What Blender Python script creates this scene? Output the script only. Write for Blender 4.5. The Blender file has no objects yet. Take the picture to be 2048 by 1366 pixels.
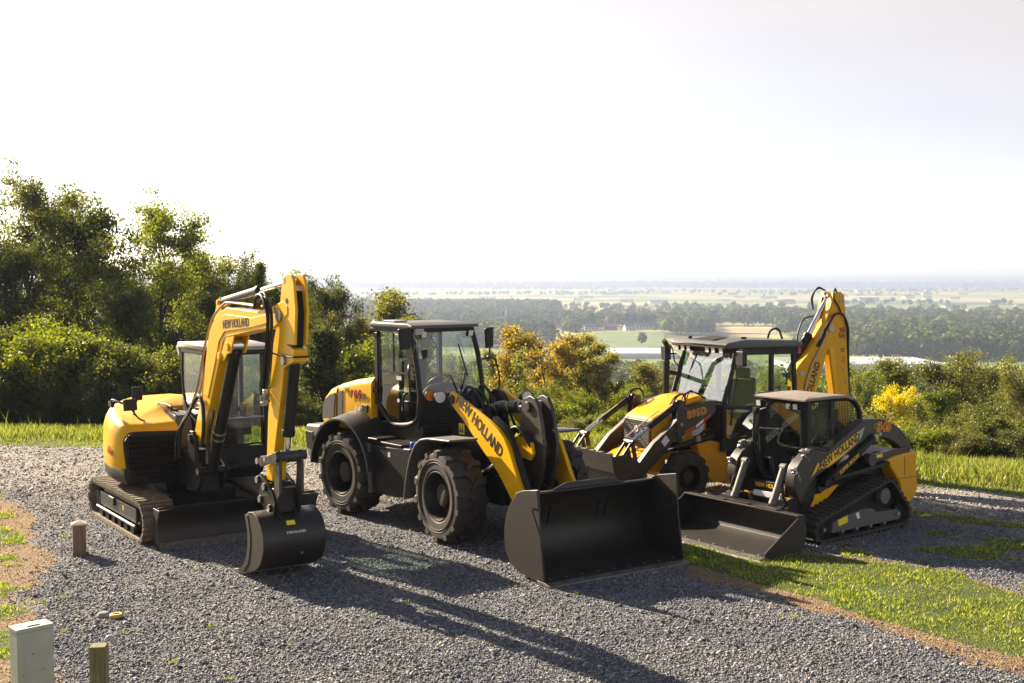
import bpy, bmesh, math, random
import numpy as np
from mathutils import Matrix, Vector, noise as mnoise

# ------------------------------------------------------------------ camera, sky, sun, exposure
sc = bpy.context.scene
COL = sc.collection
CAM_H, F_PX, V_EYE = 3.7, 2300.0, 558.0
PITCH = math.atan((683 - V_EYE) / F_PX)
cd = bpy.data.cameras.new('camera')
cam = bpy.data.objects.new('camera', cd); COL.objects.link(cam)
cam.location = (0, 0, CAM_H)
cam.rotation_euler = (math.pi / 2 - PITCH, 0, 0)
cd.sensor_width = 36.0
cd.lens = F_PX / 2048 * 36
cd.clip_start = 0.1; cd.clip_end = 40000
sc.camera = cam

SUN_EL, SUN_AZ = math.radians(27.5), math.radians(137.0)   # azimuth counter-clockwise from +X
SUN_DIR = Vector((math.cos(SUN_EL) * math.cos(SUN_AZ), math.cos(SUN_EL) * math.sin(SUN_AZ), math.sin(SUN_EL)))
world = bpy.data.worlds.new('World'); sc.world = world; world.use_nodes = True
wn, wl = world.node_tree.nodes, world.node_tree.links
wn.clear()
w_out = wn.new('ShaderNodeOutputWorld')
sky = wn.new('ShaderNodeTexSky'); sky.sky_type = 'NISHITA'; sky.sun_disc = False
sky.sun_elevation = SUN_EL
sky.sun_rotation = math.radians(90) - SUN_AZ
sky.altitude = 150; sky.air_density = 0.7; sky.dust_density = 1.2; sky.ozone_density = 1.5
bg = wn.new('ShaderNodeBackground'); bg.inputs['Strength'].default_value = 0.05
wl.new(sky.outputs[0], bg.inputs['Color'])
# thin bright high overcast, strongest on the sun's side of the sky
tc = wn.new('ShaderNodeTexCoord')
sepv = wn.new('ShaderNodeSeparateXYZ'); wl.new(tc.outputs['Generated'], sepv.inputs[0])
vr = wn.new('ShaderNodeValToRGB'); ve = vr.color_ramp.elements          # colour of the haze veil by height above the horizon
ve[0].position, ve[0].color = 0.0, (.13, .125, .14, 1)
ve[1].position, ve[1].color = 1.0, (0, 0, 0, 1)
for vp, vc in ((.10, (.108, .056, .010)), (.24, (.150, .088, .0)), (.45, (.07, .045, .004))):
    vk = ve.new(vp); vk.color = (*vc, 1)
wl.new(sepv.outputs['Z'], vr.inputs[0])
cl_map = wn.new('ShaderNodeMapping'); cl_map.inputs['Scale'].default_value = (1.5, 1.5, 9.0)
wl.new(tc.outputs['Generated'], cl_map.inputs['Vector'])
cl = wn.new('ShaderNodeTexNoise'); cl.inputs['Scale'].default_value = 2.2; cl.inputs['Detail'].default_value = 3
wl.new(cl_map.outputs[0], cl.inputs['Vector'])
clr = wn.new('ShaderNodeMapRange'); clr.inputs['From Min'].default_value = 0.3; clr.inputs['From Max'].default_value = 0.7
clr.inputs['To Min'].default_value = 0.95; clr.inputs['To Max'].default_value = 1.06
wl.new(cl.outputs[0], clr.inputs['Value'])
bg2 = wn.new('ShaderNodeBackground')
wl.new(vr.outputs[0], bg2.inputs['Color']); wl.new(clr.outputs[0], bg2.inputs['Strength'])
addw = wn.new('ShaderNodeAddShader')
wl.new(bg.outputs[0], addw.inputs[0]); wl.new(bg2.outputs[0], addw.inputs[1])
wl.new(addw.outputs[0], w_out.inputs['Surface'])

sd = bpy.data.lights.new('sun', 'SUN'); sd.energy = 5.0; sd.angle = math.radians(0.5); sd.color = (1.0, 0.84, 0.63)
sun = bpy.data.objects.new('sun', sd); COL.objects.link(sun)
sun.rotation_euler = (-SUN_DIR).to_track_quat('-Z', 'Y').to_euler()
sun.location = SUN_DIR * 60

sc.view_settings.view_transform = 'Standard'
sc.view_settings.look = 'None'
sc.view_settings.gamma = 1.0
sc.view_settings.exposure = 1.84
sc.cycles.use_denoising = True
sc.cycles.max_bounces = 7; sc.cycles.diffuse_bounces = 3; sc.cycles.glossy_bounces = 3
sc.cycles.transmission_bounces = 4; sc.cycles.transparent_max_bounces = 12; sc.cycles.volume_bounces = 0
sc.cycles.sample_clamp_indirect = 4.0
sc.cycles.caustics_reflective = False; sc.cycles.caustics_refractive = False

# ------------------------------------------------------------------ helpers: objects
def tag(o, label=None, cat=None, group=None, kind=None):
    if label: o['label'] = label
    if cat: o['category'] = cat
    if group: o['group'] = group
    if kind: o['kind'] = kind
    return o

def empty(name, loc, rz=0.0, label=None, cat=None, group=None):
    o = bpy.data.objects.new(name, None); COL.objects.link(o)
    o.empty_display_size = 0.3
    o.location = loc; o.rotation_euler = (0, 0, math.radians(rz))
    return tag(o, label, cat, group)

class MB:
    """collects faces; build() links them as one mesh object"""
    def __init__(s):
        s.v = []; s.f = []; s.m = []; s.s = []; s.M = Matrix.Identity(4)
    def add(s, vs, fs, mi=0, smooth=False):
        b = len(s.v)
        for p in vs: s.v.append(tuple(s.M @ Vector(p)))
        for f in fs:
            s.f.append([b + i for i in f]); s.m.append(mi); s.s.append(smooth)
        return s
    def box(s, x0, x1, y0, y1, z0, z1, mi=0):
        vs = [(x, y, z) for x in (x0, x1) for y in (y0, y1) for z in (z0, z1)]
        return s.add(vs, [(0, 1, 3, 2), (4, 6, 7, 5), (0, 4, 5, 1), (2, 3, 7, 6), (0, 2, 6, 4), (1, 5, 7, 3)], mi)
    def obox(s, c, size, rot=(0, 0, 0), mi=0):
        R = Matrix.Translation(c) @ (Matrix.Rotation(math.radians(rot[2]), 4, 'Z') @ Matrix.Rotation(math.radians(rot[1]), 4, 'Y') @ Matrix.Rotation(math.radians(rot[0]), 4, 'X'))
        h = [q / 2 for q in size]
        vs = [R @ Vector((x, y, z)) for x in (-h[0], h[0]) for y in (-h[1], h[1]) for z in (-h[2], h[2])]
        return s.add(vs, [(0, 1, 3, 2), (4, 6, 7, 5), (0, 4, 5, 1), (2, 3, 7, 6), (0, 2, 6, 4), (1, 5, 7, 3)], mi)
    def bar(s, p0, p1, w, h, mi=0, up=(0, 0, 1)):
        p0, p1 = Vector(p0), Vector(p1); d = (p1 - p0).normalized(); u = Vector(up)
        if abs(d.dot(u)) > .95: u = Vector((1, 0, 0))
        a = d.cross(u).normalized(); b = a.cross(d)
        vs = [p + a * (i * w / 2) + b * (j * h / 2) for p in (p0, p1) for i, j in ((-1, -1), (1, -1), (1, 1), (-1, 1))]
        return s.add(vs, [(0, 3, 2, 1), (4, 5, 6, 7), (0, 1, 5, 4), (1, 2, 6, 5), (2, 3, 7, 6), (3, 0, 4, 7)], mi)
    def prism(s, pts, y0, y1, mi=0, ax='y'):
        n = len(pts)
        def P(p, t): return {'y': (p[0], t, p[1]), 'x': (t, p[0], p[1]), 'z': (p[0], p[1], t)}[ax]
        vs = [P(p, y0) for p in pts] + [P(p, y1) for p in pts]
        fs = [list(range(n)), list(range(2 * n - 1, n - 1, -1))] + [(i, i + n, (i + 1) % n + n, (i + 1) % n) for i in range(n)]
        return s.add(vs, fs, mi)
    def rings(s, rings, mi=0, smooth=True, cap=True, closed=False):
        n = len(rings[0]); vs = [p for r in rings for p in r]; fs = []
        K = len(rings)
        for k in range(K if closed else K - 1):
            a, b = k * n, ((k + 1) % K) * n
            fs += [(a + i, a + (i + 1) % n, b + (i + 1) % n, b + i) for i in range(n)]
        s.add(vs, fs, mi, smooth)
        if cap and not closed:
            s.add(rings[0], [list(range(n))[::-1]], mi); s.add(rings[-1], [list(range(n))], mi)
        return s
    def cyl(s, p0, p1, r0, r1=None, n=18, mi=0, cap=True):
        r1 = r0 if r1 is None else r1
        p0, p1 = Vector(p0), Vector(p1); d = (p1 - p0).normalized()
        u = Vector((0, 0, 1)) if abs(d.z) < .9 else Vector((1, 0, 0))
        a = d.cross(u).normalized(); b = d.cross(a)
        rg = [[p + (a * math.cos(t) + b * math.sin(t)) * r for t in [2 * math.pi * i / n for i in range(n)]] for p, r in ((p0, r0), (p1, r1))]
        return s.rings(rg, mi, True, cap)
    def lathe(s, prof, c, ax='y', n=36, mi=0, close=True):
        rg = []
        for r, a in prof:
            ring = []
            for i in range(n):
                t = 2 * math.pi * i / n; u, v = r * math.cos(t), r * math.sin(t)
                ring.append({'y': (c[0] + u, c[1] + a, c[2] + v), 'x': (c[0] + a, c[1] + u, c[2] + v), 'z': (c[0] + u, c[1] + v, c[2] + a)}[ax])
            rg.append(ring)
        return s.rings(rg, mi, True, cap=not close, closed=False) if not close else s.rings(rg, mi, True, closed=True)
    def tube(s, pts, r, n=8, mi=0, sub=5):
        P = [Vector(p) for p in pts]
        if len(P) > 2 and sub > 1:
            Q = [P[0] * 2 - P[1]] + P + [P[-1] * 2 - P[-2]]; out = []
            for i in range(1, len(Q) - 2):
                for k in range(sub):
                    t = k / sub; a, b, c, d = Q[i - 1:i + 3]
                    out.append(.5 * ((2 * b) + (c - a) * t + (2 * a - 5 * b + 4 * c - d) * t * t + (3 * b - a - 3 * c + d) * t ** 3))
            P = out + [P[-1]]
        rg = []; up = None
        for i, p in enumerate(P):
            d = (P[min(i + 1, len(P) - 1)] - P[max(i - 1, 0)]).normalized()
            if up is None: up = Vector((0, 0, 1)) if abs(d.z) < .9 else Vector((1, 0, 0))
            a = d.cross(up).normalized(); b = a.cross(d); up = b
            rg.append([p + (a * math.cos(t) + b * math.sin(t)) * r for t in [2 * math.pi * j / n for j in range(n)]])
        return s.rings(rg, mi, True)
    def build(s, name, mats, parent=None, bevel=0.0, label=None, seg=2, ang=32):
        me = bpy.data.meshes.new(name)
        me.from_pydata(s.v, [], s.f)
        for m in (mats if isinstance(mats, (list, tuple)) else [mats]): me.materials.append(m)
        me.polygons.foreach_set('material_index', s.m)
        bm = bmesh.new(); bm.from_mesh(me); bmesh.ops.remove_doubles(bm, verts=bm.verts, dist=1e-5)
        bmesh.ops.recalc_face_normals(bm, faces=bm.faces); bm.to_mesh(me); bm.free()
        me.polygons.foreach_set('use_smooth', [True] * len(me.polygons))
        me.set_sharp_from_angle(angle=math.radians(ang))
        me.update()
        o = bpy.data.objects.new(name, me); COL.objects.link(o)
        if parent: o.parent = parent
        if bevel:
            b = o.modifiers.new('bevel', 'BEVEL'); b.width = bevel; b.segments = seg
            b.limit_method = 'ANGLE'; b.angle_limit = math.radians(35); b.use_clamp_overlap = True
            b.harden_normals = True
        if label: o['label'] = label
        return o

def np_mesh(name, V, Fq, mat, parent=None, rnd=None, smooth=False):
    """fast mesh from numpy arrays; Fq is n x k"""
    me = bpy.data.meshes.new(name); V = np.asarray(V, np.float32); Fq = np.asarray(Fq, np.int32)
    n, k = Fq.shape
    me.vertices.add(len(V)); me.vertices.foreach_set('co', V.ravel())
    me.loops.add(n * k); me.loops.foreach_set('vertex_index', Fq.ravel())
    me.polygons.add(n); me.polygons.foreach_set('loop_start', np.arange(0, n * k, k, dtype=np.int32))
    if smooth: me.polygons.foreach_set('use_smooth', np.ones(n, bool))
    for m in (mat if isinstance(mat, (list, tuple)) else [mat]): me.materials.append(m)
    if rnd is not None:
        a = me.attributes.new('rnd', 'FLOAT', 'FACE'); a.data.foreach_set('value', np.asarray(rnd, np.float32))
    me.update(calc_edges=True); me.validate()
    o = bpy.data.objects.new(name, me); COL.objects.link(o)
    if parent: o.parent = parent
    return o

def lettering(name, txt, parent, M, size, mat, bold=0.0, depth=0.002, shear=0.0, sx=1.0, label=None, space=1.0):
    cu = bpy.data.curves.new(name, 'FONT'); cu.body = txt; cu.size = size; cu.extrude = depth; cu.offset = bold * size
    cu.shear = shear; cu.align_x = 'CENTER'; cu.align_y = 'CENTER'; cu.space_character = space; cu.resolution_u = 3
    t = bpy.data.objects.new(name, cu); COL.objects.link(t)
    dg = bpy.context.evaluated_depsgraph_get()
    me = bpy.data.meshes.new_from_object(t.evaluated_get(dg))
    bpy.data.objects.remove(t); bpy.data.curves.remove(cu)
    me.transform(M @ Matrix.Diagonal((sx, 1, 1, 1)))
    me.materials.clear(); me.materials.append(mat)
    o = bpy.data.objects.new(name, me); COL.objects.link(o); o.parent = parent
    if label: o['label'] = label
    return o

def face_M(c, right, up):
    """matrix that lays text (x right, y up) at c"""
    r = Vector(right).normalized(); u = Vector(up); u = (u - r * u.dot(r)).normalized(); n = r.cross(u)
    return Matrix(((r.x, u.x, n.x, c[0]), (r.y, u.y, n.y, c[1]), (r.z, u.z, n.z, c[2]), (0, 0, 0, 1)))

def arc(cx, cz, r, a0, a1, n):
    return [(cx + r * math.cos(math.radians(a0 + (a1 - a0) * i / n)), cz + r * math.sin(math.radians(a0 + (a1 - a0) * i / n))) for i in range(n + 1)]

# ------------------------------------------------------------------ helpers: materials
def pmat(name, col, rough=.5, metal=0., coat=0., dust=0., dustcol=(.23, .19, .14), var=.06, bump=0., bscale=60., spec=.5, scale=5.):
    m = bpy.data.materials.new(name); m.use_nodes = True; nt = m.node_tree; n, l = nt.nodes, nt.links
    b = n['Principled BSDF']; b.inputs['Roughness'].default_value = rough; b.inputs['Metallic'].default_value = metal
    b.inputs['Coat Weight'].default_value = coat; b.inputs['Coat Roughness'].default_value = .12
    b.inputs['Specular IOR Level'].default_value = spec
    g = n.new('ShaderNodeNewGeometry')
    t = n.new('ShaderNodeTexNoise'); t.inputs['Scale'].default_value = scale; t.inputs['Detail'].default_value = 6; t.inputs['Roughness'].default_value = .65
    l.new(g.outputs['Position'], t.inputs['Vector'])
    r = n.new('ShaderNodeMapRange'); r.inputs['From Min'].default_value = .3; r.inputs['From Max'].default_value = .7
    r.inputs['To Min'].default_value = 1 - var * 2; r.inputs['To Max'].default_value = 1 + var * 2
    l.new(t.outputs[0], r.inputs['Value'])
    mx = n.new('ShaderNodeVectorMath'); mx.operation = 'SCALE'; mx.inputs[0].default_value = col[:3]
    l.new(r.outputs[0], mx.inputs['Scale'])
    out = mx.outputs[0]
    if dust:
        t2 = n.new('ShaderNodeTexNoise'); t2.inputs['Scale'].default_value = 11; t2.inputs['Detail'].default_value = 8; t2.inputs['Roughness'].default_value = .7
        l.new(g.outputs['Position'], t2.inputs['Vector'])
        r2 = n.new('ShaderNodeMapRange'); r2.inputs['From Min'].default_value = .35; r2.inputs['From Max'].default_value = .75
        r2.inputs['To Min'].default_value = dust * .25; r2.inputs['To Max'].default_value = dust
        l.new(t2.outputs[0], r2.inputs['Value'])
        mm = n.new('ShaderNodeMix'); mm.data_type = 'RGBA'; mm.inputs['B'].default_value = (*dustcol, 1)
        l.new(r2.outputs[0], mm.inputs['Factor']); l.new(out, mm.inputs['A']); out = mm.outputs['Result']
        r3 = n.new('ShaderNodeMapRange'); r3.inputs['To Min'].default_value = rough; r3.inputs['To Max'].default_value = min(1, rough + .5)
        l.new(r2.outputs[0], r3.inputs['Value']); l.new(r3.outputs[0], b.inputs['Roughness'])
    l.new(out, b.inputs['Base Color'])
    if bump:
        t3 = n.new('ShaderNodeTexNoise'); t3.inputs['Scale'].default_value = bscale; t3.inputs['Detail'].default_value = 5
        l.new(g.outputs['Position'], t3.inputs['Vector'])
        bp = n.new('ShaderNodeBump'); bp.inputs['Strength'].default_value = bump; bp.inputs['Distance'].default_value = .01
        l.new(t3.outputs[0], bp.inputs['Height']); l.new(bp.outputs[0], b.inputs['Normal'])
    return m

def glassmat(name, tint, refl=.9, boost=(1.3, .03)):
    m = bpy.data.materials.new(name); m.use_nodes = True; n, l = m.node_tree.nodes, m.node_tree.links
    n.clear(); o = n.new('ShaderNodeOutputMaterial'); tr = n.new('ShaderNodeBsdfTransparent'); tr.inputs[0].default_value = (*tint, 1)
    gl = n.new('ShaderNodeBsdfGlossy'); gl.inputs['Roughness'].default_value = .03; gl.inputs[0].default_value = (refl, refl, refl, 1)
    fr = n.new('ShaderNodeFresnel'); fr.inputs[0].default_value = 1.55
    mr = n.new('ShaderNodeMath'); mr.operation = 'MULTIPLY_ADD'; mr.inputs[1].default_value = boost[0]; mr.inputs[2].default_value = boost[1]; mr.use_clamp = True
    l.new(fr.outputs[0], mr.inputs[0])
    gg = n.new('ShaderNodeNewGeometry'); nb = n.new('ShaderNodeMath'); nb.operation = 'SUBTRACT'; nb.inputs[0].default_value = 1.0; l.new(gg.outputs['Backfacing'], nb.inputs[1])
    mk = n.new('ShaderNodeMath'); mk.operation = 'MULTIPLY'; l.new(mr.outputs[0], mk.inputs[0]); l.new(nb.outputs[0], mk.inputs[1])
    mx = n.new('ShaderNodeMixShader'); l.new(mk.outputs[0], mx.inputs[0]); l.new(tr.outputs[0], mx.inputs[1]); l.new(gl.outputs[0], mx.inputs[2])
    l.new(mx.outputs[0], o.inputs[0]); return m

def leafmat(name, cols, trans=.45, spread=1.0, bark=False, big=.25, hue=.487, gloss=.035):
    """cols: three colours from dark to light; per-leaf value from the face attribute rnd"""
    m = bpy.data.materials.new(name); m.use_nodes = True; n, l = m.node_tree.nodes, m.node_tree.links
    n.clear(); o = n.new('ShaderNodeOutputMaterial')
    at = n.new('ShaderNodeAttribute'); at.attribute_name = 'rnd'
    oi = n.new('ShaderNodeObjectInfo')
    g = n.new('ShaderNodeNewGeometry')
    tn = n.new('ShaderNodeTexNoise'); tn.inputs['Scale'].default_value = big; tn.inputs['Detail'].default_value = 3
    l.new(g.outputs['Position'], tn.inputs['Vector'])
    ma = n.new('ShaderNodeMath'); ma.operation = 'MULTIPLY_ADD'; ma.inputs[1].default_value = .9; ma.inputs[2].default_value = -.45
    l.new(tn.outputs[0], ma.inputs[0])
    mb = n.new('ShaderNodeMath'); mb.operation = 'MULTIPLY_ADD'; mb.inputs[1].default_value = .7 * spread; l.new(at.outputs['Fac'], mb.inputs[0]); l.new(ma.outputs[0], mb.inputs[2])
    mc = n.new('ShaderNodeMath'); mc.operation = 'MULTIPLY_ADD'; mc.inputs[1].default_value = .3; l.new(oi.outputs['Random'], mc.inputs[0]); l.new(mb.outputs[0], mc.inputs[2])
    cr = n.new('ShaderNodeValToRGB'); e = cr.color_ramp.elements
    e[0].position = .05; e[0].color = (*cols[0], 1); e[1].position = .95; e[1].color = (*cols[-1], 1)
    k = e.new(.5); k.color = (*cols[1], 1)
    l.new(mc.outputs[0], cr.inputs[0])
    d = n.new('ShaderNodeBsdfDiffuse'); t = n.new('ShaderNodeBsdfTranslucent')
    l.new(cr.outputs[0], d.inputs[0])
    hs = n.new('ShaderNodeHueSaturation'); hs.inputs['Hue'].default_value = hue; hs.inputs['Saturation'].default_value = 1.1; hs.inputs['Value'].default_value = 1.7
    l.new(cr.outputs[0], hs.inputs['Color']); l.new(hs.outputs[0], t.inputs[0])
    gs = n.new('ShaderNodeBsdfGlossy'); gs.inputs['Roughness'].default_value = .45; gs.inputs[0].default_value = (.9, .9, .85, 1)
    mx = n.new('ShaderNodeMixShader'); mx.inputs[0].default_value = trans; l.new(d.outputs[0], mx.inputs[1]); l.new(t.outputs[0], mx.inputs[2])
    m2 = n.new('ShaderNodeMixShader'); m2.inputs[0].default_value = gloss; l.new(mx.outputs[0], m2.inputs[1]); l.new(gs.outputs[0], m2.inputs[2])
    l.new(m2.outputs[0], o.inputs[0]); return m

MT = {}
MT['yellow'] = pmat('yellow_paint', (.78, .41, .006), .34, coat=.06, dust=.02, var=.03, spec=.22)
MT['ochre'] = pmat('ochre_yellow_paint', (.70, .335, .006), .38, coat=.05, dust=.03, var=.03, spec=.22)
MT['black'] = pmat('black_paint', (.0085, .008, .0078), .38, dust=.045, var=.1, spec=.3)
MT['satin'] = pmat('satin_black_plastic', (.012, .0115, .011), .5, dust=.05, bump=.15, bscale=250, spec=.3)
MT['bucket'] = pmat('bucket_black_paint', (.011, .0095, .008), .46, dust=.10, dustcol=(.15, .11, .075), var=.15, spec=.5, bump=.08, bscale=14)
MT['arm'] = pmat('dark_arm_paint', (.026, .022, .018), .42, dust=.08, var=.06)
MT['dark'] = pmat('dark_interior', (.010, .010, .010), .8)
MT['grey'] = pmat('grey_plastic', (.085, .082, .08), .5, dust=.15)
MT['lightgrey'] = pmat('light_grey_plastic', (.40, .39, .37), .42, dust=.15)
MT['rubber'] = pmat('tyre_rubber', (.018, .016, .014), .72, dust=.32, dustcol=(.14, .108, .078), bump=.25, bscale=40)
MT['treadclean'] = pmat('tread_rubber', (.022, .021, .021), .66, dust=.16, dustcol=(.12, .1, .08), bump=.2, bscale=50)
MT['dusty'] = pmat('dusty_sunlit_rubber', (.028, .025, .022), .8, dust=.8, dustcol=(.36, .27, .18), bump=.25, bscale=45)  # real dust, its tone brightened to imitate sun on the track pads
MT['chrome'] = pmat('chrome_rod', (.75, .75, .76), .12, metal=1., var=.02)
MT['steel'] = pmat('worn_steel', (.36, .34, .32), .38, metal=.9, dust=.15)
MT['glass'] = glassmat('green_tinted_glass', (.93, .965, .945), boost=(1.4, .07))
MT['glassbright'] = glassmat('raised_reflection_glass', (.80, .89, .87), refl=.9, boost=(1.3, .24))  # reflection raised to imitate bright sky showing in these panes
MT['glassdark'] = glassmat('dark_tinted_glass', (.80, .88, .84), boost=(1.4, .05))
MT['white'] = pmat('white_decal', (.75, .75, .73), .5)
MT['lamp'] = pmat('lamp_lens', (.72, .72, .70), .12, coat=.6)
MT['orange'] = pmat('orange_lens', (.75, .20, .02), .25, coat=.5)
MT['red'] = pmat('red_decal', (.50, .022, .018), .4)
MT['ydecal'] = pmat('yellow_decal', (.78, .45, .02), .4)
MT['ysticker'] = pmat('warning_sticker_yellow', (.80, .66, .03), .5)
MT['ink'] = pmat('black_decal', (.012, .012, .012), .45)
MT['blue'] = pmat('blue_cap', (.012, .04, .30), .4)
MT['navy'] = pmat('dark_blue_fender', (.014, .018, .032), .5)  # dark blue of the backhoe rear fenders
MT['fabric'] = pmat('dark_seat_fabric', (.022, .024, .024), .85, bump=.2, bscale=180)
MT['edge'] = pmat('worn_cutting_edge', (.13, .12, .11), .42, metal=.5, dust=.3, dustcol=(.2, .16, .12), var=.25, scale=14)
MT['pipe'] = pmat('bronze_pipe', (.26, .19, .09), .35, metal=.4)
MT['wood'] = None
# ------------------------------------------------------------------ ground
rs = np.random.RandomState(7)
def vnoise(x, y, s, seed=0):
    """smooth value noise in numpy"""
    x = np.asarray(x) / s + seed * 17.3; y = np.asarray(y) / s - seed * 9.1
    xi = np.floor(x).astype(np.int64); yi = np.floor(y).astype(np.int64); fx = x - xi; fy = y - yi
    def h(a, b):
        n = (a * 374761393 + b * 668265263 + seed * 974711) & 0x7fffffff
        n = ((n ^ (n >> 13)) * 1274126177) & 0x7fffffff
        return ((n ^ (n >> 16)) & 0xffff) / 65535.0
    fx = fx * fx * (3 - 2 * fx); fy = fy * fy * (3 - 2 * fy)
    return (h(xi, yi) * (1 - fx) + h(xi + 1, yi) * fx) * (1 - fy) + (h(xi, yi + 1) * (1 - fx) + h(xi + 1, yi + 1) * fx) * fy
def fbm(x, y, s, seed=0, o=4):
    t = 0; a = .5
    for k in range(o): t = t + a * vnoise(x, y, s / 2 ** k, seed + k); a *= .5
    return t / (1 - .5 ** o)
def sstep(a, b, x):
    t = np.clip((x - a) / (b - a), 0, 1); return t * t * (3 - 2 * t)

RF_X = [-4000, -30, -11.3, -4.52, 1.43, 4.75, 7.2, 8.67, 12, 20, 60, 4000]
RF_Y = [30, 27, 25.3, 24.46, 24.0, 22.6, 20.35, 19.4, 17.5, 13.5, 0, -1500]
def road_far(x): return np.interp(x, RF_X, RF_Y)
def beyond(x, y):
    """metres past the road's far edge"""
    return (np.asarray(y) - road_far(x)) * np.where(np.asarray(x) > 4, .86, .99)
def height(x, y):
    x = np.asarray(x, float); y = np.asarray(y, float)
    d = np.maximum(0, beyond(x, y) - 2.4)
    dd = d * d / (d + 2.5)
    z = -58 * (1 - np.exp(-dd / 150))
    z = z + np.where(d > 0, np.minimum(1, d / 40) * (fbm(x, y, 60, 3) - .5) * np.where(d < 300, 4, 2), 0)
    far = sstep(6500, 12500, y)
    ridge = (fbm(x, y * 2.2, 2600, 5, 4) - .35) * 95
    z = z + far * np.maximum(0, ridge) * .9
    z = z + sstep(2500, 6000, y) * (fbm(x, y * 2, 1500, 8) - .45) * 16
    return z
def poly_x(pts, y):
    p = sorted(pts, key=lambda q: q[1]); return np.interp(y, [q[1] for q in p], [q[0] for q in p])
LB = [(-9.2, 20.35), (-7.7, 18.25), (-6.9, 16.87), (-6.2, 15.36), (-5.55, 13.69), (-5.21, 12.39), (-4.5, 11.27), (-4.1, 10.36), (-3.7, 9.3), (-3.0, 7)]
LOWX = [1.6, 2.08, 2.23, 3.02, 3.54, 3.93, 4.51, 4.96, 6.2, 9]; LOWY = [15.7, 14.99, 14.77, 13.72, 13.03, 12.15, 11.49, 11.0, 9.7, 8]
TOPX = [2.0, 2.33, 4.29, 5.04, 5.2, 5.66, 5.66, 6.0, 9]; TOPY = [16.5, 16.05, 15.28, 14.8, 14.6, 14.3, 14.0, 13.5, 11.8]
def zones(x, y):
    """grass, dirt (bare or dead), road (pale limestone) weights on the level top"""
    n1 = fbm(x, y, 1.1, 11); n2 = fbm(x, y, .35, 21, 3); w = (n1 - .5) * .9 + (n2 - .5) * .5
    b = beyond(x, y)
    road = sstep(-5.8, -2.6, b + w * 1.6 - np.clip((np.asarray(x) - 3) * .45, -1.0, 2.4))
    road = road * np.where(np.asarray(x) > 5.6, sstep(-3.0, -2.5, b + w * .3), 1)
    grass = sstep(-.25, .15, b + w * .8)
    # left shoulder: bare orange earth with patches of green
    lb = poly_x(LB, y) - np.asarray(x) + w * .9
    left = sstep(-.1, .35, lb) * (np.asarray(y) < 20.6)
    lg = sstep(.42, .50, fbm(x, y * 1.5, 1.0, 31) + np.clip((lb - .7) * .22, -.25, .2)) * left
    # lawn wedge on the right and its scorched lower edge
    low = np.asarray(y) - np.interp(x, LOWX, LOWY); top = np.interp(x, TOPX, TOPY) - np.asarray(y)
    ins = (np.asarray(x) > 1.9)
    lawn = sstep(.0, .2, low + w * .35) * sstep(-.05, .25, top + w * .7) * ins
    edge = sstep(-.75, -.2, low + w * .95 + (fbm(x, y, .3, 92, 2) - .5) * .5) * sstep(-.15, .1, top + w * .6) * ins
    # thin strip of turf between the road and the dark gravel on the right
    s = sstep(-2.95, -2.75, b + w * .15) * sstep(-2.3, -2.55, b + w * .15) * (np.asarray(x) > 5.4)
    weeds = sstep(.60, .66, fbm(x, y * 1.8, .8, 41)) * (np.asarray(x) > 4.4) * (top < .2) * (b < -2.3) * (np.asarray(y) < 19)
    g = np.clip(np.maximum.reduce([grass, lg, lawn, s * .95, weeds * .75]), 0, 1)
    dirt = np.clip(np.maximum(left, edge), 0, 1)
    return g, dirt, road

def axis(lo, hi, fine0, fine1, st, growth=1.07):
    a = list(np.arange(fine0, fine1, st)); s = st; p = a[-1]
    while p < hi: s = min(s * growth, 420); p += s; a.append(min(p, hi))
    s = st; p = a[0]
    while p > lo: s = min(s * growth, 420); p -= s; a.insert(0, max(p, lo))
    return np.array(a)
gx = axis(-7500, 7500, -9.5, 9.5, .085); gy = axis(-30, 13800, 8.5, 28, .085)
X, Y = np.meshgrid(gx, gy)
Z = height(X, Y)
lvl = beyond(X, Y) < 2.4
Z = Z + np.where((np.abs(X) < 14) & (Y < 32), (fbm(X, Y, .5, 51, 3) - .5) * .03, 0)
gG, gD, gR = zones(X, Y)
Z = Z + gG * np.where(lvl, .01, 0)
nx, ny = len(gx), len(gy)
idx = np.arange(nx * ny).reshape(ny, nx)
Fq = np.stack([idx[:-1, :-1], idx[:-1, 1:], idx[1:, 1:], idx[1:, :-1]], -1).reshape(-1, 4)

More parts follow.
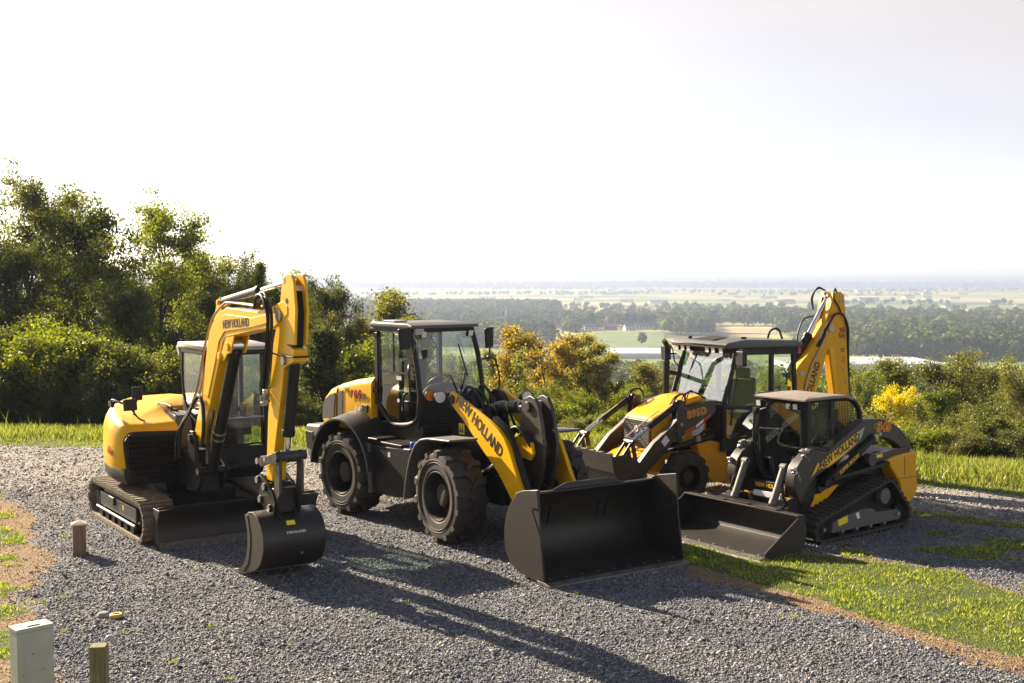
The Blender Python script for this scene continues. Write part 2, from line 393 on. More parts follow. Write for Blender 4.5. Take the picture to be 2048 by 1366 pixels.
def ground_material():
    m = bpy.data.materials.new('ground_gravel_earth_fields'); m.use_nodes = True; n, l = m.node_tree.nodes, m.node_tree.links
    b = n['Principled BSDF']; b.inputs['Roughness'].default_value = .9; b.inputs['Specular IOR Level'].default_value = .25
    g = n.new('ShaderNodeNewGeometry'); pos = g.outputs['Position']
    def noise(s, d=5, r=.6, v=pos):
        t = n.new('ShaderNodeTexNoise'); t.inputs['Scale'].default_value = s; t.inputs['Detail'].default_value = d; t.inputs['Roughness'].default_value = r; l.new(v, t.inputs['Vector']); return t.outputs[0]
    def ramp(f, cols):
        r = n.new('ShaderNodeValToRGB'); e = r.color_ramp.elements
        e[0].position, e[0].color = cols[0][0], (*cols[0][1], 1); e[1].position, e[1].color = cols[-1][0], (*cols[-1][1], 1)
        for p, c in cols[1:-1]: k = e.new(p); k.color = (*c, 1)
        l.new(f, r.inputs[0]); return r.outputs[0]
    def mix(f, a, c, mode='MIX'):
        x = n.new('ShaderNodeMix'); x.data_type = 'RGBA'; x.blend_type = mode
        if isinstance(f, float): x.inputs['Factor'].default_value = f
        else: l.new(f, x.inputs['Factor'])
        l.new(a, x.inputs['A']); l.new(c, x.inputs['B']); return x.outputs['Result']
    def attr(a):
        t = n.new('ShaderNodeAttribute'); t.attribute_name = a; return t.outputs['Fac']
    def vor(s, feat='F1', v=pos):
        t = n.new('ShaderNodeTexVoronoi'); t.inputs['Scale'].default_value = s; t.feature = feat; l.new(v, t.inputs['Vector']); return t
    v1 = vor(48); v2 = vor(95)
    sep = n.new('ShaderNodeSeparateColor'); l.new(v1.outputs['Color'], sep.inputs[0])
    stone = ramp(sep.outputs[0], [(0, (.048, .054, .066)), (.35, (.115, .124, .142)), (.7, (.19, .195, .205)), (1, (.31, .31, .305))])
    big = ramp(noise(.9, 4), [(.35, (.75, .77, .80)), (.65, (1.12, 1.08, 1.02))])
    pad = mix(1.0, stone, big, 'MULTIPLY')
    sep2 = n.new('ShaderNodeSeparateColor'); l.new(v2.outputs['Color'], sep2.inputs[0])
    lime = ramp(sep2.outputs[1], [(0, (.17, .158, .145)), (.5, (.29, .272, .248)), (1, (.42, .395, .36))])
    lime = mix(1.0, lime, ramp(noise(1.6, 8, .72), [(.3, (.62, .65, .70)), (.7, (1.10, 1.07, 1.02))]), 'MULTIPLY')
    base = mix(attr('road'), pad, lime)
    earth = ramp(noise(14, 7, .7), [(.3, (.10, .066, .036)), (.5, (.20, .135, .075)), (.68, (.33, .245, .145))])
    nb = n.new('ShaderNodeMath'); nb.operation = 'ADD'; l.new(attr('dirt'), nb.inputs[0])
    nn = n.new('ShaderNodeMapRange'); nn.inputs['To Min'].default_value = -.35; nn.inputs['To Max'].default_value = .35; l.new(noise(9, 6, .7), nn.inputs['Value']); l.new(nn.outputs[0], nb.inputs[1])
    th = n.new('ShaderNodeMapRange'); th.inputs['From Min'].default_value = .38; th.inputs['From Max'].default_value = .62; l.new(nb.outputs[0], th.inputs['Value'])
    base = mix(th.outputs[0], base, earth)
    turf = ramp(noise(22, 6, .7), [(.3, (.030, .045, .012)), (.55, (.075, .10, .022)), (.75, (.15, .14, .05))])
    nb2 = n.new('ShaderNodeMath'); nb2.operation = 'ADD'; l.new(attr('grass'), nb2.inputs[0]); l.new(nn.outputs[0], nb2.inputs[1])
    th2 = n.new('ShaderNodeMapRange'); th2.inputs['From Min'].default_value = .38; th2.inputs['From Max'].default_value = .62; l.new(nb2.outputs[0], th2.inputs['Value'])
    base = mix(th2.outputs[0], base, turf)
    floor = ramp(noise(.12, 6), [(.35, (.020, .030, .010)), (.65, (.06, .075, .022))])
    base = mix(attr('slope'), base, floor)
    mp = n.new('ShaderNodeMapping'); mp.inputs['Scale'].default_value = (.0026, .0042, 0); mp.inputs['Rotation'].default_value = (0, 0, .35); l.new(pos, mp.inputs['Vector'])
    fv = n.new('ShaderNodeTexVoronoi'); fv.distance = 'MANHATTAN'; fv.inputs['Scale'].default_value = 1; fv.inputs['Randomness'].default_value = .75; l.new(mp.outputs[0], fv.inputs['Vector'])
    s3 = n.new('ShaderNodeSeparateColor'); l.new(fv.outputs['Color'], s3.inputs[0])
    fields = ramp(s3.outputs[0], [(0, (.09, .13, .03)), (.25, (.17, .22, .06)), (.45, (.30, .30, .10)), (.6, (.46, .40, .19)), (.78, (.18, .22, .06)), (.9, (.48, .34, .20)), (1, (.14, .18, .05))])
    fields = mix(1.0, fields, ramp(noise(.01, 6), [(.35, (.8, .8, .8)), (.65, (1.15, 1.15, 1.1))]), 'MULTIPLY')
    wn_ = ramp(noise(.0011, 7, .62), [(.56, (0, 0, 0)), (.60, (1, 1, 1))])
    rg = n.new('ShaderNodeMath'); rg.operation = 'MAXIMUM'; l.new(attr('ridge'), rg.inputs[0]); 
    wsep = n.new('ShaderNodeSeparateColor'); l.new(wn_, wsep.inputs[0]); wm = n.new('ShaderNodeMath'); wm.operation = 'MULTIPLY'; wm.inputs[1].default_value = .85; l.new(wsep.outputs[0], wm.inputs[0]); l.new(wm.outputs[0], rg.inputs[1])
    wood = ramp(noise(.03, 5), [(.35, (.018, .032, .016)), (.65, (.045, .06, .026))])
    fields = mix(rg.outputs[0], fields, wood)
    base = mix(attr('far'), base, fields)
    l.new(base, b.inputs['Base Color'])
    hsum = n.new('ShaderNodeMath'); hsum.operation = 'MULTIPLY_ADD'; hsum.inputs[1].default_value = -1.0
    l.new(v1.outputs['Distance'], hsum.inputs[0]); l.new(noise(30, 4), hsum.inputs[2])
    bp = n.new('ShaderNodeBump'); bp.inputs['Strength'].default_value = .9; bp.inputs['Distance'].default_value = .022
    l.new(hsum.outputs[0], bp.inputs['Height']); l.new(bp.outputs[0], b.inputs['Normal'])
    return m
ground = np_mesh('ground', np.stack([X, Y, Z], -1).reshape(-1, 3), Fq, ground_material(), smooth=True)
tag(ground, kind='structure')
B_ = beyond(X, Y)
for nm, a in (('grass', gG), ('dirt', gD), ('road', gR), ('slope', sstep(2.0, 6, B_)), ('far', sstep(380, 560, Y)), ('ridge', sstep(7200, 8600, Y + (fbm(X, Y, 900, 77) - .5) * 3000))):
    t = ground.data.attributes.new(nm, 'FLOAT', 'POINT'); t.data.foreach_set('value', np.ascontiguousarray(a.ravel(), np.float32))

def gz(x, y):
    return float(height(np.array([x]), np.array([y]))[0])

# loose crushed stones lying on the pad
def stones(N, y0, y1, size0, cols, label, road=False):
    y = rs.uniform(y0, y1, N) ; keep = rs.rand(N) < ((11.0 / y) ** 1.3 if not road else 1); y = y[keep]; x = rs.uniform(-.5, .5, len(y)) * y * .93
    g, d, r = zones(x, y)
    k = (rs.rand(len(x)) > np.maximum(g * 1.05, d * .93)) & ((r < .75) if not road else (r > .35)); x, y = x[k], y[k]
    n = len(x); base = np.array([(1, 0, 0), (-1, 0, 0), (0, 1, 0), (0, -1, 0), (0, 0, 1), (0, 0, -1)], float)
    V = base[None] * rs.uniform(.55, 1.25, (n, 6, 1)) + rs.normal(0, .22, (n, 6, 3))
    size = np.exp(rs.normal(math.log(size0), .42, n)); V = V * size[:, None, None] * np.array([1.15, .95, .62])
    a = rs.uniform(0, 6.283, n); t = rs.normal(0, .4, n)
    ca, sa, ct, st = np.cos(a), np.sin(a), np.cos(t), np.sin(t)
    v0 = V[..., 0]; v2 = V[..., 2]; V[..., 0], V[..., 2] = v0 * ct[:, None] + v2 * st[:, None], -v0 * st[:, None] + v2 * ct[:, None]
    v0 = V[..., 0].copy(); v1 = V[..., 1].copy()
    V[..., 0] = v0 * ca[:, None] - v1 * sa[:, None] + x[:, None]; V[..., 1] = v0 * sa[:, None] + v1 * ca[:, None] + y[:, None]
    V[..., 2] += ((fbm(x, y, .5, 51, 3) - .5) * .03 + size * .35)[:, None]
    T = np.array([(0, 2, 4), (2, 1, 4), (1, 3, 4), (3, 0, 4), (2, 0, 5), (1, 2, 5), (3, 1, 5), (0, 3, 5)])
    Fc = (T[None] + (np.arange(n) * 6)[:, None, None]).reshape(-1, 3)
    m = bpy.data.materials.new('crushed_stone'); m.use_nodes = True; nn, l = m.node_tree.nodes, m.node_tree.links
    b = nn['Principled BSDF']; b.inputs['Roughness'].default_value = .8; b.inputs['Specular IOR Level'].default_value = .35
    at = nn.new('ShaderNodeAttribute'); at.attribute_name = 'rnd'; cr = nn.new('ShaderNodeValToRGB'); e = cr.color_ramp.elements
    e[0].color = (*cols[0], 1); e[1].color = (*cols[3], 1); k = e.new(.5); k.color = (*cols[1], 1); k = e.new(.85); k.color = (*cols[2], 1)
    l.new(at.outputs['Fac'], cr.inputs[0])
    ge = nn.new('ShaderNodeNewGeometry'); tz = nn.new('ShaderNodeTexNoise'); tz.inputs['Scale'].default_value = .8; tz.inputs['Detail'].default_value = 5; l.new(ge.outputs['Position'], tz.inputs['Vector'])
    tr_ = nn.new('ShaderNodeValToRGB'); tr_.color_ramp.elements[0].position = .36; tr_.color_ramp.elements[0].color = (.72, .74, .80, 1); tr_.color_ramp.elements[1].position = .66; tr_.color_ramp.elements[1].color = (1.22, 1.17, 1.08, 1); l.new(tz.outputs[0], tr_.inputs[0])
    mu = nn.new('ShaderNodeMix'); mu.data_type = 'RGBA'; mu.blend_type = 'MULTIPLY'; mu.inputs['Factor'].default_value = 1; l.new(cr.outputs[0], mu.inputs['A']); l.new(tr_.outputs[0], mu.inputs['B']); l.new(mu.outputs['Result'], b.inputs['Base Color'])
    o = np_mesh('gravel', V.reshape(-1, 3), Fc, m, rnd=np.repeat(rs.rand(n), 8))
    tag(o, label, 'gravel', kind='stuff')
stones(330000, 9.6, 20.5, .0092, [(.062, .069, .084), (.165, .172, .188), (.245, .248, .256), (.34, .338, .335)], 'loose grey crushed stones covering the parking pad')
stones(60000, 16.5, 25.5, .0135, [(.14, .13, .12), (.30, .28, .255), (.46, .43, .395), (.62, .585, .54)], 'pale limestone chips lying on the back drive', True)

# ------------------------------------------------------------------ grass
MT['grass'] = leafmat('short_grass', [(.042, .078, .010), (.14, .205, .024), (.35, .36, .07)], .42, 1.3, big=2.2, hue=.5)
MT['tallgrass'] = leafmat('tall_verge_grass', [(.038, .068, .010), (.095, .145, .02), (.27, .28, .07)], .48, 1.2, big=.6)
MT['deadgrass'] = leafmat('dead_grass', [(.13, .085, .04), (.28, .195, .10), (.46, .35, .20)], .3, 1.2, big=1.2)
def blades(name, x, y, h, w, lean, mat, label, cat):
    n = len(x); a = rs.uniform(0, 6.283, n); z = height(x, y) + np.where(beyond(x, y) < 2.4, (fbm(x, y, .5, 51, 3) - .5) * .03, 0)
    la = rs.uniform(0, 6.283, n); ll = h * lean * rs.rand(n)
    p = np.stack([x, y, z - .005], -1); s = np.stack([np.cos(a) * w, np.sin(a) * w, 0 * a], -1)
    tip = p + np.stack([np.cos(la) * ll, np.sin(la) * ll, h], -1); mid = p * .5 + tip * .5 - np.stack([np.cos(la) * ll, np.sin(la) * ll, 0 * h], -1) * .18
    V = np.stack([p - s, p + s, mid + s * .8, tip, mid - s * .8], 1).reshape(-1, 3)
    o = np_mesh(name, V, np.arange(n * 5).reshape(-1, 5), mat, rnd=rs.rand(n))
    tag(o, label, cat, kind='stuff'); return o
def pick(n, x0, x1, y0, y1, f):
    x = rs.uniform(x0, x1, n); y = rs.uniform(y0, y1, n); k = rs.rand(n) < f(x, y); return x[k], y[k]
inview = lambda x, y: (np.abs(x) < y * .47 + .6)
x, y = pick(420000, -9.5, 9.5, 9.0, 20.6, lambda x, y: zones(x, y)[0] ** 1.5 * inview(x, y) * (beyond(x, y) < -1.9) * (.35 + .65 * sstep(.36, .5, fbm(x, y, .45, 81))))
blades('lawn_grass', x, y, rs.uniform(.015, .05, len(x)) * (.5 + 1.3 * fbm(x, y, .6, 82)), rs.uniform(.004, .009, len(x)), .9, MT['grass'], 'short green lawn grass beside the dark gravel', 'grass')
x, y = pick(200000, -9.5, 9.5, 9.0, 20.6, lambda x, y: zones(x, y)[1] * (1 - zones(x, y)[0]) * inview(x, y) * .55)
blades('dead_grass', x, y, rs.uniform(.010, .045, len(x)), rs.uniform(.003, .006, len(x)), 1.8, MT['deadgrass'], 'dry tan grass along the edge of the gravel', 'dead grass')
x, y = pick(210000, -14, 13, 16.0, 31, lambda x, y: sstep(-.15, .3, beyond(x, y)) * (beyond(x, y) < 5) * inview(x, y))
b = beyond(x, y); tall = sstep(.5, 1.5, b + (fbm(x, y, 1.2, 61) - .5) * 1.2)
blades('verge_grass', x, y, (.05 + tall * rs.uniform(.06, .24, len(x)) * np.where(x > 5, 1.1, .72)) * (.7 + .6 * fbm(x, y, .8, 62)), rs.uniform(.006, .012, len(x)), .7, MT['tallgrass'], 'long sunlit grass on the verge beyond the road', 'grass')
x, y = pick(700, -14, 13, 16.0, 31, lambda x, y: (beyond(x, y) > 1.2) * (beyond(x, y) < 3.5) * inview(x, y) * sstep(.45, .6, fbm(x, y, 1.5, 63)))
blades('seed_stalks', x, y, rs.uniform(.30, .60, len(x)), rs.uniform(.005, .010, len(x)), .6, MT['tallgrass'], 'dry tan seed stalks standing in the verge', 'weeds')

def litter():
    n = 90; y = rs.uniform(9.8, 19, n); x = rs.uniform(-.44, .44, n) * y; g, d, r = zones(x, y); k = (g < .3) & (x > -6.5); x, y = x[k], y[k]
    P = np.stack([x, y, np.full(len(x), .022)], -1); V, Fc = leaf_quads(P, np.random.RandomState(5), .05, 0); V[:, 2] = .02 + (V[:, 2] - .022) * .25 + .01
    tag(np_mesh('leaf_litter', V, Fc, LEAF['gold'], rnd=rs.rand(len(Fc))), 'few fallen yellow leaves scattered over the gravel', 'leaves', kind='stuff')
    cx = rs.uniform(-.40, .40, 34); cy = rs.uniform(10.2, 17.5, 34); cx = cx * cy; xs = np.repeat(cx, 16) + rs.normal(0, .035, 34 * 16); ys = np.repeat(cy, 16) + rs.normal(0, .025, 34 * 16)
    blades('weed_tufts', xs, ys, rs.uniform(.02, .06, len(xs)), rs.uniform(.004, .008, len(xs)), 1.2, MT['grass'], 'small green weed tufts growing through the gravel', 'weeds')
# ------------------------------------------------------------------ trees and shrubs
MT['bark'] = pmat('grey_brown_bark', (.055, .042, .031), .9, var=.25, bump=.6, bscale=30, scale=9)
LEAF = dict(
    green=leafmat('leaves_mid_green', [(.032, .045, .008), (.082, .104, .017), (.185, .195, .036)], .52),
    dark=leafmat('leaves_dark_green', [(.020, .031, .007), (.048, .065, .013), (.115, .13, .027)], .46),
    fresh=leafmat('leaves_yellow_green', [(.05, .075, .009), (.12, .155, .016), (.24, .25, .03)], .55),
    gold=leafmat('leaves_golden', [(.072, .082, .014), (.175, .165, .030), (.32, .255, .05)], .5, hue=.503),
    orange=leafmat('leaves_orange', [(.085, .080, .016), (.205, .158, .030), (.37, .255, .05)], .5, hue=.503),
    yellow=leafmat('leaves_bright_yellow', [(.17, .15, .008), (.42, .35, .014), (.62, .52, .024)], .55, hue=.5),
    olive=leafmat('leaves_olive', [(.04, .05, .010), (.10, .11, .020), (.21, .20, .05)], .5),
)
def tubes_np(segs, k=5):
    """segs: list of (p0, p1, r0, r1)"""
    V = []; Fq = []; b = 0
    for p0, p1, r0, r1 in segs:
        d = p1 - p0; L = np.linalg.norm(d) + 1e-9; d = d / L
        u = np.array([0, 0, 1.]) if abs(d[2]) < .9 else np.array([1., 0, 0])
        a = np.cross(d, u); a /= np.linalg.norm(a); c = np.cross(d, a)
        t = np.arange(k) * 2 * math.pi / k
        ring = np.cos(t)[:, None] * a + np.sin(t)[:, None] * c
        V.append(p0 + ring * r0); V.append(p1 + ring * r1)
        for i in range(k): Fq.append((b + i, b + (i + 1) % k, b + k + (i + 1) % k, b + k + i))
        b += 2 * k
    return np.concatenate(V), np.array(Fq)
def leaf_quads(P, rg, s, drop=.3):
    """one folded leaf spray of four corners at each point"""
    n = len(P); d = rg.normal(0, 1, (n, 3)); d[:, 2] -= drop; d /= np.linalg.norm(d, axis=1)[:, None]
    u = rg.normal(0, 1, (n, 3)); u -= (u * d).sum(1)[:, None] * d; u /= np.linalg.norm(u, axis=1)[:, None]
    L = s * np.exp(rg.normal(0, .3, n))[:, None]; W = L * rg.uniform(.28, .5, n)[:, None]
    V = np.stack([P - d * L * .5, P + u * W, P + d * L * .5, P - u * W], 1).reshape(-1, 3)
    return V, np.arange(n * 4).reshape(-1, 4)
def make_tree(seed, H, R, base=.28, leaf=.13, per=26, sig=.30, n1=13, lean=0., top='round', trunk_r=.16, stems=1, twig=5, droop=.0, sparse=0.):
    rg = np.random.RandomState(seed); segs = []; tips = []
    for st in range(stems):
        ang = rg.uniform(0, 6.28); off = np.array([math.cos(ang), math.sin(ang), 0]) * (.0 if stems == 1 else rg.uniform(.1, .5))
        ld = np.array([math.cos(ang), math.sin(ang), 0]) * (lean if stems == 1 else rg.uniform(.12, .32))
        h = H * (1 if st == 0 else rg.uniform(.7, .95)); K = 9; pts = [off]
        wob = np.zeros(3)
        for k in range(1, K + 1):
            wob = wob + np.array([*rg.normal(0, .018 * h, 2), 0])
            pts.append(off + ld * h * (k / K) ** 1.1 + wob + np.array([0, 0, h * k / K * .96]))
        rad = [trunk_r * (1 - .9 * (k / K)) / (1 if stems == 1 else 1.7) + .012 for k in range(K + 1)]
        segs += [(pts[k], pts[k + 1], rad[k], rad[k + 1]) for k in range(K)]
        m = max(4, int(n1 / stems ** .6))
        for b in range(m):
            t = base + (1 - base) * ((b + rg.rand() * .8) / m)
            f = min(t * K, K - .01); k = int(f); p = pts[k] + (pts[k + 1] - pts[k]) * (f - k)
            tt = (t - base) / (1 - base)
            prof = {'round': math.sin(math.pi * min(1, .18 + tt * .80)) ** .6, 'cone': 1.05 - tt * .95, 'vase': .35 + .75 * tt ** .7 if tt < .8 else 1.1 * (1 - tt) * 3 + .3, 'col': .75 - .4 * tt}[top]
            L = R * prof * rg.uniform(.65, 1.12); az = b * 2.4 + rg.uniform(-.5, .5)
            el = math.radians(rg.uniform(12, 48) + 25 * tt)
            q = p.copy(); d = np.array([math.cos(az) * math.cos(el), math.sin(az) * math.cos(el), math.sin(el)])
            M = 4; r = rad[k] * .55
            for j in range(M):
                d = d + rg.normal(0, .16, 3) + np.array([0, 0, .06 - droop]); d /= np.linalg.norm(d)
                q2 = q + d * L / M; segs.append((q, q2, r * (1 - j / M) + .008, r * (1 - (j + 1) / M) + .008)); q = q2
                if j >= 1 or L < .8:
                    for w in range(twig):
                        e = d * .5 + rg.normal(0, .75, 3); e /= np.linalg.norm(e)
                        tl = L * rg.uniform(.14, .34); q3 = q + e * tl
                        segs.append((q, q3, .014, .006)); tips.append(q3); tips.append(q * .5 + q3 * .5)
            tips.append(q)
        tips.append(pts[-1])
    tips = np.array(tips)
    if sparse: tips = tips[rg.rand(len(tips)) > sparse]
    cnt = rg.poisson(per, len(tips)); P = np.repeat(tips, cnt, 0)
    P = P + rg.normal(0, 1, P.shape) * np.array([sig, sig, sig * .6]) * np.repeat(rg.uniform(.6, 1.25, len(tips)), cnt)[:, None]
    P = P[P[:, 2] > .15]
    V, Fc = leaf_quads(P, rg, leaf)
    rn = np.clip(rg.normal(.5, .22, len(Fc)) + .25 * (np.repeat(rg.rand(len(tips)), cnt)[:len(P)].mean() - .5), 0, 1)
    return tubes_np(segs), (V, Fc, rn)
TREE_LIB = {}
def lib_tree(key, mat, **kw):
    ck = (key, mat)
    if ck not in TREE_LIB:
        if key not in TREE_LIB: TREE_LIB[key] = make_tree(**TSPEC[key])
        TREE_LIB[ck] = None
    return TREE_LIB[key]
TSPEC = dict(
    airy=dict(seed=3, H=14, R=4.6, base=.30, leaf=.105, per=58, sig=.31, n1=17, top='round', trunk_r=.20, twig=5),
    airy_b=dict(seed=14, H=14, R=4.0, base=.34, leaf=.105, per=52, sig=.30, n1=16, top='vase', trunk_r=.17, twig=5),
    broad=dict(seed=5, H=13, R=5.0, base=.22, leaf=.115, per=62, sig=.36, n1=19, top='round', trunk_r=.24, twig=5),
    slim=dict(seed=8, H=12, R=2.1, base=.30, leaf=.10, per=40, sig=.28, n1=16, top='col', trunk_r=.13, twig=4),
    cone=dict(seed=21, H=9, R=3.0, base=.08, leaf=.13, per=60, sig=.34, n1=20, top='cone', trunk_r=.16, twig=5),
    shrub=dict(seed=31, H=5, R=2.6, base=.05, leaf=.10, per=46, sig=.30, n1=22, top='round', trunk_r=.09, stems=4, twig=5),
    shrub_b=dict(seed=37, H=5, R=2.2, base=.03, leaf=.105, per=50, sig=.30, n1=20, top='vase', trunk_r=.08, stems=5, twig=4),
    bare=dict(seed=44, H=12, R=2.2, base=.40, leaf=.13, per=7, sig=.26, n1=15, top='col', trunk_r=.13, twig=4, sparse=.35),
)
_first = {}
def plant(name, key, mat, x, y, h, label, cat='tree', group=None, rz=None, wide=1.0):
    """a tree or shrub of height h at (x, y): trunk and crown under one empty"""
    z = gz(x, y) - .08
    root = empty(name, (x, y, z), 0, label, cat, group)
    if key not in TREE_LIB: TREE_LIB[key] = make_tree(**TSPEC[key])
    k = h / np.percentile(TREE_LIB[key][1][0][:, 2], 99.6); root.scale = (k * wide, k * wide, k)
    root.rotation_euler[2] = rz if rz is not None else (x * 12.9898 + y * 78.233) % 6.283
    ck = (key, mat)
    if ck in _first:
        for o in _first[ck]:
            c = o.copy(); COL.objects.link(c); c.parent = root
    else:
        if key not in TREE_LIB: TREE_LIB[key] = make_tree(**TSPEC[key])
        (tv, tf), (lv, lf, rn) = TREE_LIB[key]
        shrub = key.startswith('shrub')
        a = np_mesh('stems' if shrub else 'trunk', tv, tf, MT['bark'], root, smooth=True)
        b = np_mesh('foliage' if shrub else 'crown', lv, lf, LEAF[mat], root, rnd=rn)
        _first[ck] = (a, b)
    return root
def at(u, Y): return (u - 1024) / F_PX * Y
def by_top(name, key, mat, u, v, Y, label, cat='tree', group=None, wide=1.0, rz=None, extra=0):
    """plants at distance Y on the bearing u, tall enough that its top stands at height v in the view"""
    x = at(u, Y); ztop = CAM_H - (v - V_EYE) / F_PX * Y
    return plant(name, key, mat, x, Y, max(1.2, (ztop - gz(x, Y)) * 1.0 + extra), label, cat, group, rz, wide)

litter()
WOOD = 'trees along the left of the slope'
by_top('tall_tree', 'airy', 'green', 70, 348, 43, 'tallest green tree with a high airy crown at the far left of the wood', wide=.9)
by_top('tall_tree', 'broad', 'green', 170, 392, 46, 'green tree leaning its boughs right, second from the left edge of the wood', wide=.85)
by_top('tall_tree', 'broad', 'dark', 20, 470, 40, 'dark green tree filling the lower left edge of the wood under the tallest tree', wide=.7)
by_top('tall_tree', 'airy', 'fresh', 322, 402, 44, 'see-through yellow-green tree with a dark trunk rising behind the excavator cab', wide=.92, rz=2.2)
by_top('tall_tree', 'airy', 'green', 400, 492, 50, 'green tree filling the gap right of the see-through yellow-green tree', wide=.8)
by_top('tall_tree', 'airy_b', 'dark', 478, 503, 48, 'dark tree with a pointed top just left of the raised excavator boom', wide=.55)
by_top('tall_tree', 'broad', 'green', 548, 545, 52, 'green tree whose top shows just above the excavator boom cylinder', wide=.6)
by_top('tall_tree', 'broad', 'dark', 665, 550, 50, 'dark rounded tree standing last in the row, right of the excavator arm', wide=.52)
by_top('tall_tree', 'airy', 'green', 612, 560, 56, 'green tree half hidden behind the top of the excavator arm', wide=.6)
by_top('tree', 'broad', 'dark', 250, 560, 38, 'dark tree low behind the trunk of the see-through yellow-green tree', wide=.8)
by_top('tree', 'broad', 'green', 440, 570, 40, 'low dark-stemmed tree behind the excavator boom', wide=.7)
by_top('tree', 'cone', 'dark', 632, 655, 34.5, 'dense dark rounded conifer between the excavator arm and the wheel loader', wide=1.0)
by_top('tree', 'cone', 'dark', 705, 745, 33.0, 'small dark conifer close behind the wheel loader rear hood', wide=1.0)
for (u, v, Y, k, m, w), lb in zip([(130, 470, 54, 'broad', 'green', .8), (228, 515, 52, 'broad', 'olive', .7), (300, 535, 55, 'broad', 'green', .8), (372, 512, 54, 'broad', 'olive', .7), (436, 548, 55, 'broad', 'green', .7), (520, 585, 53, 'airy', 'green', .8), (590, 598, 54, 'broad', 'green', .7), (700, 625, 48, 'broad', 'olive', .6)],
        ['green tree filling the gap below the two tallest crowns', 'olive tree in the dip between the tallest tree and the see-through one', 'green tree behind the lower trunk of the see-through tree', 'olive tree right of the see-through tree trunk', 'green tree behind the boom knuckle of the excavator', 'loose green tree right behind the excavator boom cylinder', 'green tree behind the excavator arm clevis', 'olive tree at the right foot of the wood above the loader hood']):
    by_top('tree', k, m, u, v, Y, lb, 'tree', WOOD, wide=w)
for k, (u, v, Y, key, m) in enumerate([(-110, 380, 44, 'broad', 'green'), (-260, 360, 42, 'airy', 'green'), (-420, 400, 45, 'broad', 'olive'), (-170, 640, 33, 'shrub', 'green'), (-310, 650, 33, 'shrub_b', 'dark'), (-450, 640, 33, 'shrub', 'green')]):
    by_top('shrub' if Y < 35 else 'tree', key, m, u, v, Y, 'leafy growth continuing the wood past the left edge of the view', 'shrub' if Y < 35 else 'tree', 'growth past the left edge')
sh = [(-20, 650, 33, 'shrub', 'green'), (70, 662, 32, 'shrub_b', 'fresh'), (150, 648, 32.5, 'shrub', 'fresh'), (215, 668, 32, 'shrub', 'green'), (285, 700, 31.5, 'shrub_b', 'green'),
      (330, 740, 31, 'shrub', 'dark'), (20, 730, 31, 'shrub_b', 'dark'), (110, 745, 30.6, 'shrub', 'dark'), (200, 755, 30.4, 'shrub_b', 'dark'), (270, 790, 30.2, 'shrub', 'dark'),
      (400, 700, 33, 'shrub', 'green'), (470, 735, 33, 'shrub_b', 'dark'), (540, 760, 32, 'shrub', 'dark'), (590, 800, 31, 'shrub', 'green'), (700, 690, 37, 'shrub', 'fresh')]
shl = ['mid green shrub at the extreme left edge of the thicket', 'sunlit yellow-green shrub in the left thicket, first from the edge', 'largest sunlit yellow-green shrub in the left thicket',
       'mid green shrub right of the sunlit ones in the left thicket', 'mid green shrub below the see-through yellow-green tree', 'dark shrub just left of the excavator cab',
       'dark shrub low at the left edge above the verge', 'dark shrub in front of the sunlit yellow-green shrubs', 'dark shrub behind the verge left of the excavator mirrors', 'low dark shrub behind the excavator engine hood',
       'green shrub seen between boom and cab of the excavator', 'dark shrub seen behind the excavator windscreen', 'dark shrub behind the excavator arm', 'green shrub low between the excavator arm and the loader hood', 'pale leafy shrub above the wheel loader hood']
for (u, v, Y, k, m), lb in zip(sh, shl): by_top('shrub', k, m, u, v, Y, lb, 'shrub', 'shrubs on the slope', wide=1.05)

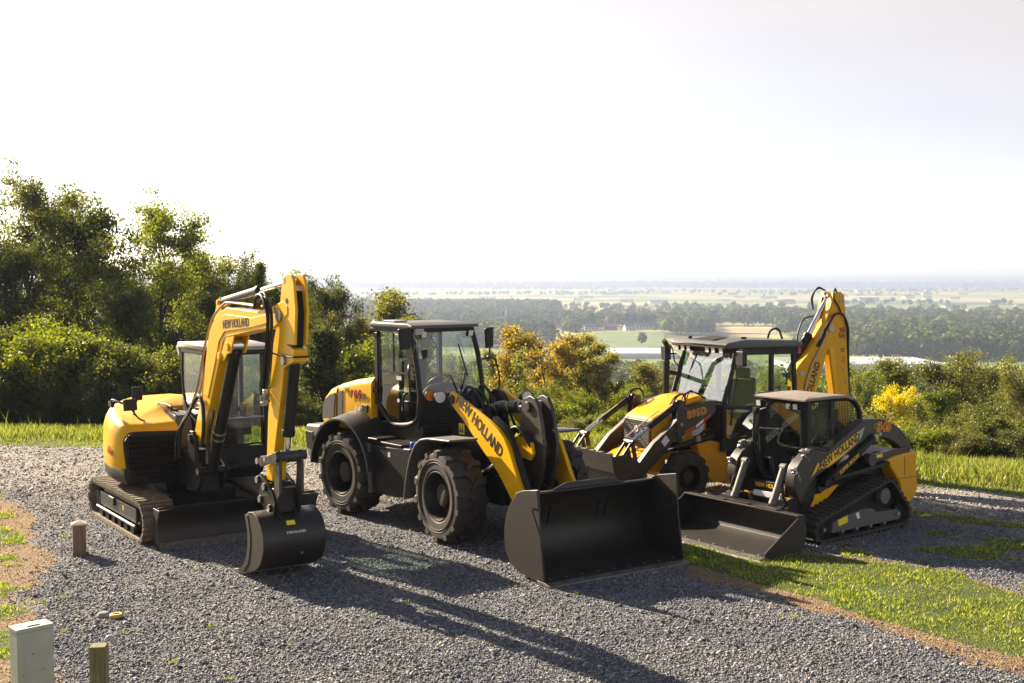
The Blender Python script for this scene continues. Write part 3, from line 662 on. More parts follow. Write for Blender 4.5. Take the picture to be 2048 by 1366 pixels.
mid = [('tree', 'slim', 'gold', 790, 583, 60, 'golden autumn tree rising above the wheel loader cab roof', 1.15), ('tree', 'slim', 'gold', 862, 633, 58, 'golden treetop showing over the middle of the loader roof', .9),
       ('tree', 'slim', 'orange', 1046, 655, 52, 'brightest orange tree between the wheel loader and the backhoe', 1.05), ('tree', 'slim', 'gold', 1185, 705, 54, 'low golden tree between the orange trees and the backhoe', .9), ('tree', 'slim', 'gold', 1012, 700, 56, 'slender golden tree left of the brightest orange one', .8), ('tree', 'slim', 'orange', 1075, 668, 60, 'slender orange tree right behind the brightest orange one', .8), ('tree', 'slim', 'gold', 1135, 668, 62, 'slender golden tree between two broader ones', .8), ('tree', 'bare', 'orange', 1080, 690, 49, 'thin orange tree between the two larger orange ones', 1.2), ('tree', 'bare', 'gold', 996, 690, 50, 'half bare thin tree right of the loader mirror', 1.0),
       ('tree', 'slim', 'orange', 1115, 672, 55, 'orange-gold tree right of the brightest orange one', 1.1), ('tree', 'slim', 'gold', 1150, 686, 57, 'golden slim tree left of the white greenhouse roofs', 1.0),
       ('tree', 'bare', 'olive', 968, 720, 47, 'sparse olive tree close behind the loader windscreen', 1.0), ('tree', 'airy_b', 'olive', 1215, 745, 56, 'olive tree below the greenhouse roofs left of the backhoe', .6),
       ('tree', 'slim', 'gold', 1298, 722, 60, 'golden-olive tree left of the backhoe exhaust pipe', 1.2), ('tree', 'broad', 'fresh', 1085, 762, 46, 'yellow-green tree under the orange trees', .8),
       ('tree', 'airy', 'fresh', 900, 700, 52, 'yellow-green tree seen through the loader windscreen', .6), ('tree', 'airy', 'green', 800, 690, 48, 'green tree seen through the loader side window', .6),
       ('tree', 'broad', 'fresh', 1165, 778, 44, 'yellow-green tree above the backhoe front bucket', .8), ('tree', 'broad', 'fresh', 1265, 770, 48, 'yellow-green tree left of the backhoe hood', .8),
       ('tree', 'broad', 'olive', 1340, 765, 52, 'olive tree directly behind the backhoe exhaust', .8), ('tree', 'airy', 'fresh', 1450, 740, 56, 'green tree seen through the backhoe windscreen', .7), ('tree', 'airy', 'fresh', 1545, 735, 55, 'green tree seen through the backhoe side windows', .7),
       ('tree', 'broad', 'yellow', 1795, 772, 42, 'bright yellow tree behind the track loader', .72), ('tree', 'slim', 'green', 1808, 722, 48, 'slim green tree rising over the bright yellow tree', 1.0),
       ('tree', 'broad', 'olive', 1900, 704, 50, 'large olive tree right of the bright yellow tree', .9), ('tree', 'airy', 'green', 1720, 755, 56, 'green tree right of the backhoe arm', .5),
       ('tree', 'airy', 'olive', 1990, 726, 48, 'olive tree near the right edge of the slope', .85), ('tree', 'broad', 'olive', 2050, 735, 44, 'olive tree cut by the right edge of the view', .8), ('tree', 'slim', 'fresh', 1860, 775, 40, 'yellow-green slim tree in front of the large olive tree', 1.1),
       ('tree', 'broad', 'fresh', 1705, 730, 64, 'yellow-green tree rising beyond the backhoe arm', .8), ('tree', 'broad', 'olive', 1765, 722, 68, 'farthest olive tree left of the slim green one', .8), ('tree', 'broad', 'fresh', 1945, 712, 60, 'yellow-green tree between the large olive tree and the right edge', .8), ('tree', 'broad', 'olive', 2020, 728, 66, 'farthest olive tree at the right edge of the slope', .8),
       ('tree', 'broad', 'fresh', 1020, 742, 66, 'yellow-green tree beyond the half bare one', .7), ('tree', 'broad', 'olive', 1100, 735, 74, 'olive tree filling the gap behind the orange trees', .8), ('tree', 'broad', 'fresh', 1225, 758, 66, 'yellow-green tree below the left greenhouse', .8), ('tree', 'broad', 'olive', 1310, 748, 72, 'olive tree beyond the backhoe exhaust', .8), ('tree', 'broad', 'fresh', 940, 735, 62, 'yellow-green tree just right of the loader cab', .7),
       ('tree', 'broad', 'green', 1660, 768, 50, 'green tree between the boom and the arm of the backhoe', .5)]
for nm, k, m, u, v, Y, lb, w in mid: by_top(nm, k, m, u, v, Y, lb, 'tree', 'autumn trees on the slope', wide=w)
sh2 = [(1020, 790, 36, 'shrub', 'fresh'), (1110, 800, 35, 'shrub_b', 'fresh'), (1060, 835, 31, 'shrub', 'fresh'), (1160, 838, 31, 'shrub_b', 'olive'), (1235, 815, 34, 'shrub', 'fresh'), (950, 800, 34, 'shrub_b', 'green'),
       (870, 780, 34, 'shrub', 'green'), (780, 790, 33, 'shrub_b', 'green'), (1320, 820, 36, 'shrub', 'olive'), (1400, 800, 36, 'shrub_b', 'fresh'), (1480, 790, 36, 'shrub', 'fresh'), (1570, 800, 35, 'shrub_b', 'fresh'),
       (1850, 845, 28.5, 'shrub', 'fresh'), (1915, 838, 28, 'shrub_b', 'olive'), (1975, 822, 27.5, 'shrub', 'green'), (2045, 835, 26.5, 'shrub_b', 'green'), (1830, 885, 26.5, 'shrub', 'dark'), (1900, 882, 25.8, 'shrub_b', 'fresh'), (1960, 880, 25.2, 'shrub', 'olive'), (2030, 870, 24.6, 'shrub', 'dark'),
       (1770, 860, 29, 'shrub_b', 'green'), (1690, 845, 31, 'shrub', 'green'), (1700, 800, 38, 'shrub', 'olive')]
shl2 = ['yellow-green shrub below the brightest orange tree', 'yellow-green shrub right of the loader headlight on its stalk', 'low yellow-green shrub behind the loader bucket lever', 'low olive shrub above the raised backhoe front bucket', 'yellow-green shrub left of the backhoe hood cylinders', 'green shrub low behind the loader boom arms',
        'green shrub seen low through the loader windscreen', 'green shrub seen low through the loader door', 'olive shrub behind the backhoe hood', 'yellow-green shrub low behind the backhoe windscreen', 'yellow-green shrub behind the backhoe seat', 'yellow-green shrub behind the rear window of the backhoe',
        'yellow-green shrub below the bright yellow tree', 'olive shrub right of the track loader above the verge', 'green shrub in the upper right thicket', 'green shrub at the right edge of the thicket', 'dark low shrub just beyond the track loader rear', 'low yellow-green shrub at the grass edge on the right', 'low olive shrub at the grass edge near the right side', 'low dark shrub at the grass edge at the extreme right',
        'green shrub behind the arched arm of the track loader', 'green shrub behind the track loader cab', 'olive shrub seen between backhoe arm and track loader']
for (u, v, Y, k, m), lb in zip(sh2, shl2): by_top('shrub', k, m, u, v, Y, lb, 'shrub', 'shrubs on the slope', wide=1.05)

# ------------------------------------------------------------------ the valley
def far_wood(name, x, y, h, quads, leaf, mat, label, seed):
    rg = np.random.RandomState(seed); n = len(x)
    z = height(x, y); r = h * rg.uniform(.32, .50, n)
    d = rg.normal(0, 1, (n, quads, 3)); d[..., 2] = np.abs(d[..., 2]) * 1.1 - .45; d /= np.linalg.norm(d, axis=2)[..., None]
    lump = 1 + .28 * np.sin(d[..., 0] * 5 + rg.uniform(0, 6, n)[:, None]) * np.sin(d[..., 1] * 5 + rg.uniform(0, 6, n)[:, None]) + .12 * rg.normal(0, 1, (n, quads))
    c = np.stack([x, y, z + h * .58], -1)[:, None]
    P = c + d * lump[..., None] * np.stack([r, r, h * .43], -1)[:, None]
    P = P.reshape(-1, 3); m = len(P)
    nrm = (d + rg.normal(0, .22, d.shape)).reshape(-1, 3); nrm /= np.linalg.norm(nrm, axis=1)[:, None]
    a = np.cross(nrm, rg.normal(0, 1, (m, 3))); a /= np.linalg.norm(a, axis=1)[:, None]; b = np.cross(nrm, a)
    s = (np.repeat(h, quads) * leaf * rg.uniform(.6, 1.4, m))[:, None]
    V = np.stack([P - a * s, P + b * s, P + a * s, P - b * s], 1).reshape(-1, 3)
    tint = np.repeat(rg.normal(.5, .22, n), quads) + rg.normal(0, .12, m)
    o = np_mesh(name, V, np.arange(m * 4).reshape(-1, 4), LEAF[mat], rnd=np.clip(tint, 0, 1))
    tag(o, label, 'wood', kind='stuff'); return o
LEAF['wood'] = leafmat('far_wood_leaves', [(.024, .042, .012), (.075, .105, .024), (.19, .205, .048)], .10, 1.1, big=.02, gloss=0.0)
rv = np.random.RandomState(99)
def band(n, u0, u1, Y0, Y1, f=None):
    Y = rv.uniform(Y0, Y1, n); u = rv.uniform(u0, u1, n); x = (u - 1024) / F_PX * Y
    if f is not None:
        k = f(u, Y, x); x, Y = x[k], Y[k]
    return x, Y
GH = [(1040, 1345, 885, 955), (1560, 1860, 775, 845)]          # greenhouse roofs: bearing range and distance range
hs = [(1182, 1370, 17, 9, 4.5, 10, 'wallw', 'roofg', 'long pale grey-roofed house at the left end of the village'), (1222, 1392, 15, 9, 4, -6, 'wallb', 'roofr', 'red brick house in the middle of the village'),
      (1258, 1378, 12, 8, 4.5, 20, 'wallw', 'roofg', 'small white house right of the brick one'), (1290, 1405, 24, 10, 4, 4, 'wallw', 'roofg', 'longest white house at the right of the village above the meadow'),
      (1000, 1500, 26, 13, 8, 8, 'wallw', 'roofg', 'big pale church hall right of the loader mirror'), (1065, 1450, 13, 9, 4, -12, 'wallw', 'roofg', 'white house behind the orange treetop'), (1105, 1430, 14, 9, 4, 15, 'wallw', 'roofr', 'white brown-roofed house left of the village'),
      (1818, 1560, 14, 9, 4, 10, 'wallw', 'roofg', 'white house among trees above the right greenhouse'), (1868, 1540, 8, 8, 6, 0, 'wallw', 'roofg', 'white tower-like house in the right hand woods'), (1935, 1520, 15, 9, 4, -8, 'wallb', 'roofr', 'brown house in the clearing to the right'), (1982, 1530, 17, 9, 4, 6, 'wallw', 'roofr', 'white house with brown roof near the right edge'), (1715, 1580, 12, 8, 4, 10, 'wallw', 'roofg', 'white house close to the right of the backhoe arm')]
def clear(u, Y, x):
    k = np.ones(len(u), bool)
    for q in hs:
        m = 26 if q[1] < 1480 else 16
        k &= ~((np.abs(u - q[0]) < m) & (Y > q[1] - 210) & (Y < q[1] + 14))
    for a, b, c, d in GH: k &= ~((u > a - 14) & (u < b + 14) & (Y > c - 75) & (Y < d + 12))
    k &= ~((u > 1195) & (u < 1325) & (Y > 1000 + 60 * np.sin(u * .07)) & (Y < 1300) & (fbm(x, Y, 40, 91) < .62))     # mown slope below the village
    k &= ~((u > 1420) & (u < 1560) & (Y > 1230) & (Y < 1500))     # stubble field
    k &= ~((u > 1960) & (Y > 690) & (Y < 800))                     # golden field at the right
    return k
x, y = band(3000, 250, 2300, 370, 610, lambda u, Y, x: (u < 1500) | (Y < 560)); far_wood('valley_wood', x, y, rv.uniform(8, 17, len(x)), 170, .075, 'wood', 'mixed green wood on the valley floor below the slope', 1)
x, y = band(4200, 700, 2300, 860, 1240, lambda u, Y, x: clear(u, Y, x) & ((u > 1600) | (Y > 955)) & (fbm(x, Y, 160, 71) > np.where(u > 1650, .38, .47))); far_wood('valley_wood', x, y, rv.uniform(10, 20, len(x)), 110, .095, 'wood', 'dark wood standing behind the white greenhouse roofs', 2)
x, y = band(5200, 500, 2350, 1240, 1800, lambda u, Y, x: clear(u, Y, x) & (fbm(x * .6, Y * 1.5, 170, 72) > np.where(u > 1690, .44, np.where(u < 1110, .46, .535))) & ~((u < 760) & (Y < 1600))); far_wood('valley_wood', x, y, rv.uniform(10, 19, len(x)), 80, .11, 'wood', 'broken woods around the village in the middle of the valley', 3)
x, y = band(1300, 1110, 2100, 1240, 2300, lambda u, Y, x: clear(u, Y, x) & (fbm(x, Y, 45, 76) > .57)); far_wood('valley_wood', x, y, rv.uniform(8, 16, len(x)), 70, .11, 'wood', 'single trees and small clumps dotted between the village and the fields', 7)
x, y = band(3000, 560, 1115, 1900, 2350); far_wood('valley_wood', x, y, rv.uniform(12, 21, len(x)), 60, .125, 'wood', 'long dark belt of wood behind the loader cab', 4)
x, y = band(6500, 300, 2400, 2350, 7600, lambda u, Y, x: fbm(x * .45, Y * 1.8, 420, 73) > .64); far_wood('hedgerow', x, y, rv.uniform(9, 15, len(x)), 14, .28, 'wood', 'scattered hedges and copses among the far fields', 5)

x, y = band(2600, 600, 2100, 7400, 10500, lambda u, Y, x: fbm(x * .35, Y * 1.2, 900, 74) > .5); far_wood('far_hill_wood', x, y, rv.uniform(18, 34, len(x)), 12, .5, 'wood', 'faint blue wooded ridges on the horizon', 6)

# greenhouses: rows of low white tunnels, each roof block one thing
MT['poly'] = pmat('white_polythene_sheet', (.62, .62, .63), .4, var=.05)
def greenhouse(u0, u1, Y0, Y1, label):
    Yc = (Y0 + Y1) / 2; x0, x1 = at(u0, Yc), at(u1, Yc); z = gz((x0 + x1) / 2, Yc)
    o = empty('greenhouse', ((x0 + x1) / 2, Yc, z), 0, label, 'greenhouse')
    N = 9; w = (Y1 - Y0) / N; rf = MB()
    for k in range(N):
        y0 = -(Y1 - Y0) / 2 + k * w
        pts = [(y0 + w * (.5 - .5 * math.cos(math.pi * i / 8)), 2.2 + 2.6 * math.sin(math.pi * i / 8)) for i in range(9)]
        rf.rings([[(x, a, b) for a, b in pts] + [(x, y0 + w, 2.19), (x, y0, 2.19)] for x in ((x0 - x1) / 2, (x1 - x0) / 2)], 0, True)
    rf.build('roof', MT['poly'], o)
    wl_ = MB(); wl_.box((x0 - x1) / 2 + .1, (x1 - x0) / 2 - .1, -(Y1 - Y0) / 2 + .3, (Y1 - Y0) / 2 - .3, -1.5, 2.18); wl_.build('wall', MT['poly'], o)
greenhouse(*GH[0], 'long white plastic greenhouse block left of the backhoe'); greenhouse(*GH[1], 'long white plastic greenhouse block right of the backhoe arm')

def sheet(name, u0, u1, Y0, Y1, mat):
    n = 14; V = []
    for j in range(n + 1):
        for i in range(n + 1):
            Yv = Y0 + (Y1 - Y0) * j / n; uv = u0 + (u1 - u0) * i / n; xv = at(uv, Yv); V.append((xv, Yv, gz(xv, Yv) + .45))
    ii = np.arange((n + 1) ** 2).reshape(n + 1, n + 1)
    o = np_mesh(name, V, np.stack([ii[:-1, :-1], ii[:-1, 1:], ii[1:, 1:], ii[1:, :-1]], -1).reshape(-1, 4), mat); tag(o, kind='structure')
sheet('meadow', 1190, 1330, 985, 1330, pmat('mown_meadow', (.10, .15, .035), .9, scale=.05, var=.2))
sheet('stubble_field', 1432, 1552, 1290, 1420, pmat('stubble', (.36, .24, .15), .9, scale=.05, var=.1)); sheet('corn_field', 1432, 1545, 1424, 1490, pmat('ripe_corn', (.40, .33, .12), .9, scale=.05, var=.1))
sheet('golden_field', 1955, 2300, 700, 775, pmat('golden_crop', (.36, .30, .06), .9, scale=.05, var=.15))

MT['wallw'] = pmat('white_farm_wall', (.62, .60, .56), .7); MT['wallb'] = pmat('brick_wall', (.26, .12, .08), .8); MT['roofg'] = pmat('grey_roof', (.17, .16, .155), .7); MT['roofr'] = pmat('brown_roof', (.20, .11, .075), .7); MT['winf'] = pmat('dark_window', (.02, .02, .025), .2)
def house(u, Y, w, d, h, rz, wall, roof, label, group=None, name='house', windows=True):
    x = at(u, Y); o = empty(name, (x, Y, gz(x, Y)), rz, label, 'house' if name == 'house' else 'barn', group)
    b = MB(); b.box(-w / 2, w / 2, -d / 2, d / 2, -1.5, h); b.prism([(-d / 2, h), (d / 2, h), (0, h + d * .36)], -w / 2, w / 2, 0, 'x'); b.build('wall', MT[wall], o)
    r = MB()
    for s in (-1, 1):
        r.rings([[(xx, s * d * .56, h - d * .04), (xx, s * d * .56, h - d * .04 + .3), (xx, 0, h + d * .36 + .35), (xx, 0, h + d * .36 + .05)] for xx in (-w / 2 - .5, w / 2 + .5)], 0, False)
    r.build('roof', MT[roof], o)
    if windows:
        for k in range(max(2, int(w // 4))):
            f = MB(); xx = -w / 2 + w * (k + .5) / max(2, int(w // 4)); f.box(xx - .6, xx + .6, -d / 2 - .06, -d / 2 + .02, h * .35, h * .75); f.build('window', MT['winf'], o)
    return o
for q in hs: house(*q)
st = MB(); xs, ys = at(1012, 1495), 1495; zb = gz(xs, ys)
st.box(-2.2, 2.2, -2.2, 2.2, -1, 13); st.rings([[(-2.3, -2.3, 13), (2.3, -2.3, 13), (2.3, 2.3, 13), (-2.3, 2.3, 13)], [(-.1, -.1, 26), (.1, -.1, 26), (.1, .1, 26), (-.1, .1, 26)]], 0, False)
s_o = st.build('steeple', MT['wallw']); s_o.location = (xs, ys, zb); tag(s_o, 'thin white steeple beside the big pale hall', 'steeple')
fp = None
for k in range(46):
    Y = rv.choice([2500, 2900, 3300, 3900, 4600, 5600]) * rv.uniform(.93, 1.07); u = rv.uniform(760, 2080); x = at(u, Y)
    if fp is None:
        b = MB(); b.box(-11, 11, -5, 5, -2, 5); b.prism([(-5.6, 4.9), (5.6, 4.9), (0, 8)], -11.5, 11.5, 1, 'x'); fp = b.build('farm_building', [MT['wallw'], MT['roofg']]); o = fp
    else:
        o = fp.copy(); COL.objects.link(o)
    o.location = (x, Y, gz(x, Y)); s = rv.uniform(.8, 1.9); o.scale = (s * rv.uniform(.8, 1.6), s, s * .8); o.rotation_euler = (0, 0, rv.uniform(-.5, .5))
    tag(o, 'tiny white farm building among the distant hazy fields', 'farm building', 'farm buildings in the far fields')

# ------------------------------------------------------------------ haze: one closed box round everything
hz = MB(); hz.box(-7600, 7600, -40, 13900, -75, 16)
hm = bpy.data.materials.new('haze_air'); hm.use_nodes = True; hn = hm.node_tree.nodes; hn.clear()
ho = hn.new('ShaderNodeOutputMaterial'); hv = hn.new('ShaderNodeVolumePrincipled'); hv.inputs['Color'].default_value = (.42, .50, .66, 1); hv.inputs['Density'].default_value = 2.4e-4; hv.inputs['Anisotropy'].default_value = .25
hm.node_tree.links.new(hv.outputs[0], ho.inputs['Volume'])
haze = hz.build('haze', hm); tag(haze, kind='stuff')
# ------------------------------------------------------------------ machine parts
def wheel(parent, c, r, w, rr, side, lugs=16, hub=.16, hubm='rubber', skew=.30, dusty='rubber', rz=0.0):
    W = bpy.data.objects.new('wheel', None); COL.objects.link(W); W.parent = parent; W.location = c; W.rotation_euler = (0, 0, math.radians(rz)); W.empty_display_size = .2
    t = MB(); h = w / 2
    t.lathe([(rr - .01, -h * .80), (rr + .035, -h * .95), (r * .80, -h * 1.0), (r * .885, -h * .97), (r * .915, -h * .80), (r * .925, 0), (r * .915, h * .80), (r * .885, h * .97), (r * .80, h), (rr + .035, h * .95), (rr - .01, h * .80)], (0, 0, 0), 'y', 48)
    for k in (.90, .97): t.lathe([(r * .78 * k, side * h * .99), (r * .78 * k + .006, side * (h + .006)), (r * .78 * k + .012, side * h * .99)], (0, 0, 0), 'y', 48)
    t.build('tyre', MT[dusty], W)
    g = MB()
    for s in (-1, 1):
        for i in range(lugs):
            t0 = 2 * math.pi * (i + (.5 if s > 0 else 0)) / lugs; rg = []
            for j in range(6):
                q = j / 5; y = s * (-.02 + q * (h * 1.02 + .02)); th = t0 + skew * (q + .25 * math.sin(q * math.pi * 1.6)); hw = (.055 if q < .9 else .05) * (r / .66) ** .5
                ro = r * (1 - .035 * q ** 3) if j < 5 else r * .955; rb = r * .90 if j < 5 else r * .84
                rg.append([(R_ * math.cos(th + a / R_), y, R_ * math.sin(th + a / R_)) for a, R_ in ((-hw, rb), (hw, rb), (hw * .82, ro), (-hw * .82, ro))])
            g.rings(rg, 0, False)
    g.build('tread', MT['treadclean'] if dusty == 'rubber' else MT['dusty'], W)
    m = MB(); s = side
    m.lathe([(rr + .012, s * h * .90), (rr - .005, s * h * .93), (rr * .93, s * h * .80), (rr * .88, s * h * .25), (rr * .80, s * h * .10), (rr * .50, s * h * .06), (rr * .46, -s * h * .1), (rr * .9, -s * h * .6), (rr + .01, -s * h * .85)], (0, 0, 0), 'y', 40)
    m.build('rim', MT['black'], W)
    b = MB(); b.lathe([(.001, s * h * .62), (hub * .82, s * h * .62), (hub, s * h * .55), (hub * 1.03, s * h * .05), (.001, s * h * .0)], (0, 0, 0), 'y', 28)
    for i in range(10):
        a = i * 2 * math.pi / 10; q = rr * .66; b.cyl((q * math.cos(a), s * h * .08, q * math.sin(a)), (q * math.cos(a), s * h * .2, q * math.sin(a)), .016, n=6)
    b.build('hub', MT[hubm], W)
    return W

def loop_path(circs, step):
    n = len(circs); pts = []; nor = []; nan = []
    for i in range(n):
        A, B = circs[i], circs[(i + 1) % n]; dx, dz = B[0] - A[0], B[1] - A[1]; L = math.hypot(dx, dz)
        nan.append(math.atan2(dz, dx) - math.acos((A[2] - B[2]) / L))
    raw = []
    for i in range(n):
        c = circs[i]; a0, a1 = nan[i - 1], nan[i]
        while a1 < a0: a1 += 2 * math.pi
        k = max(2, int((a1 - a0) / .12))
        for j in range(k + 1):
            a = a0 + (a1 - a0) * j / k; raw.append((c[0] + c[2] * math.cos(a), c[1] + c[2] * math.sin(a)))
    P = np.array(raw + [raw[0]]); sl = np.concatenate([[0], np.cumsum(np.hypot(*np.diff(P, axis=0).T))]); N = int(round(sl[-1] / step))
    t = np.arange(N) * sl[-1] / N; x = np.interp(t, sl, P[:, 0]); z = np.interp(t, sl, P[:, 1])
    tx = np.roll(x, -1) - np.roll(x, 1); tz = np.roll(z, -1) - np.roll(z, 1); l = np.hypot(tx, tz)
    return [(x[i], z[i], tx[i] / l[i], tz[i] / l[i]) for i in range(N)]    # outward normal is (tz, -tx)

def track_belt(parent, circs, y0, y1, th, pitch, mat, barh=.03, barw=.5, steel=False):
    b = MB(); pa = loop_path(circs, pitch / 3)
    b.rings([[(x - tz * th, y0, z + tx * th), (x - tz * th, y1, z + tx * th), (x, y1, z), (x, y0, z)] for x, z, tx, tz in pa], 0, False, closed=True)
    for x, z, tx, tz in loop_path(circs, pitch):
        ux, uz = tz, -tx
        if steel:
            for dx_, wd, hh in ((0, pitch * .44, .018), (pitch * .20, .020, .050), (-pitch * .20, .018, .042)):
                rg = [[(x + tx * (dx_ + a) + ux * q, y, z + tz * (dx_ + a) + uz * q) for a, q in ((-wd, -.002), (wd, -.002), (wd, hh), (-wd, hh))] for y in (y0 - .012, y1 + .012)]
                b.rings(rg, 0, False)
        else:
            wd = pitch * barw / 2; m = (y0 + y1) / 2
            for ya, yb, sh in ((y0 - .004, m + .02, 0), (m - .02, y1 + .004, pitch * .5)):
                rg = [[(x + tx * (sh + a) + ux * q, y, z + tz * (sh + a) + uz * q) for a, q in ((-wd, -.004), (wd, -.004), (wd * .7, barh), (-wd * .7, barh))] for y in (ya, yb)]
                b.rings(rg, 0, False)
    return b.build('belt', mat, parent)

def ram(parent, p0, p1, r, frac=.6, name='hydraulic_cylinder', mat='black', rod=None, ears=True):
    p0, p1 = Vector(p0), Vector(p1); m = p0.lerp(p1, frac)
    b = MB(); b.cyl(p0, m, r, n=20); b.cyl(m - (m - p0).normalized() * .06, m + (m - p0).normalized() * .015, r * 1.14, n=20)
    if ears:
        ax = (p1 - p0).normalized().cross(Vector((0, 0, 1))).normalized() if abs((p1 - p0).normalized().z) < .97 else Vector((0, 1, 0))
        ay = Vector((0, 1, 0)); b.cyl(p0 - ay * r * .9, p0 + ay * r * .9, r * 1.05, n=16)
    o = b.build(name, MT[mat], parent, bevel=.003)
    q = MB(); q.cyl(m, p1, (rod or r * .55), n=18); q.cyl(p1 - Vector((0, r * .9, 0)), p1 + Vector((0, r * .9, 0)), r * .95, n=16)
    q.build('rod', MT['chrome'], o)
    return o

def hose(parent, pts, r=.016, mat='satin', name='hose'):
    return MB().tube(pts, r, 7).build(name, MT[mat], parent)

def pin(mb, c, r, l, mi=0):
    mb.cyl((c[0], c[1] - l / 2, c[2]), (c[0], c[1] + l / 2, c[2]), r, n=16, mi=mi)

def rrect(x, y0, y1, z0, z1, r, n=4):
    pts = []
    for cy, cz, a in ((y1 - r, z0 + r, -90), (y1 - r, z1 - r, 0), (y0 + r, z1 - r, 90), (y0 + r, z0 + r, 180)):
        for k in range(n + 1):
            t = math.radians(a + 90 * k / n); pts.append((x, cy + r * math.cos(t), cz + r * math.sin(t)))
    return pts

def quadpane(name, parent, pts, mat, th=.008, **kw):
    """a pane from a planar outline, given real thickness"""
    P = [Vector(p) for p in pts]; n = (P[1] - P[0]).cross(P[2] - P[0]).normalized() * th
    k = len(P); b = MB(); b.add([p for p in P] + [p + n for p in P], [list(range(k))[::-1], list(range(k, 2 * k))] + [(i, (i + 1) % k, k + (i + 1) % k, k + i) for i in range(k)])
    return b.build(name, MT[mat], parent, **kw)

def frame_bars(mb, pts, w, d, close=True, mi=0):
    n = len(pts)
    for i in range(n if close else n - 1): mb.bar(pts[i], pts[(i + 1) % n], w, d, mi)

def seat(parent, c, rz=0, w=.48):
    """a suspension seat facing +x at c (floor point)"""
    M = Matrix.Translation(c) @ Matrix.Rotation(math.radians(rz), 4, 'Z'); s = MB(); s.M = M
    s.box(-.2, .2, -.2, .2, 0, .22); s.rings([rrect(x, -w / 2, w / 2, z, z + .13, .05) for x, z in ((-.24, .24), (.0, .22), (.26, .25))])
    s.rings([[(x + (p[1]) * 0, p[1], p[2]) for p in rrect(x, -w / 2 * k, w / 2 * k, z0, z1, .05)] for x, z0, z1, k in ((-.22, .30, .92, 1), (-.33, .30, .95, .96))])
    s.rings([rrect(x, -.13, .13, .94, 1.12, .05) for x in (-.26, -.35)])
    for sgn in (-1, 1): s.box(-.18, .16, sgn * (w / 2 + .05) - .035, sgn * (w / 2 + .05) + .035, .44, .50)
    return s.build('seat', MT['fabric'], parent, bevel=.01)

def steering(parent, c, r=.19, tilt=35):
    s = MB(); M = Matrix.Translation(c) @ Matrix.Rotation(math.radians(-tilt), 4, 'Y'); s.M = M
    ring = [[((r + .014 * math.cos(a)) * math.cos(t), (r + .014 * math.cos(a)) * math.sin(t), .014 * math.sin(a)) for a in [k * math.pi / 3 for k in range(6)]] for t in [k * math.pi / 14 for k in range(28)]]
    s.rings(ring, 0, True, closed=True)
    for k in range(3): a = k * 2.09 + .5; s.bar((0, 0, 0), (r * math.cos(a), r * math.sin(a), 0), .03, .012)
    s.cyl((0, 0, .02), (0, 0, -.55), .03)
    return s.build('steering_wheel', MT['satin'], parent)

def work_lamp(parent, c, d, r=.05, mat='lamp', square=False):
    d = Vector(d).normalized(); c = Vector(c); b = MB()
    if square: b.bar(c - d * .05, c + d * .01, r * 2, r * 2)
    else: b.cyl(c - d * r * 1.3, c + d * .01, r * .75, r * 1.05, n=18)
    o = b.build('work_lamp', MT['satin'], parent, bevel=.004)
    q = MB()
    if square: q.bar(c + d * .01, c + d * .016, r * 1.7, r * 1.7)
    else: q.cyl(c + d * .01, c + d * .018, r * .92, r * .8, n=18)
    q.build('lens', MT[mat], o); return o
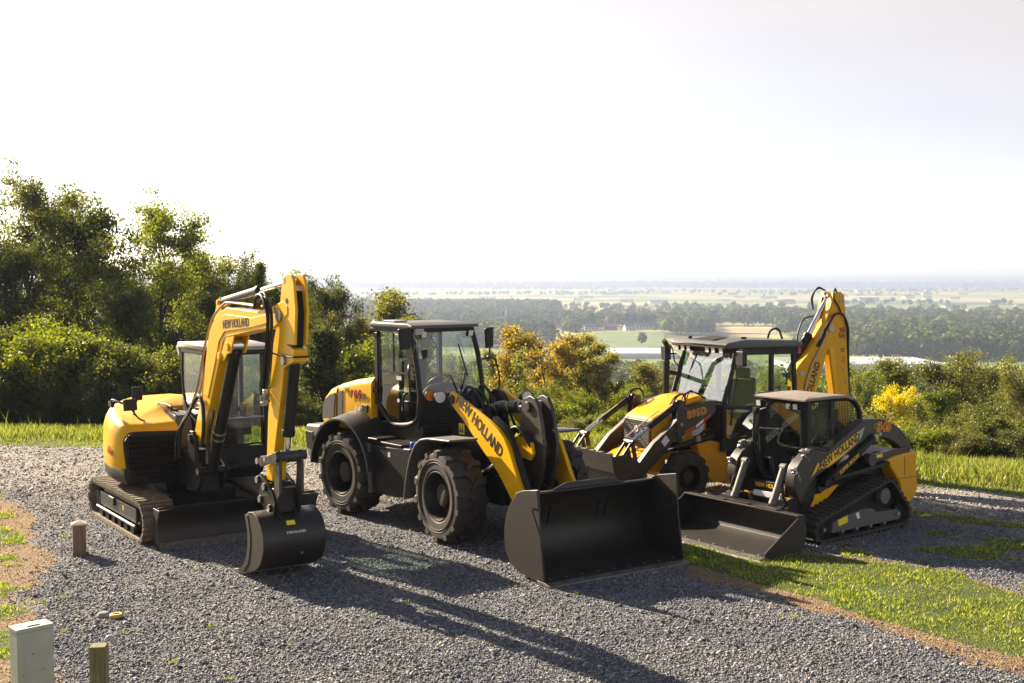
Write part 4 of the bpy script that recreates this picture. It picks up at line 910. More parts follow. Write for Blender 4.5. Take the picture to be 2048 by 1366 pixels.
# ------------------------------------------------------------------ mini excavator
EX = empty('mini_excavator', (-5.092, 17.423, 0), -55, 'yellow tracked mini excavator with its boom raised and bucket lowered to the gravel', 'excavator')
def excavator():
    R = EX
    # undercarriage
    u = MB(); u.box(-.75, .75, -.40, .62, .26, .58); u.prism([(-.5, .56), (.55, .56), (.45, .70), (-.45, .70)], -.35, .5)
    for s in (-.5, .62): u.box(-.55, -.3, min(s, s * .5), max(s, s * .5), .25, .45); u.box(.3, .55, min(s, s * .5), max(s, s * .5), .25, .45)
    u.build('undercarriage', MT['black'], R, bevel=.012)
    MB().lathe([(.3, .0), (.46, .0), (.46, .10), (.3, .10)], (0, .08, .66), 'z', 40).build('swing_ring', MT['steel'], R)
    for y0, y1, out in ((-.97, -.53, -1), (.74, 1.20, 1)):
        T = bpy.data.objects.new('track', None); COL.objects.link(T); T.parent = R
        track_belt(T, [(1.10, .295, .27), (-1.10, .295, .27)], y0, y1, .035, .172, MT['dusty'], steel=True)
        f = MB(); ym = (y0 + y1) / 2; yo = ym + out * .17
        f.prism([(-.92, .20), (.98, .20), (1.0, .30), (.94, .47), (-.80, .47), (-.92, .36)], ym - .14, ym + .14)
        f.prism([(-.86, .235), (.93, .235), (.93, .445), (-.86, .445)], min(yo - .015, yo + .015), max(yo - .015, yo + .015))
        f.box(-.30, -.06, min(yo, yo + out * .05), max(yo, yo + out * .05), .34, .455)
        f.build('track_frame', MT['arm'], T, bevel=.01)
        e = MB(); e.cyl((-.92, yo + out * .045, .205), (.98, yo + out * .045, .205), .022, n=10); e.build('guard_rail', MT['grey'], T)
        for k in range(6):
            x = -.80 + k * .31; MB().cyl((x, ym - .19, .125), (x, ym + .19, .125), .085, n=18).build('roller', MT['black'], T)
        MB().cyl((1.10, ym - .12, .295), (1.10, ym + .12, .295), .215, n=28).build('idler', MT['black'], T)
        sp = MB(); sp.prism([((.215 if k % 2 else .175) * math.cos(k * math.pi / 13) - 1.10, (.215 if k % 2 else .175) * math.sin(k * math.pi / 13) + .295) for k in range(26)], ym - .05, ym + .05)
        sp.cyl((-1.10, ym - .16, .295), (-1.10, ym + .16, .295), .13, n=22); sp.build('sprocket', MT['black'], T)
        d = MB(); d.box(.30, .34, yo + out * .016 - .001, yo + out * .016 + .002, .33, .40); d.build('sticker', MT['ysticker'], T)
    # dozer blade
    bl = MB(); pr = [(1.62 + .10 * (1 - math.sin(math.pi * k / 8)), .02 + .52 * k / 8) for k in range(9)]
    bl.prism(pr + [(p[0] - .035, p[1]) for p in reversed(pr)], -.84, 1.50)
    for y in (-.86, 1.50): bl.prism(pr + [(1.46, .54), (1.46, .1)], y, y + .02)
    bl.box(1.60, 1.625, -.84, 1.5, .535, .565); bl.bar((1.50, -.5, .3), (.55, -.30, .36), .12, .16); bl.bar((1.50, 1.1, .3), (.55, .5, .36), .12, .16)
    B = bl.build('dozer_blade', MT['bucket'], R, bevel=.004)
    ce = MB(); ce.prism([(1.715, -.005), (1.75, -.005), (1.745, .10), (1.715, .10)], -.85, 1.51); ce.build('cutting_edge', MT['edge'], B)
    # house: skirt and hood
    foot = [(.60, -.20), (.62, -.66), (.52, -.97), (.10, -1.02), (-.45, -.98), (-.85, -.72), (-1.06, -.30), (-1.06, .40), (-.85, .85), (-.45, 1.02), (.2, 1.05), (.84, 1.05), (.86, .30), (.62, .22)]
    def lvl(z, k, pts=foot, c=(-.1, .0), zs=0.): return [(c[0] + (x - c[0]) * k, c[1] + (y - c[1]) * k, z + zs * x) for x, y in pts]
    sk = MB(); sk.rings([lvl(.72, .93), lvl(.80, .985), lvl(.93, 1.0), lvl(.955, .99)], 0, False); sk.build('counterweight_skirt', MT['satin'], R, bevel=.015)
    hf = [(.52, -.16), (.56, -.60), (.55, -.74), (.47, -.95), (.38, -1.0), (.05, -1.03), (-.45, -.985), (-.66, -.90), (-.84, -.72), (-.98, -.52), (-1.06, -.25), (-1.07, .40), (-.98, .62), (-.85, .80), (-.30, .80), (-.28, .06), (-.10, -.10), (.30, -.15)]
    ch = (-.25, -.4)
    h = MB(); h.rings([lvl(.90, .97, hf, ch), lvl(1.0, 1.0, hf, ch), lvl(1.2, 1.01, hf, ch), lvl(1.42, 1.0, hf, ch), lvl(1.53, .985, hf, ch, -.03), lvl(1.62, .93, hf, ch, -.09), lvl(1.675, .84, hf, ch, -.14), lvl(1.70, .70, hf, ch, -.17)], 0, True)
    hood = h.build('engine_hood', MT['yellow'], R, ang=40)
    g = MB(); gp = [(-.985, 1.36), (-.93, 1.45), (-.84, 1.485), (-.18, 1.455), (-.18, .74), (-.58, .74), (-.93, .88)]
    g.prism([(y, z) for y, z in gp], .555, .60, 0, 'x')
    grille = g.build('grille', MT['satin'], R, bevel=.01)
    sl = MB()
    for k in range(9):
        z = .81 + k * .074; y0 = -.93 if z > .92 else -.93 + (.92 - z) * 2.4
        sl.obox((.615, (y0 - .21) / 2, z), (.05, (-.21 - y0), .030), (0, 35, 0))
    sl.bar((.605, -.57, .78), (.605, -.57, 1.45), .03, .02)
    sl.build('slats', MT['black'], grille)
    tm = MB(); P = [(.606, y, z) for y, z in gp[:4]]; tm.tube([(.607, -.95, .93), (.607, -.995, 1.35), (.607, -.94, 1.455), (.607, -.84, 1.495), (.607, -.18, 1.465)], .010, 6, sub=3); tm.build('trim', MT['black'], grille)
    lettering('lettering', '60', R, face_M((.02, -1.045, 1.19), (1, -.03, 0), (0, 0, 1)), .17, MT['red'], .02, shear=.2, label='red model number on the hood side')
    lettering('lettering', 'D', R, face_M((.19, -1.042, 1.155), (1, -.03, 0), (0, 0, 1)), .09, MT['ink'], .02, label='black letter after the model number')
    # deck between hood and cab
    d = MB(); d.prism([(-.85, 1.66), (.12, 1.70), (.30, 1.66), (.45, 1.30), (.45, .95), (-.85, .95)], -.14, .10); d.box(-.8, -.25, .10, .13, 1.2, 1.7)
    deck = d.build('deck_cover', MT['grey'], R, bevel=.02)
    p = MB()
    for x in (-.62, -.30, .02): p.obox((x, -.05, 1.715), (.10, .06, .035), (0, 0, 20))
    p.build('latch', MT['satin'], deck)
    hr = MB(); hr.tube([(-.75, -.16, 1.70), (-.70, -.17, 1.78), (.15, -.17, 1.80), (.22, -.17, 1.72)], .015, 8); hr.build('handrail', MT['satin'], R)
    # mirrors on the hood
    MB().obox((.36, -.82, 1.87), (.06, .20, .17), (0, -8, 10)).build('mirror', MT['satin'], R, bevel=.015); MB().obox((.05, -.62, 2.00), (.05, .15, .20), (0, -8, -25)).build('mirror', MT['satin'], R, bevel=.015)
    mb_ = MB(); mb_.tube([(.30, -.60, 1.62), (.36, -.64, 1.63), (.40, -.72, 1.68), (.38, -.80, 1.80)], .013, 7); mb_.tube([(-.1, -.95, 1.80), (.08, -1.0, 1.93), (.3, -.93, 1.90), (.34, -.85, 1.88)], .016, 7); mb_.tube([(.06, -.62, 1.92), (.04, -.66, 1.80), (.0, -.66, 1.68)], .013, 7); mb_.obox((-.02, -.98, 1.86), (.16, .05, .08)); mb_.build('mirror_bracket', MT['black'], R)
    # cab
    X0, X1, Y0, Y1, ZT = -.12, .86, .14, 1.06, 2.66
    c = MB(); pw = .055
    for x, y in ((X1, Y0), (X1, Y1), (X0, Y1)): c.bar((x, y, .96), (x - (.03 if x == X1 else 0), y, ZT), .07, .08)
    c.tube([(.78, Y0, 1.45), (.30, Y0, 1.58), (.02, Y0, 1.80), (X0 + .02, Y0, 2.1), (X0 + .02, Y0, ZT)], .035, 8)
    c.box(X0, X1, Y1 - .03, Y1 + .02, .96, 1.12); c.box(X1 - .04, X1 + .01, Y0, Y1, .96, 1.20); c.prism([(.86, .95), (.86, 1.40), (.30, 1.53), (.02, 1.74), (-.12, 2.0), (-.12, .95)], Y0 - .025, Y0 + .015)
    c.box(X0, X0 + .03, Y0, Y1, .95, 1.55); c.box(X0, X1, Y0, Y1, .92, .97)
    for y in (Y0, Y1): c.bar((X0, y, ZT - .03), (X1 - .02, y, ZT - .03), .08, .09)
    for x in (X0, X1 - .03): c.bar((x, Y0, ZT - .04), (x, Y1, ZT - .04), .08, .10)
    cabf = c.build('cab_frame', MT['satin'], R, bevel=.012)
    rf = MB(); rr = lambda x, z0, z1, e: rrect(x, Y0 - .06 + e, Y1 + .05 - e, z0, z1, .03)
    rf.rings([rr(-.34, 2.655, 2.70, .10), rr(-.28, 2.64, 2.735, .03), rr(.2, 2.66, 2.755, 0), rr(.86, 2.66, 2.735, 0), rr(.95, 2.65, 2.70, .05)]); rf.build('cab_roof', MT['lightgrey'], R, ang=50)
    vz = MB(); vz.prism([(-.36, 2.66), (-.28, 2.70), (-.20, 2.56), (-.24, 2.50)], Y0 - .03, Y0 + .2); vz.build('rain_lip', MT['lightgrey'], R, bevel=.01)
    quadpane('windscreen', R, [(X1 + .002, Y0 + .06, 1.22), (X1 + .002, Y1 - .06, 1.22), (X1 - .025, Y1 - .06, 2.58), (X1 - .025, Y0 + .06, 2.58)], 'glassdark')
    quadpane('side_window', R, [(.82, Y0 - .005, 1.47), (.82, Y0 - .005, 2.58), (-.07, Y0 - .005, 2.58), (-.07, Y0 - .005, 2.12), (.06, Y0 - .005, 1.83), (.32, Y0 - .005, 1.63)], 'glass')
    quadpane('side_window', R, [(.80, Y1, 1.15), (-.08, Y1, 1.15), (-.08, Y1, 2.58), (.80, Y1, 2.58)], 'glass')
    quadpane('rear_window', R, [(X0 + .01, Y0 + .06, 1.6), (X0 + .01, Y0 + .06, 2.56), (X0 + .01, Y1 - .06, 2.56), (X0 + .01, Y1 - .06, 1.6)], 'glass')
    gb = MB(); gb.cyl((X1 + .03, Y0 + .05, 1.63), (X1 + .03, Y1 - .05, 1.63), .016, n=10); gb.build('grab_bar', MT['steel'], R)
    gk = MB(); gk.tube([(X1 + .01, Y0 + .07, 1.26), (X1 + .0, Y0 + .07, 2.50), (X1 - .02, Y0 + .12, 2.58), (X1 - .02, Y1 - .14, 2.58), (X1 - .0, Y1 - .07, 2.48), (X1 + .01, Y1 - .07, 1.32), (X1 + .01, Y1 - .13, 1.235), (X1 + .01, Y0 + .13, 1.225), (X1 + .01, Y0 + .07, 1.30)], .014, 6, sub=3); gk.build('window_seal', MT['black'], R)
    seat(R, (.16, .60, .97))
    cs = MB()
    for s in (-1, 1): cs.box(.05, .40, .60 + s * .34 - .08, .60 + s * .34 + .08, 1.3, 1.55); cs.cyl((.36, .60 + s * .33, 1.55), (.38, .60 + s * .33, 1.76), .016)
    for s in (-1, 1): cs.bar((.62, .60 + s * .1, .97), (.60, .60 + s * .1, 1.45), .03, .03)
    cs.build('control_console', MT['dark'], R, bevel=.015)
    st = MB(); st.box(X1 - .04, X1 - .035, Y1 - .17, Y1 - .11, 2.42, 2.50); st.build('window_sticker', MT['white'], R)
    # lower front of the platform, swing post
    lf = MB(); lf.box(.5, .80, -.12, 1.0, .72, .95); lf.prism([(.45, .70), (.95, .72), (1.08, .80), (1.08, 1.02), (.95, 1.2), (.45, 1.2)], -.22, .18); lf.cyl((1.02, -.02, .62), (1.02, -.02, 1.25), .14, n=20)
    lf.build('swing_bracket', MT['black'], R, bevel=.015)
    sp = MB()
    for y in (-.24, .10): sp.prism([(1.02, .66), (1.45, .70), (1.62, .86), (1.66, 1.06), (1.50, 1.15), (1.40, 1.44), (1.32, 1.54), (1.20, 1.54), (1.12, 1.44), (1.14, 1.20), (1.0, 1.0)], y, y + .055)
    sp.box(1.02, 1.45, -.2, .12, .68, .95)
    for q in ((1.26, -.04, 1.44), (1.58, -.04, 1.0)): pin(sp, q, .06, .46)
    sp.build('boom_post', MT['black'], R, bevel=.01)
    pc = MB()
    for q in ((1.26, 1.44), (1.58, 1.0)): pc.cyl((q[0], -.275, q[1]), (q[0], -.262, q[1]), .048, n=18)
    pc.build('pin_cap', MT['steel'], R)
    # boom
    bm = MB(); y0, y1 = -.17, .06
    prof = [(1.17, 1.42), (1.22, 1.54), (1.54, 2.12), (1.78, 2.82), (1.86, 2.98), (1.98, 3.10), (2.14, 3.20), (2.32, 3.275), (2.52, 3.32), (3.5, 3.29), (4.0, 3.36), (4.33, 3.44), (4.46, 3.38), (4.46, 3.28), (4.30, 3.18), (4.05, 3.11), (3.46, 3.05), (2.46, 2.92), (2.34, 2.84), (2.26, 2.70), (2.20, 2.58), (1.92, 2.10), (1.60, 1.56), (1.44, 1.38), (1.28, 1.34)]
    bm.prism(prof, y0, y1)
    boom = bm.build('boom', MT['yellow'], R, bevel=.012)
    lp = MB(); lp.prism([(1.62, 2.10), (1.84, 2.80), (1.98, 3.02), (2.28, 3.19), (2.5, 3.235), (3.4, 3.21), (3.9, 3.27), (3.9, 3.16), (3.4, 3.09), (2.45, 3.0), (2.24, 2.86), (2.12, 2.62), (1.80, 2.06)], y0 - .014, y0 + .002)
    lp.build('boom_plate', MT['yellow'], boom, bevel=.006)
    lg = MB()
    for y in (-.165, .035): lg.prism([(2.22, 2.62), (2.46, 2.93), (2.75, 2.97), (2.68, 2.84), (2.62, 2.72), (2.48, 2.70), (2.38, 2.60)], y, y + .022)
    lg.cyl((2.53, -.19, 2.80), (2.53, .08, 2.80), .055, n=18); lg.cyl((2.26, -.2, 2.66), (2.26, -.17, 2.66), .05, n=16)
    lg.build('cylinder_lug', MT['yellow'], boom, bevel=.005)
    lettering('lettering', 'NEW HOLLAND', boom, face_M((2.86, y0 - .0165, 3.12), (1, 0, .07), (0, 0, 1)), .155, MT['ink'], .022, sx=.80, label='black maker lettering on the side of the boom')
    tp = MB()
    for y in (-.13, -.07): tp.tube([(1.14, y - .06, 1.9), (1.44, y - .06, 2.2), (1.70, y - .03, 2.85), (1.88, y, 3.15), (2.3, y, 3.36), (2.6, y, 3.385), (3.5, y, 3.355)], .016, 7)
    tp.build('oil_pipe', MT['pipe'], boom)
    tl = MB()
    for y in (-.09, .02): tl.prism([(1.82, 3.13), (1.96, 3.42), (2.06, 3.44), (2.14, 3.24), (2.1, 3.1)], y, y + .022)
    pin(tl, (2.01, -.025, 3.38), .035, .18); tl.build('cylinder_bracket', MT['yellow'], boom, bevel=.004)
    ram(R, (2.05, -.03, 3.39), (4.37, -.06, 3.68), .062, .56)
    ram(R, (1.58, -.05, 1.03), (2.55, -.05, 2.82), .082, .95)
    hb = MB()
    for q in (.55, .60): hb.cyl(Vector((1.58, -.05, 1.03)).lerp(Vector((2.55, -.05, 2.82)), q - .30), Vector((1.58, -.05, 1.03)).lerp(Vector((2.55, -.05, 2.82)), q - .285), .089, n=20)
    hb.build('clamp_band', MT['steel'], R)
    # stick
    sk = MB(); sy0, sy1 = -.16, .02
    sk.prism([(4.02, 2.93), (3.94, 2.55), (3.83, 2.02), (3.78, 1.54), (3.75, 1.20), (3.93, 1.20), (3.99, 1.5), (4.06, 1.75), (4.27, 2.42), (4.31, 2.62), (4.40, 2.66), (4.60, 2.72), (4.62, 2.86), (4.30, 2.95)], sy0, sy1)
    for y in (sy0, sy1 - .035):
        sk.prism([(4.02, 2.92), (4.21, 3.35), (4.28, 3.62), (4.36, 3.72), (4.46, 3.77), (4.56, 3.75), (4.62, 3.66), (4.67, 3.34), (4.63, 2.92)], y, y + .035)
    sk.prism([(4.06, 2.92), (4.21, 3.3), (4.28, 3.5), (4.34, 3.5), (4.36, 3.3), (4.36, 2.92)], sy0 + .03, sy1 - .03)
    stick = sk.build('stick', MT['yellow'], R, bevel=.008)
    q = MB(); q.prism([(4.37, 2.90), (4.56, 2.90), (4.60, 3.3), (4.54, 3.56), (4.40, 3.50)], sy0 + .036, sy1 - .036); q.build('stick_slot', MT['dark'], stick)
    hp = MB()
    for y in (sy0 - .004, sy1 + .004): hp.cyl((4.43, y - .003, 3.44), (4.43, y + .003, 3.44), .035, n=4)
    hp.build('slot_hole', MT['dark'], stick)
    for q, r_, l_ in (((4.37, -.06, 3.68), .045, .20), ((4.24, -.07, 3.26), .075, .25), ((4.34, -.07, 2.72), .055, .24)):
        pp = MB(); pin(pp, q, r_, l_); pp.build('pivot_pin', MT['steel'], stick)
    ram(R, (4.47, -.07, 2.86), (4.17, -.07, 1.55), .072, .80)
    lk = MB()
    for y in (-.235, .05):
        lk.prism([(3.68, 1.44), (3.76, 1.50), (3.95, 1.53), (4.26, 1.62), (4.32, 1.54), (4.26, 1.46), (4.02, 1.44), (3.86, 1.40), (3.74, 1.36)], y, y + .045)
        lk.prism([(4.20, 1.60), (4.30, 1.58), (4.30, 1.10), (4.20, .96), (4.12, 1.06), (4.16, 1.3)], y + .01, y + .05)
    lk.cyl((4.24, -.26, 1.55), (4.24, .15, 1.55), .062, n=18)
    lk.lathe([(.075, -.06), (.115, -.06), (.115, .06), (.075, .06)], (3.87, -.07, 1.55), 'y', 22)
    lk.build('linkage', MT['arm'], R, bevel=.006)
    qc = MB()
    for y in (-.25, .07): qc.prism([(3.66, 1.24), (3.76, 1.28), (3.94, 1.20), (4.14, 1.10), (4.22, .98), (4.16, .80), (4.0, .78), (3.80, .92), (3.72, 1.02), (3.76, 1.12), (3.66, 1.16)], y, y + .04)
    qc.box(3.86, 4.14, -.22, .08, .84, 1.14)
    for c_ in ((3.72, 1.20), (3.93, 1.14), (3.80, .97), (4.08, .90)): pin(qc, (c_[0], -.07, c_[1]), .05, .40)
    qc.build('quick_coupler', MT['black'], R, bevel=.006)
    cap = MB()
    for c_ in ((3.72, 1.20), (3.93, 1.14), (3.80, .97), (4.08, .90), (3.74, 1.44), (3.98, 1.50)): cap.cyl((c_[0], -.283, c_[1]), (c_[0], -.268, c_[1]), .040, n=16)
    cap.build('pin_cap', MT['steel'], R)
    # bucket
    bk = MB(); yb0, yb1 = -.44, .36
    shell = [(3.86, .84), (4.02, .86), (4.16, .81), (4.27, .72), (4.33, .60), (4.335, .47), (4.29, .34), (4.20, .23), (4.06, .15), (3.90, .10), (3.70, .06), (3.45, .035)]
    inner = []
    for i, (x, z) in enumerate(shell):
        a = shell[max(0, i - 1)]; b = shell[min(len(shell) - 1, i + 1)]; tx, tz = b[0] - a[0], b[1] - a[1]; l = math.hypot(tx, tz); inner.append((x + tz / l * .018, z - tx / l * .018))
    bk.prism(shell + inner[::-1], yb0, yb1)
    for y in (yb0 - .012, yb1 - .006): bk.prism(shell + [(3.55, .07), (3.72, .14), (3.83, .30), (3.88, .46), (3.88, .62), (3.80, .80)], y, y + .018)
    bucket = bk.build('bucket', MT['bucket'], R, bevel=.005, ang=50)
    ed = MB(); ed.prism([(3.32, .02), (3.50, .018), (3.72, .045), (3.72, .075), (3.50, .052)], yb0 - .01, yb1 + .01); ed.build('cutting_edge', MT['steel'], bucket)
    ee = MB()
    for y in (yb0 - .022,): ee.prism([(3.78, .80), (3.86, .80), (3.95, .58), (3.94, .40), (3.87, .20), (3.72, .08), (3.50, .05), (3.62, .10), (3.74, .18), (3.82, .30), (3.86, .44), (3.86, .60)], y, y + .012)
    ee.build('side_cutter', MT['arm'], bucket)
    er = MB()
    for y in (-.20, .02): er.prism([(3.74, .96), (3.86, 1.02), (4.05, .98), (4.16, .88), (4.24, .76), (4.10, .80), (3.92, .82), (3.78, .88)], y, y + .035)
    er.build('bucket_ear', MT['black'], bucket, bevel=.005)
    sk_ = MB(); sk_.obox((4.275, -.07, .735), (.004, .11, .06), (0, -38, 0)); sk_.build('warning_sticker', MT['ysticker'], bucket)
    lettering('lettering', 'STRICKLAND', bucket, face_M((4.325, -.02, .625), (0, 1, 0), (-.2, 0, 1)), .042, MT['white'], .01, label='small white lettering on the bucket shell')
    sb = MB(); sb.cyl((4.32, .05, .36), (4.335, .05, .355), .018, n=10); sb.build('bolt', MT['steel'], bucket)
    tw = MB(); tw.obox((1.20, .55, .98), (.10, .16, .07), (0, 0, 0)); tw.cyl((1.2, .30, .95), (1.2, .70, .98), .045); tw.build('travel_motor_hose', MT['black'], R, bevel=.01)
    # hoses
    for k, (dy, r) in enumerate(((-.20, .020), (-.165, .020), (-.23, .018), (-.19, .017))):
        j = k * .025
        hose(R, [(3.48, dy + .05, 3.33), (3.66, dy, 3.43 + j), (3.92, dy - .03, 3.44 + j), (4.05 + j, dy - .04, 3.25), (4.02 + j, dy - .04, 2.95), (3.92 + j, dy - .03, 2.60), (3.84 + j * .6, dy - .02, 2.36)], r)
    fit = MB()
    for k in range(5): fit.obox((3.84 + (k % 2) * .06, -.20 - .02 * (k % 3), 2.30 - k * .035), (.05, .05, .07), (10 * k, 20 * k, 15 * k))
    fit.build('hose_fitting', MT['steel'], R, bevel=.004)
    hose(R, [(1.05, -.34, 1.15), (1.10, -.33, 1.55), (1.30, -.26, 1.85), (1.52, -.22, 2.06), (1.70, -.22, 1.95), (1.78, -.24, 1.65), (1.72, -.25, 1.38)], .028)
    hose(R, [(1.0, -.38, 1.10), (1.06, -.36, 1.50), (1.28, -.28, 1.78), (1.42, -.24, 1.98)], .022)
    for s in (0, .05): hose(R, [(1.84 + s, -.22, 1.15), (1.82 + s, -.2, 1.5), (2.0 + s, -.19, 1.9)], .018)
    cl = MB(); cl.tube([(4.03, -.20, 2.86), (4.08, -.20, 2.80), (4.35, -.19, 2.79), (4.62, -.17, 2.78), (4.64, .03, 2.78)], .012, 6, sub=2); cl.build('hose_clip', MT['black'], stick)
excavator()

# the operator, mostly hidden behind boom and glass
def person(parent_frame, label):
    p0 = Matrix.Translation((-5.092, 17.423, 0)) @ Matrix.Rotation(math.radians(-55), 4, 'Z')
    J = {'pel': (.12, .60, 1.42, .13), 'belly': (.10, .60, 1.58, .125), 'chest': (.08, .60, 1.80, .135), 'neck': (.08, .60, 1.98, .055), 'head0': (.10, .60, 2.08, .075), 'head1': (.11, .60, 2.20, .085), 'head2': (.10, .60, 2.28, .05)}
    E_ = [('pel', 'belly'), ('belly', 'chest'), ('chest', 'neck'), ('neck', 'head0'), ('head0', 'head1'), ('head1', 'head2')]
    for s, n in ((-1, 'r'), (1, 'l')):
        J.update({'hip' + n: (.16, .60 + s * .11, 1.42, .095), 'knee' + n: (.56, .60 + s * .16, 1.50, .068), 'ank' + n: (.62, .60 + s * .17, 1.06, .045), 'toe' + n: (.76, .60 + s * .18, 1.01, .035),
                  'sho' + n: (.08, .60 + s * .20, 1.90, .06), 'elb' + n: (.12, .60 + s * .30, 1.66, .046), 'wri' + n: (.33, .60 + s * .31, 1.73, .030), 'palm' + n: (.39, .60 + s * .315, 1.765, .032)})
        E_ += [('pel', 'hip' + n), ('hip' + n, 'knee' + n), ('knee' + n, 'ank' + n), ('ank' + n, 'toe' + n), ('chest', 'sho' + n), ('sho' + n, 'elb' + n), ('elb' + n, 'wri' + n), ('wri' + n, 'palm' + n)]
        for f, (dy, ln) in enumerate(((-.022, .055), (-.008, .062), (.008, .058), (.022, .045))):
            a, b_ = 'f%d%s' % (f, n), 'g%d%s' % (f, n)
            J[a] = (.425, .60 + s * (.315 + dy), 1.775, .010); J[b_] = (.425 + ln * .5, .60 + s * (.315 + dy), 1.775 - ln * .8, .008); E_ += [('palm' + n, a), (a, b_)]
        J['th' + n] = (.39, .60 + s * (.315 - .035), 1.79, .011); J['ti' + n] = (.425, .60 + s * (.315 - .03), 1.80, .009); E_ += [('palm' + n, 'th' + n), ('th' + n, 'ti' + n)]
    keys = list(J); me = bpy.data.meshes.new('person'); me.from_pydata([p0 @ Vector(J[k][:3]) for k in keys], [(keys.index(a), keys.index(b)) for a, b in E_], [])
    o = bpy.data.objects.new('person', me); COL.objects.link(o)
    sk = o.modifiers.new('skin', 'SKIN'); sk.use_smooth_shade = True; o.modifiers.new('sub', 'SUBSURF').levels = 2; o.modifiers['sub'].render_levels = 2
    for i, k in enumerate(keys):
        d = me.skin_vertices[0].data[i]; d.radius = (J[k][3], J[k][3]); d.use_root = (k == 'pel')
    bpy.context.view_layer.update()
    dg = bpy.context.evaluated_depsgraph_get(); m2 = bpy.data.meshes.new_from_object(o.evaluated_get(dg)); bpy.data.objects.remove(o)
    skin = pmat('skin', (.42, .22, .14), .55); jeans = pmat('blue_denim', (.045, .085, .16), .85, bump=.3, bscale=300); shirt = pmat('dark_shirt', (.030, .035, .045), .85)
    for m in (skin, jeans, shirt): m2.materials.append(m)
    inv = p0.inverted()
    for f in m2.polygons:
        c = inv @ f.center; f.use_smooth = True
        f.material_index = 1 if (c.z < 1.56 and not (c.x > .30 and c.z > 1.62)) else 2
        if c.z > 1.96 or (c.x > .30 and c.z > 1.66 and abs(c.y - .60) > .24): f.material_index = 0
    # face: brow, nose, chin relief pushed out of the head
    for v in m2.vertices:
        c = inv @ v.co
        if c.z > 2.02 and c.x > .12 and abs(c.y - .6) < .02 and 2.10 < c.z < 2.17: v.co = p0 @ Vector((c.x + .018, c.y, c.z))
    o = bpy.data.objects.new('person', m2); COL.objects.link(o); tag(o, label, 'person')
    fr = MB(); fr.M = p0
    fr.rings([[(.095 + r * 1.12 * math.cos(t), .60 + r * math.sin(t), z) for t in [k * math.pi / 8 for k in range(16)]] for z, r in ((2.19, .098), (2.24, .096), (2.29, .078), (2.325, .04))])
    h = fr.build('hair', MT['dark'], o)
person(EX, 'operator in blue jeans seated inside the excavator cab with a hand on the lever')
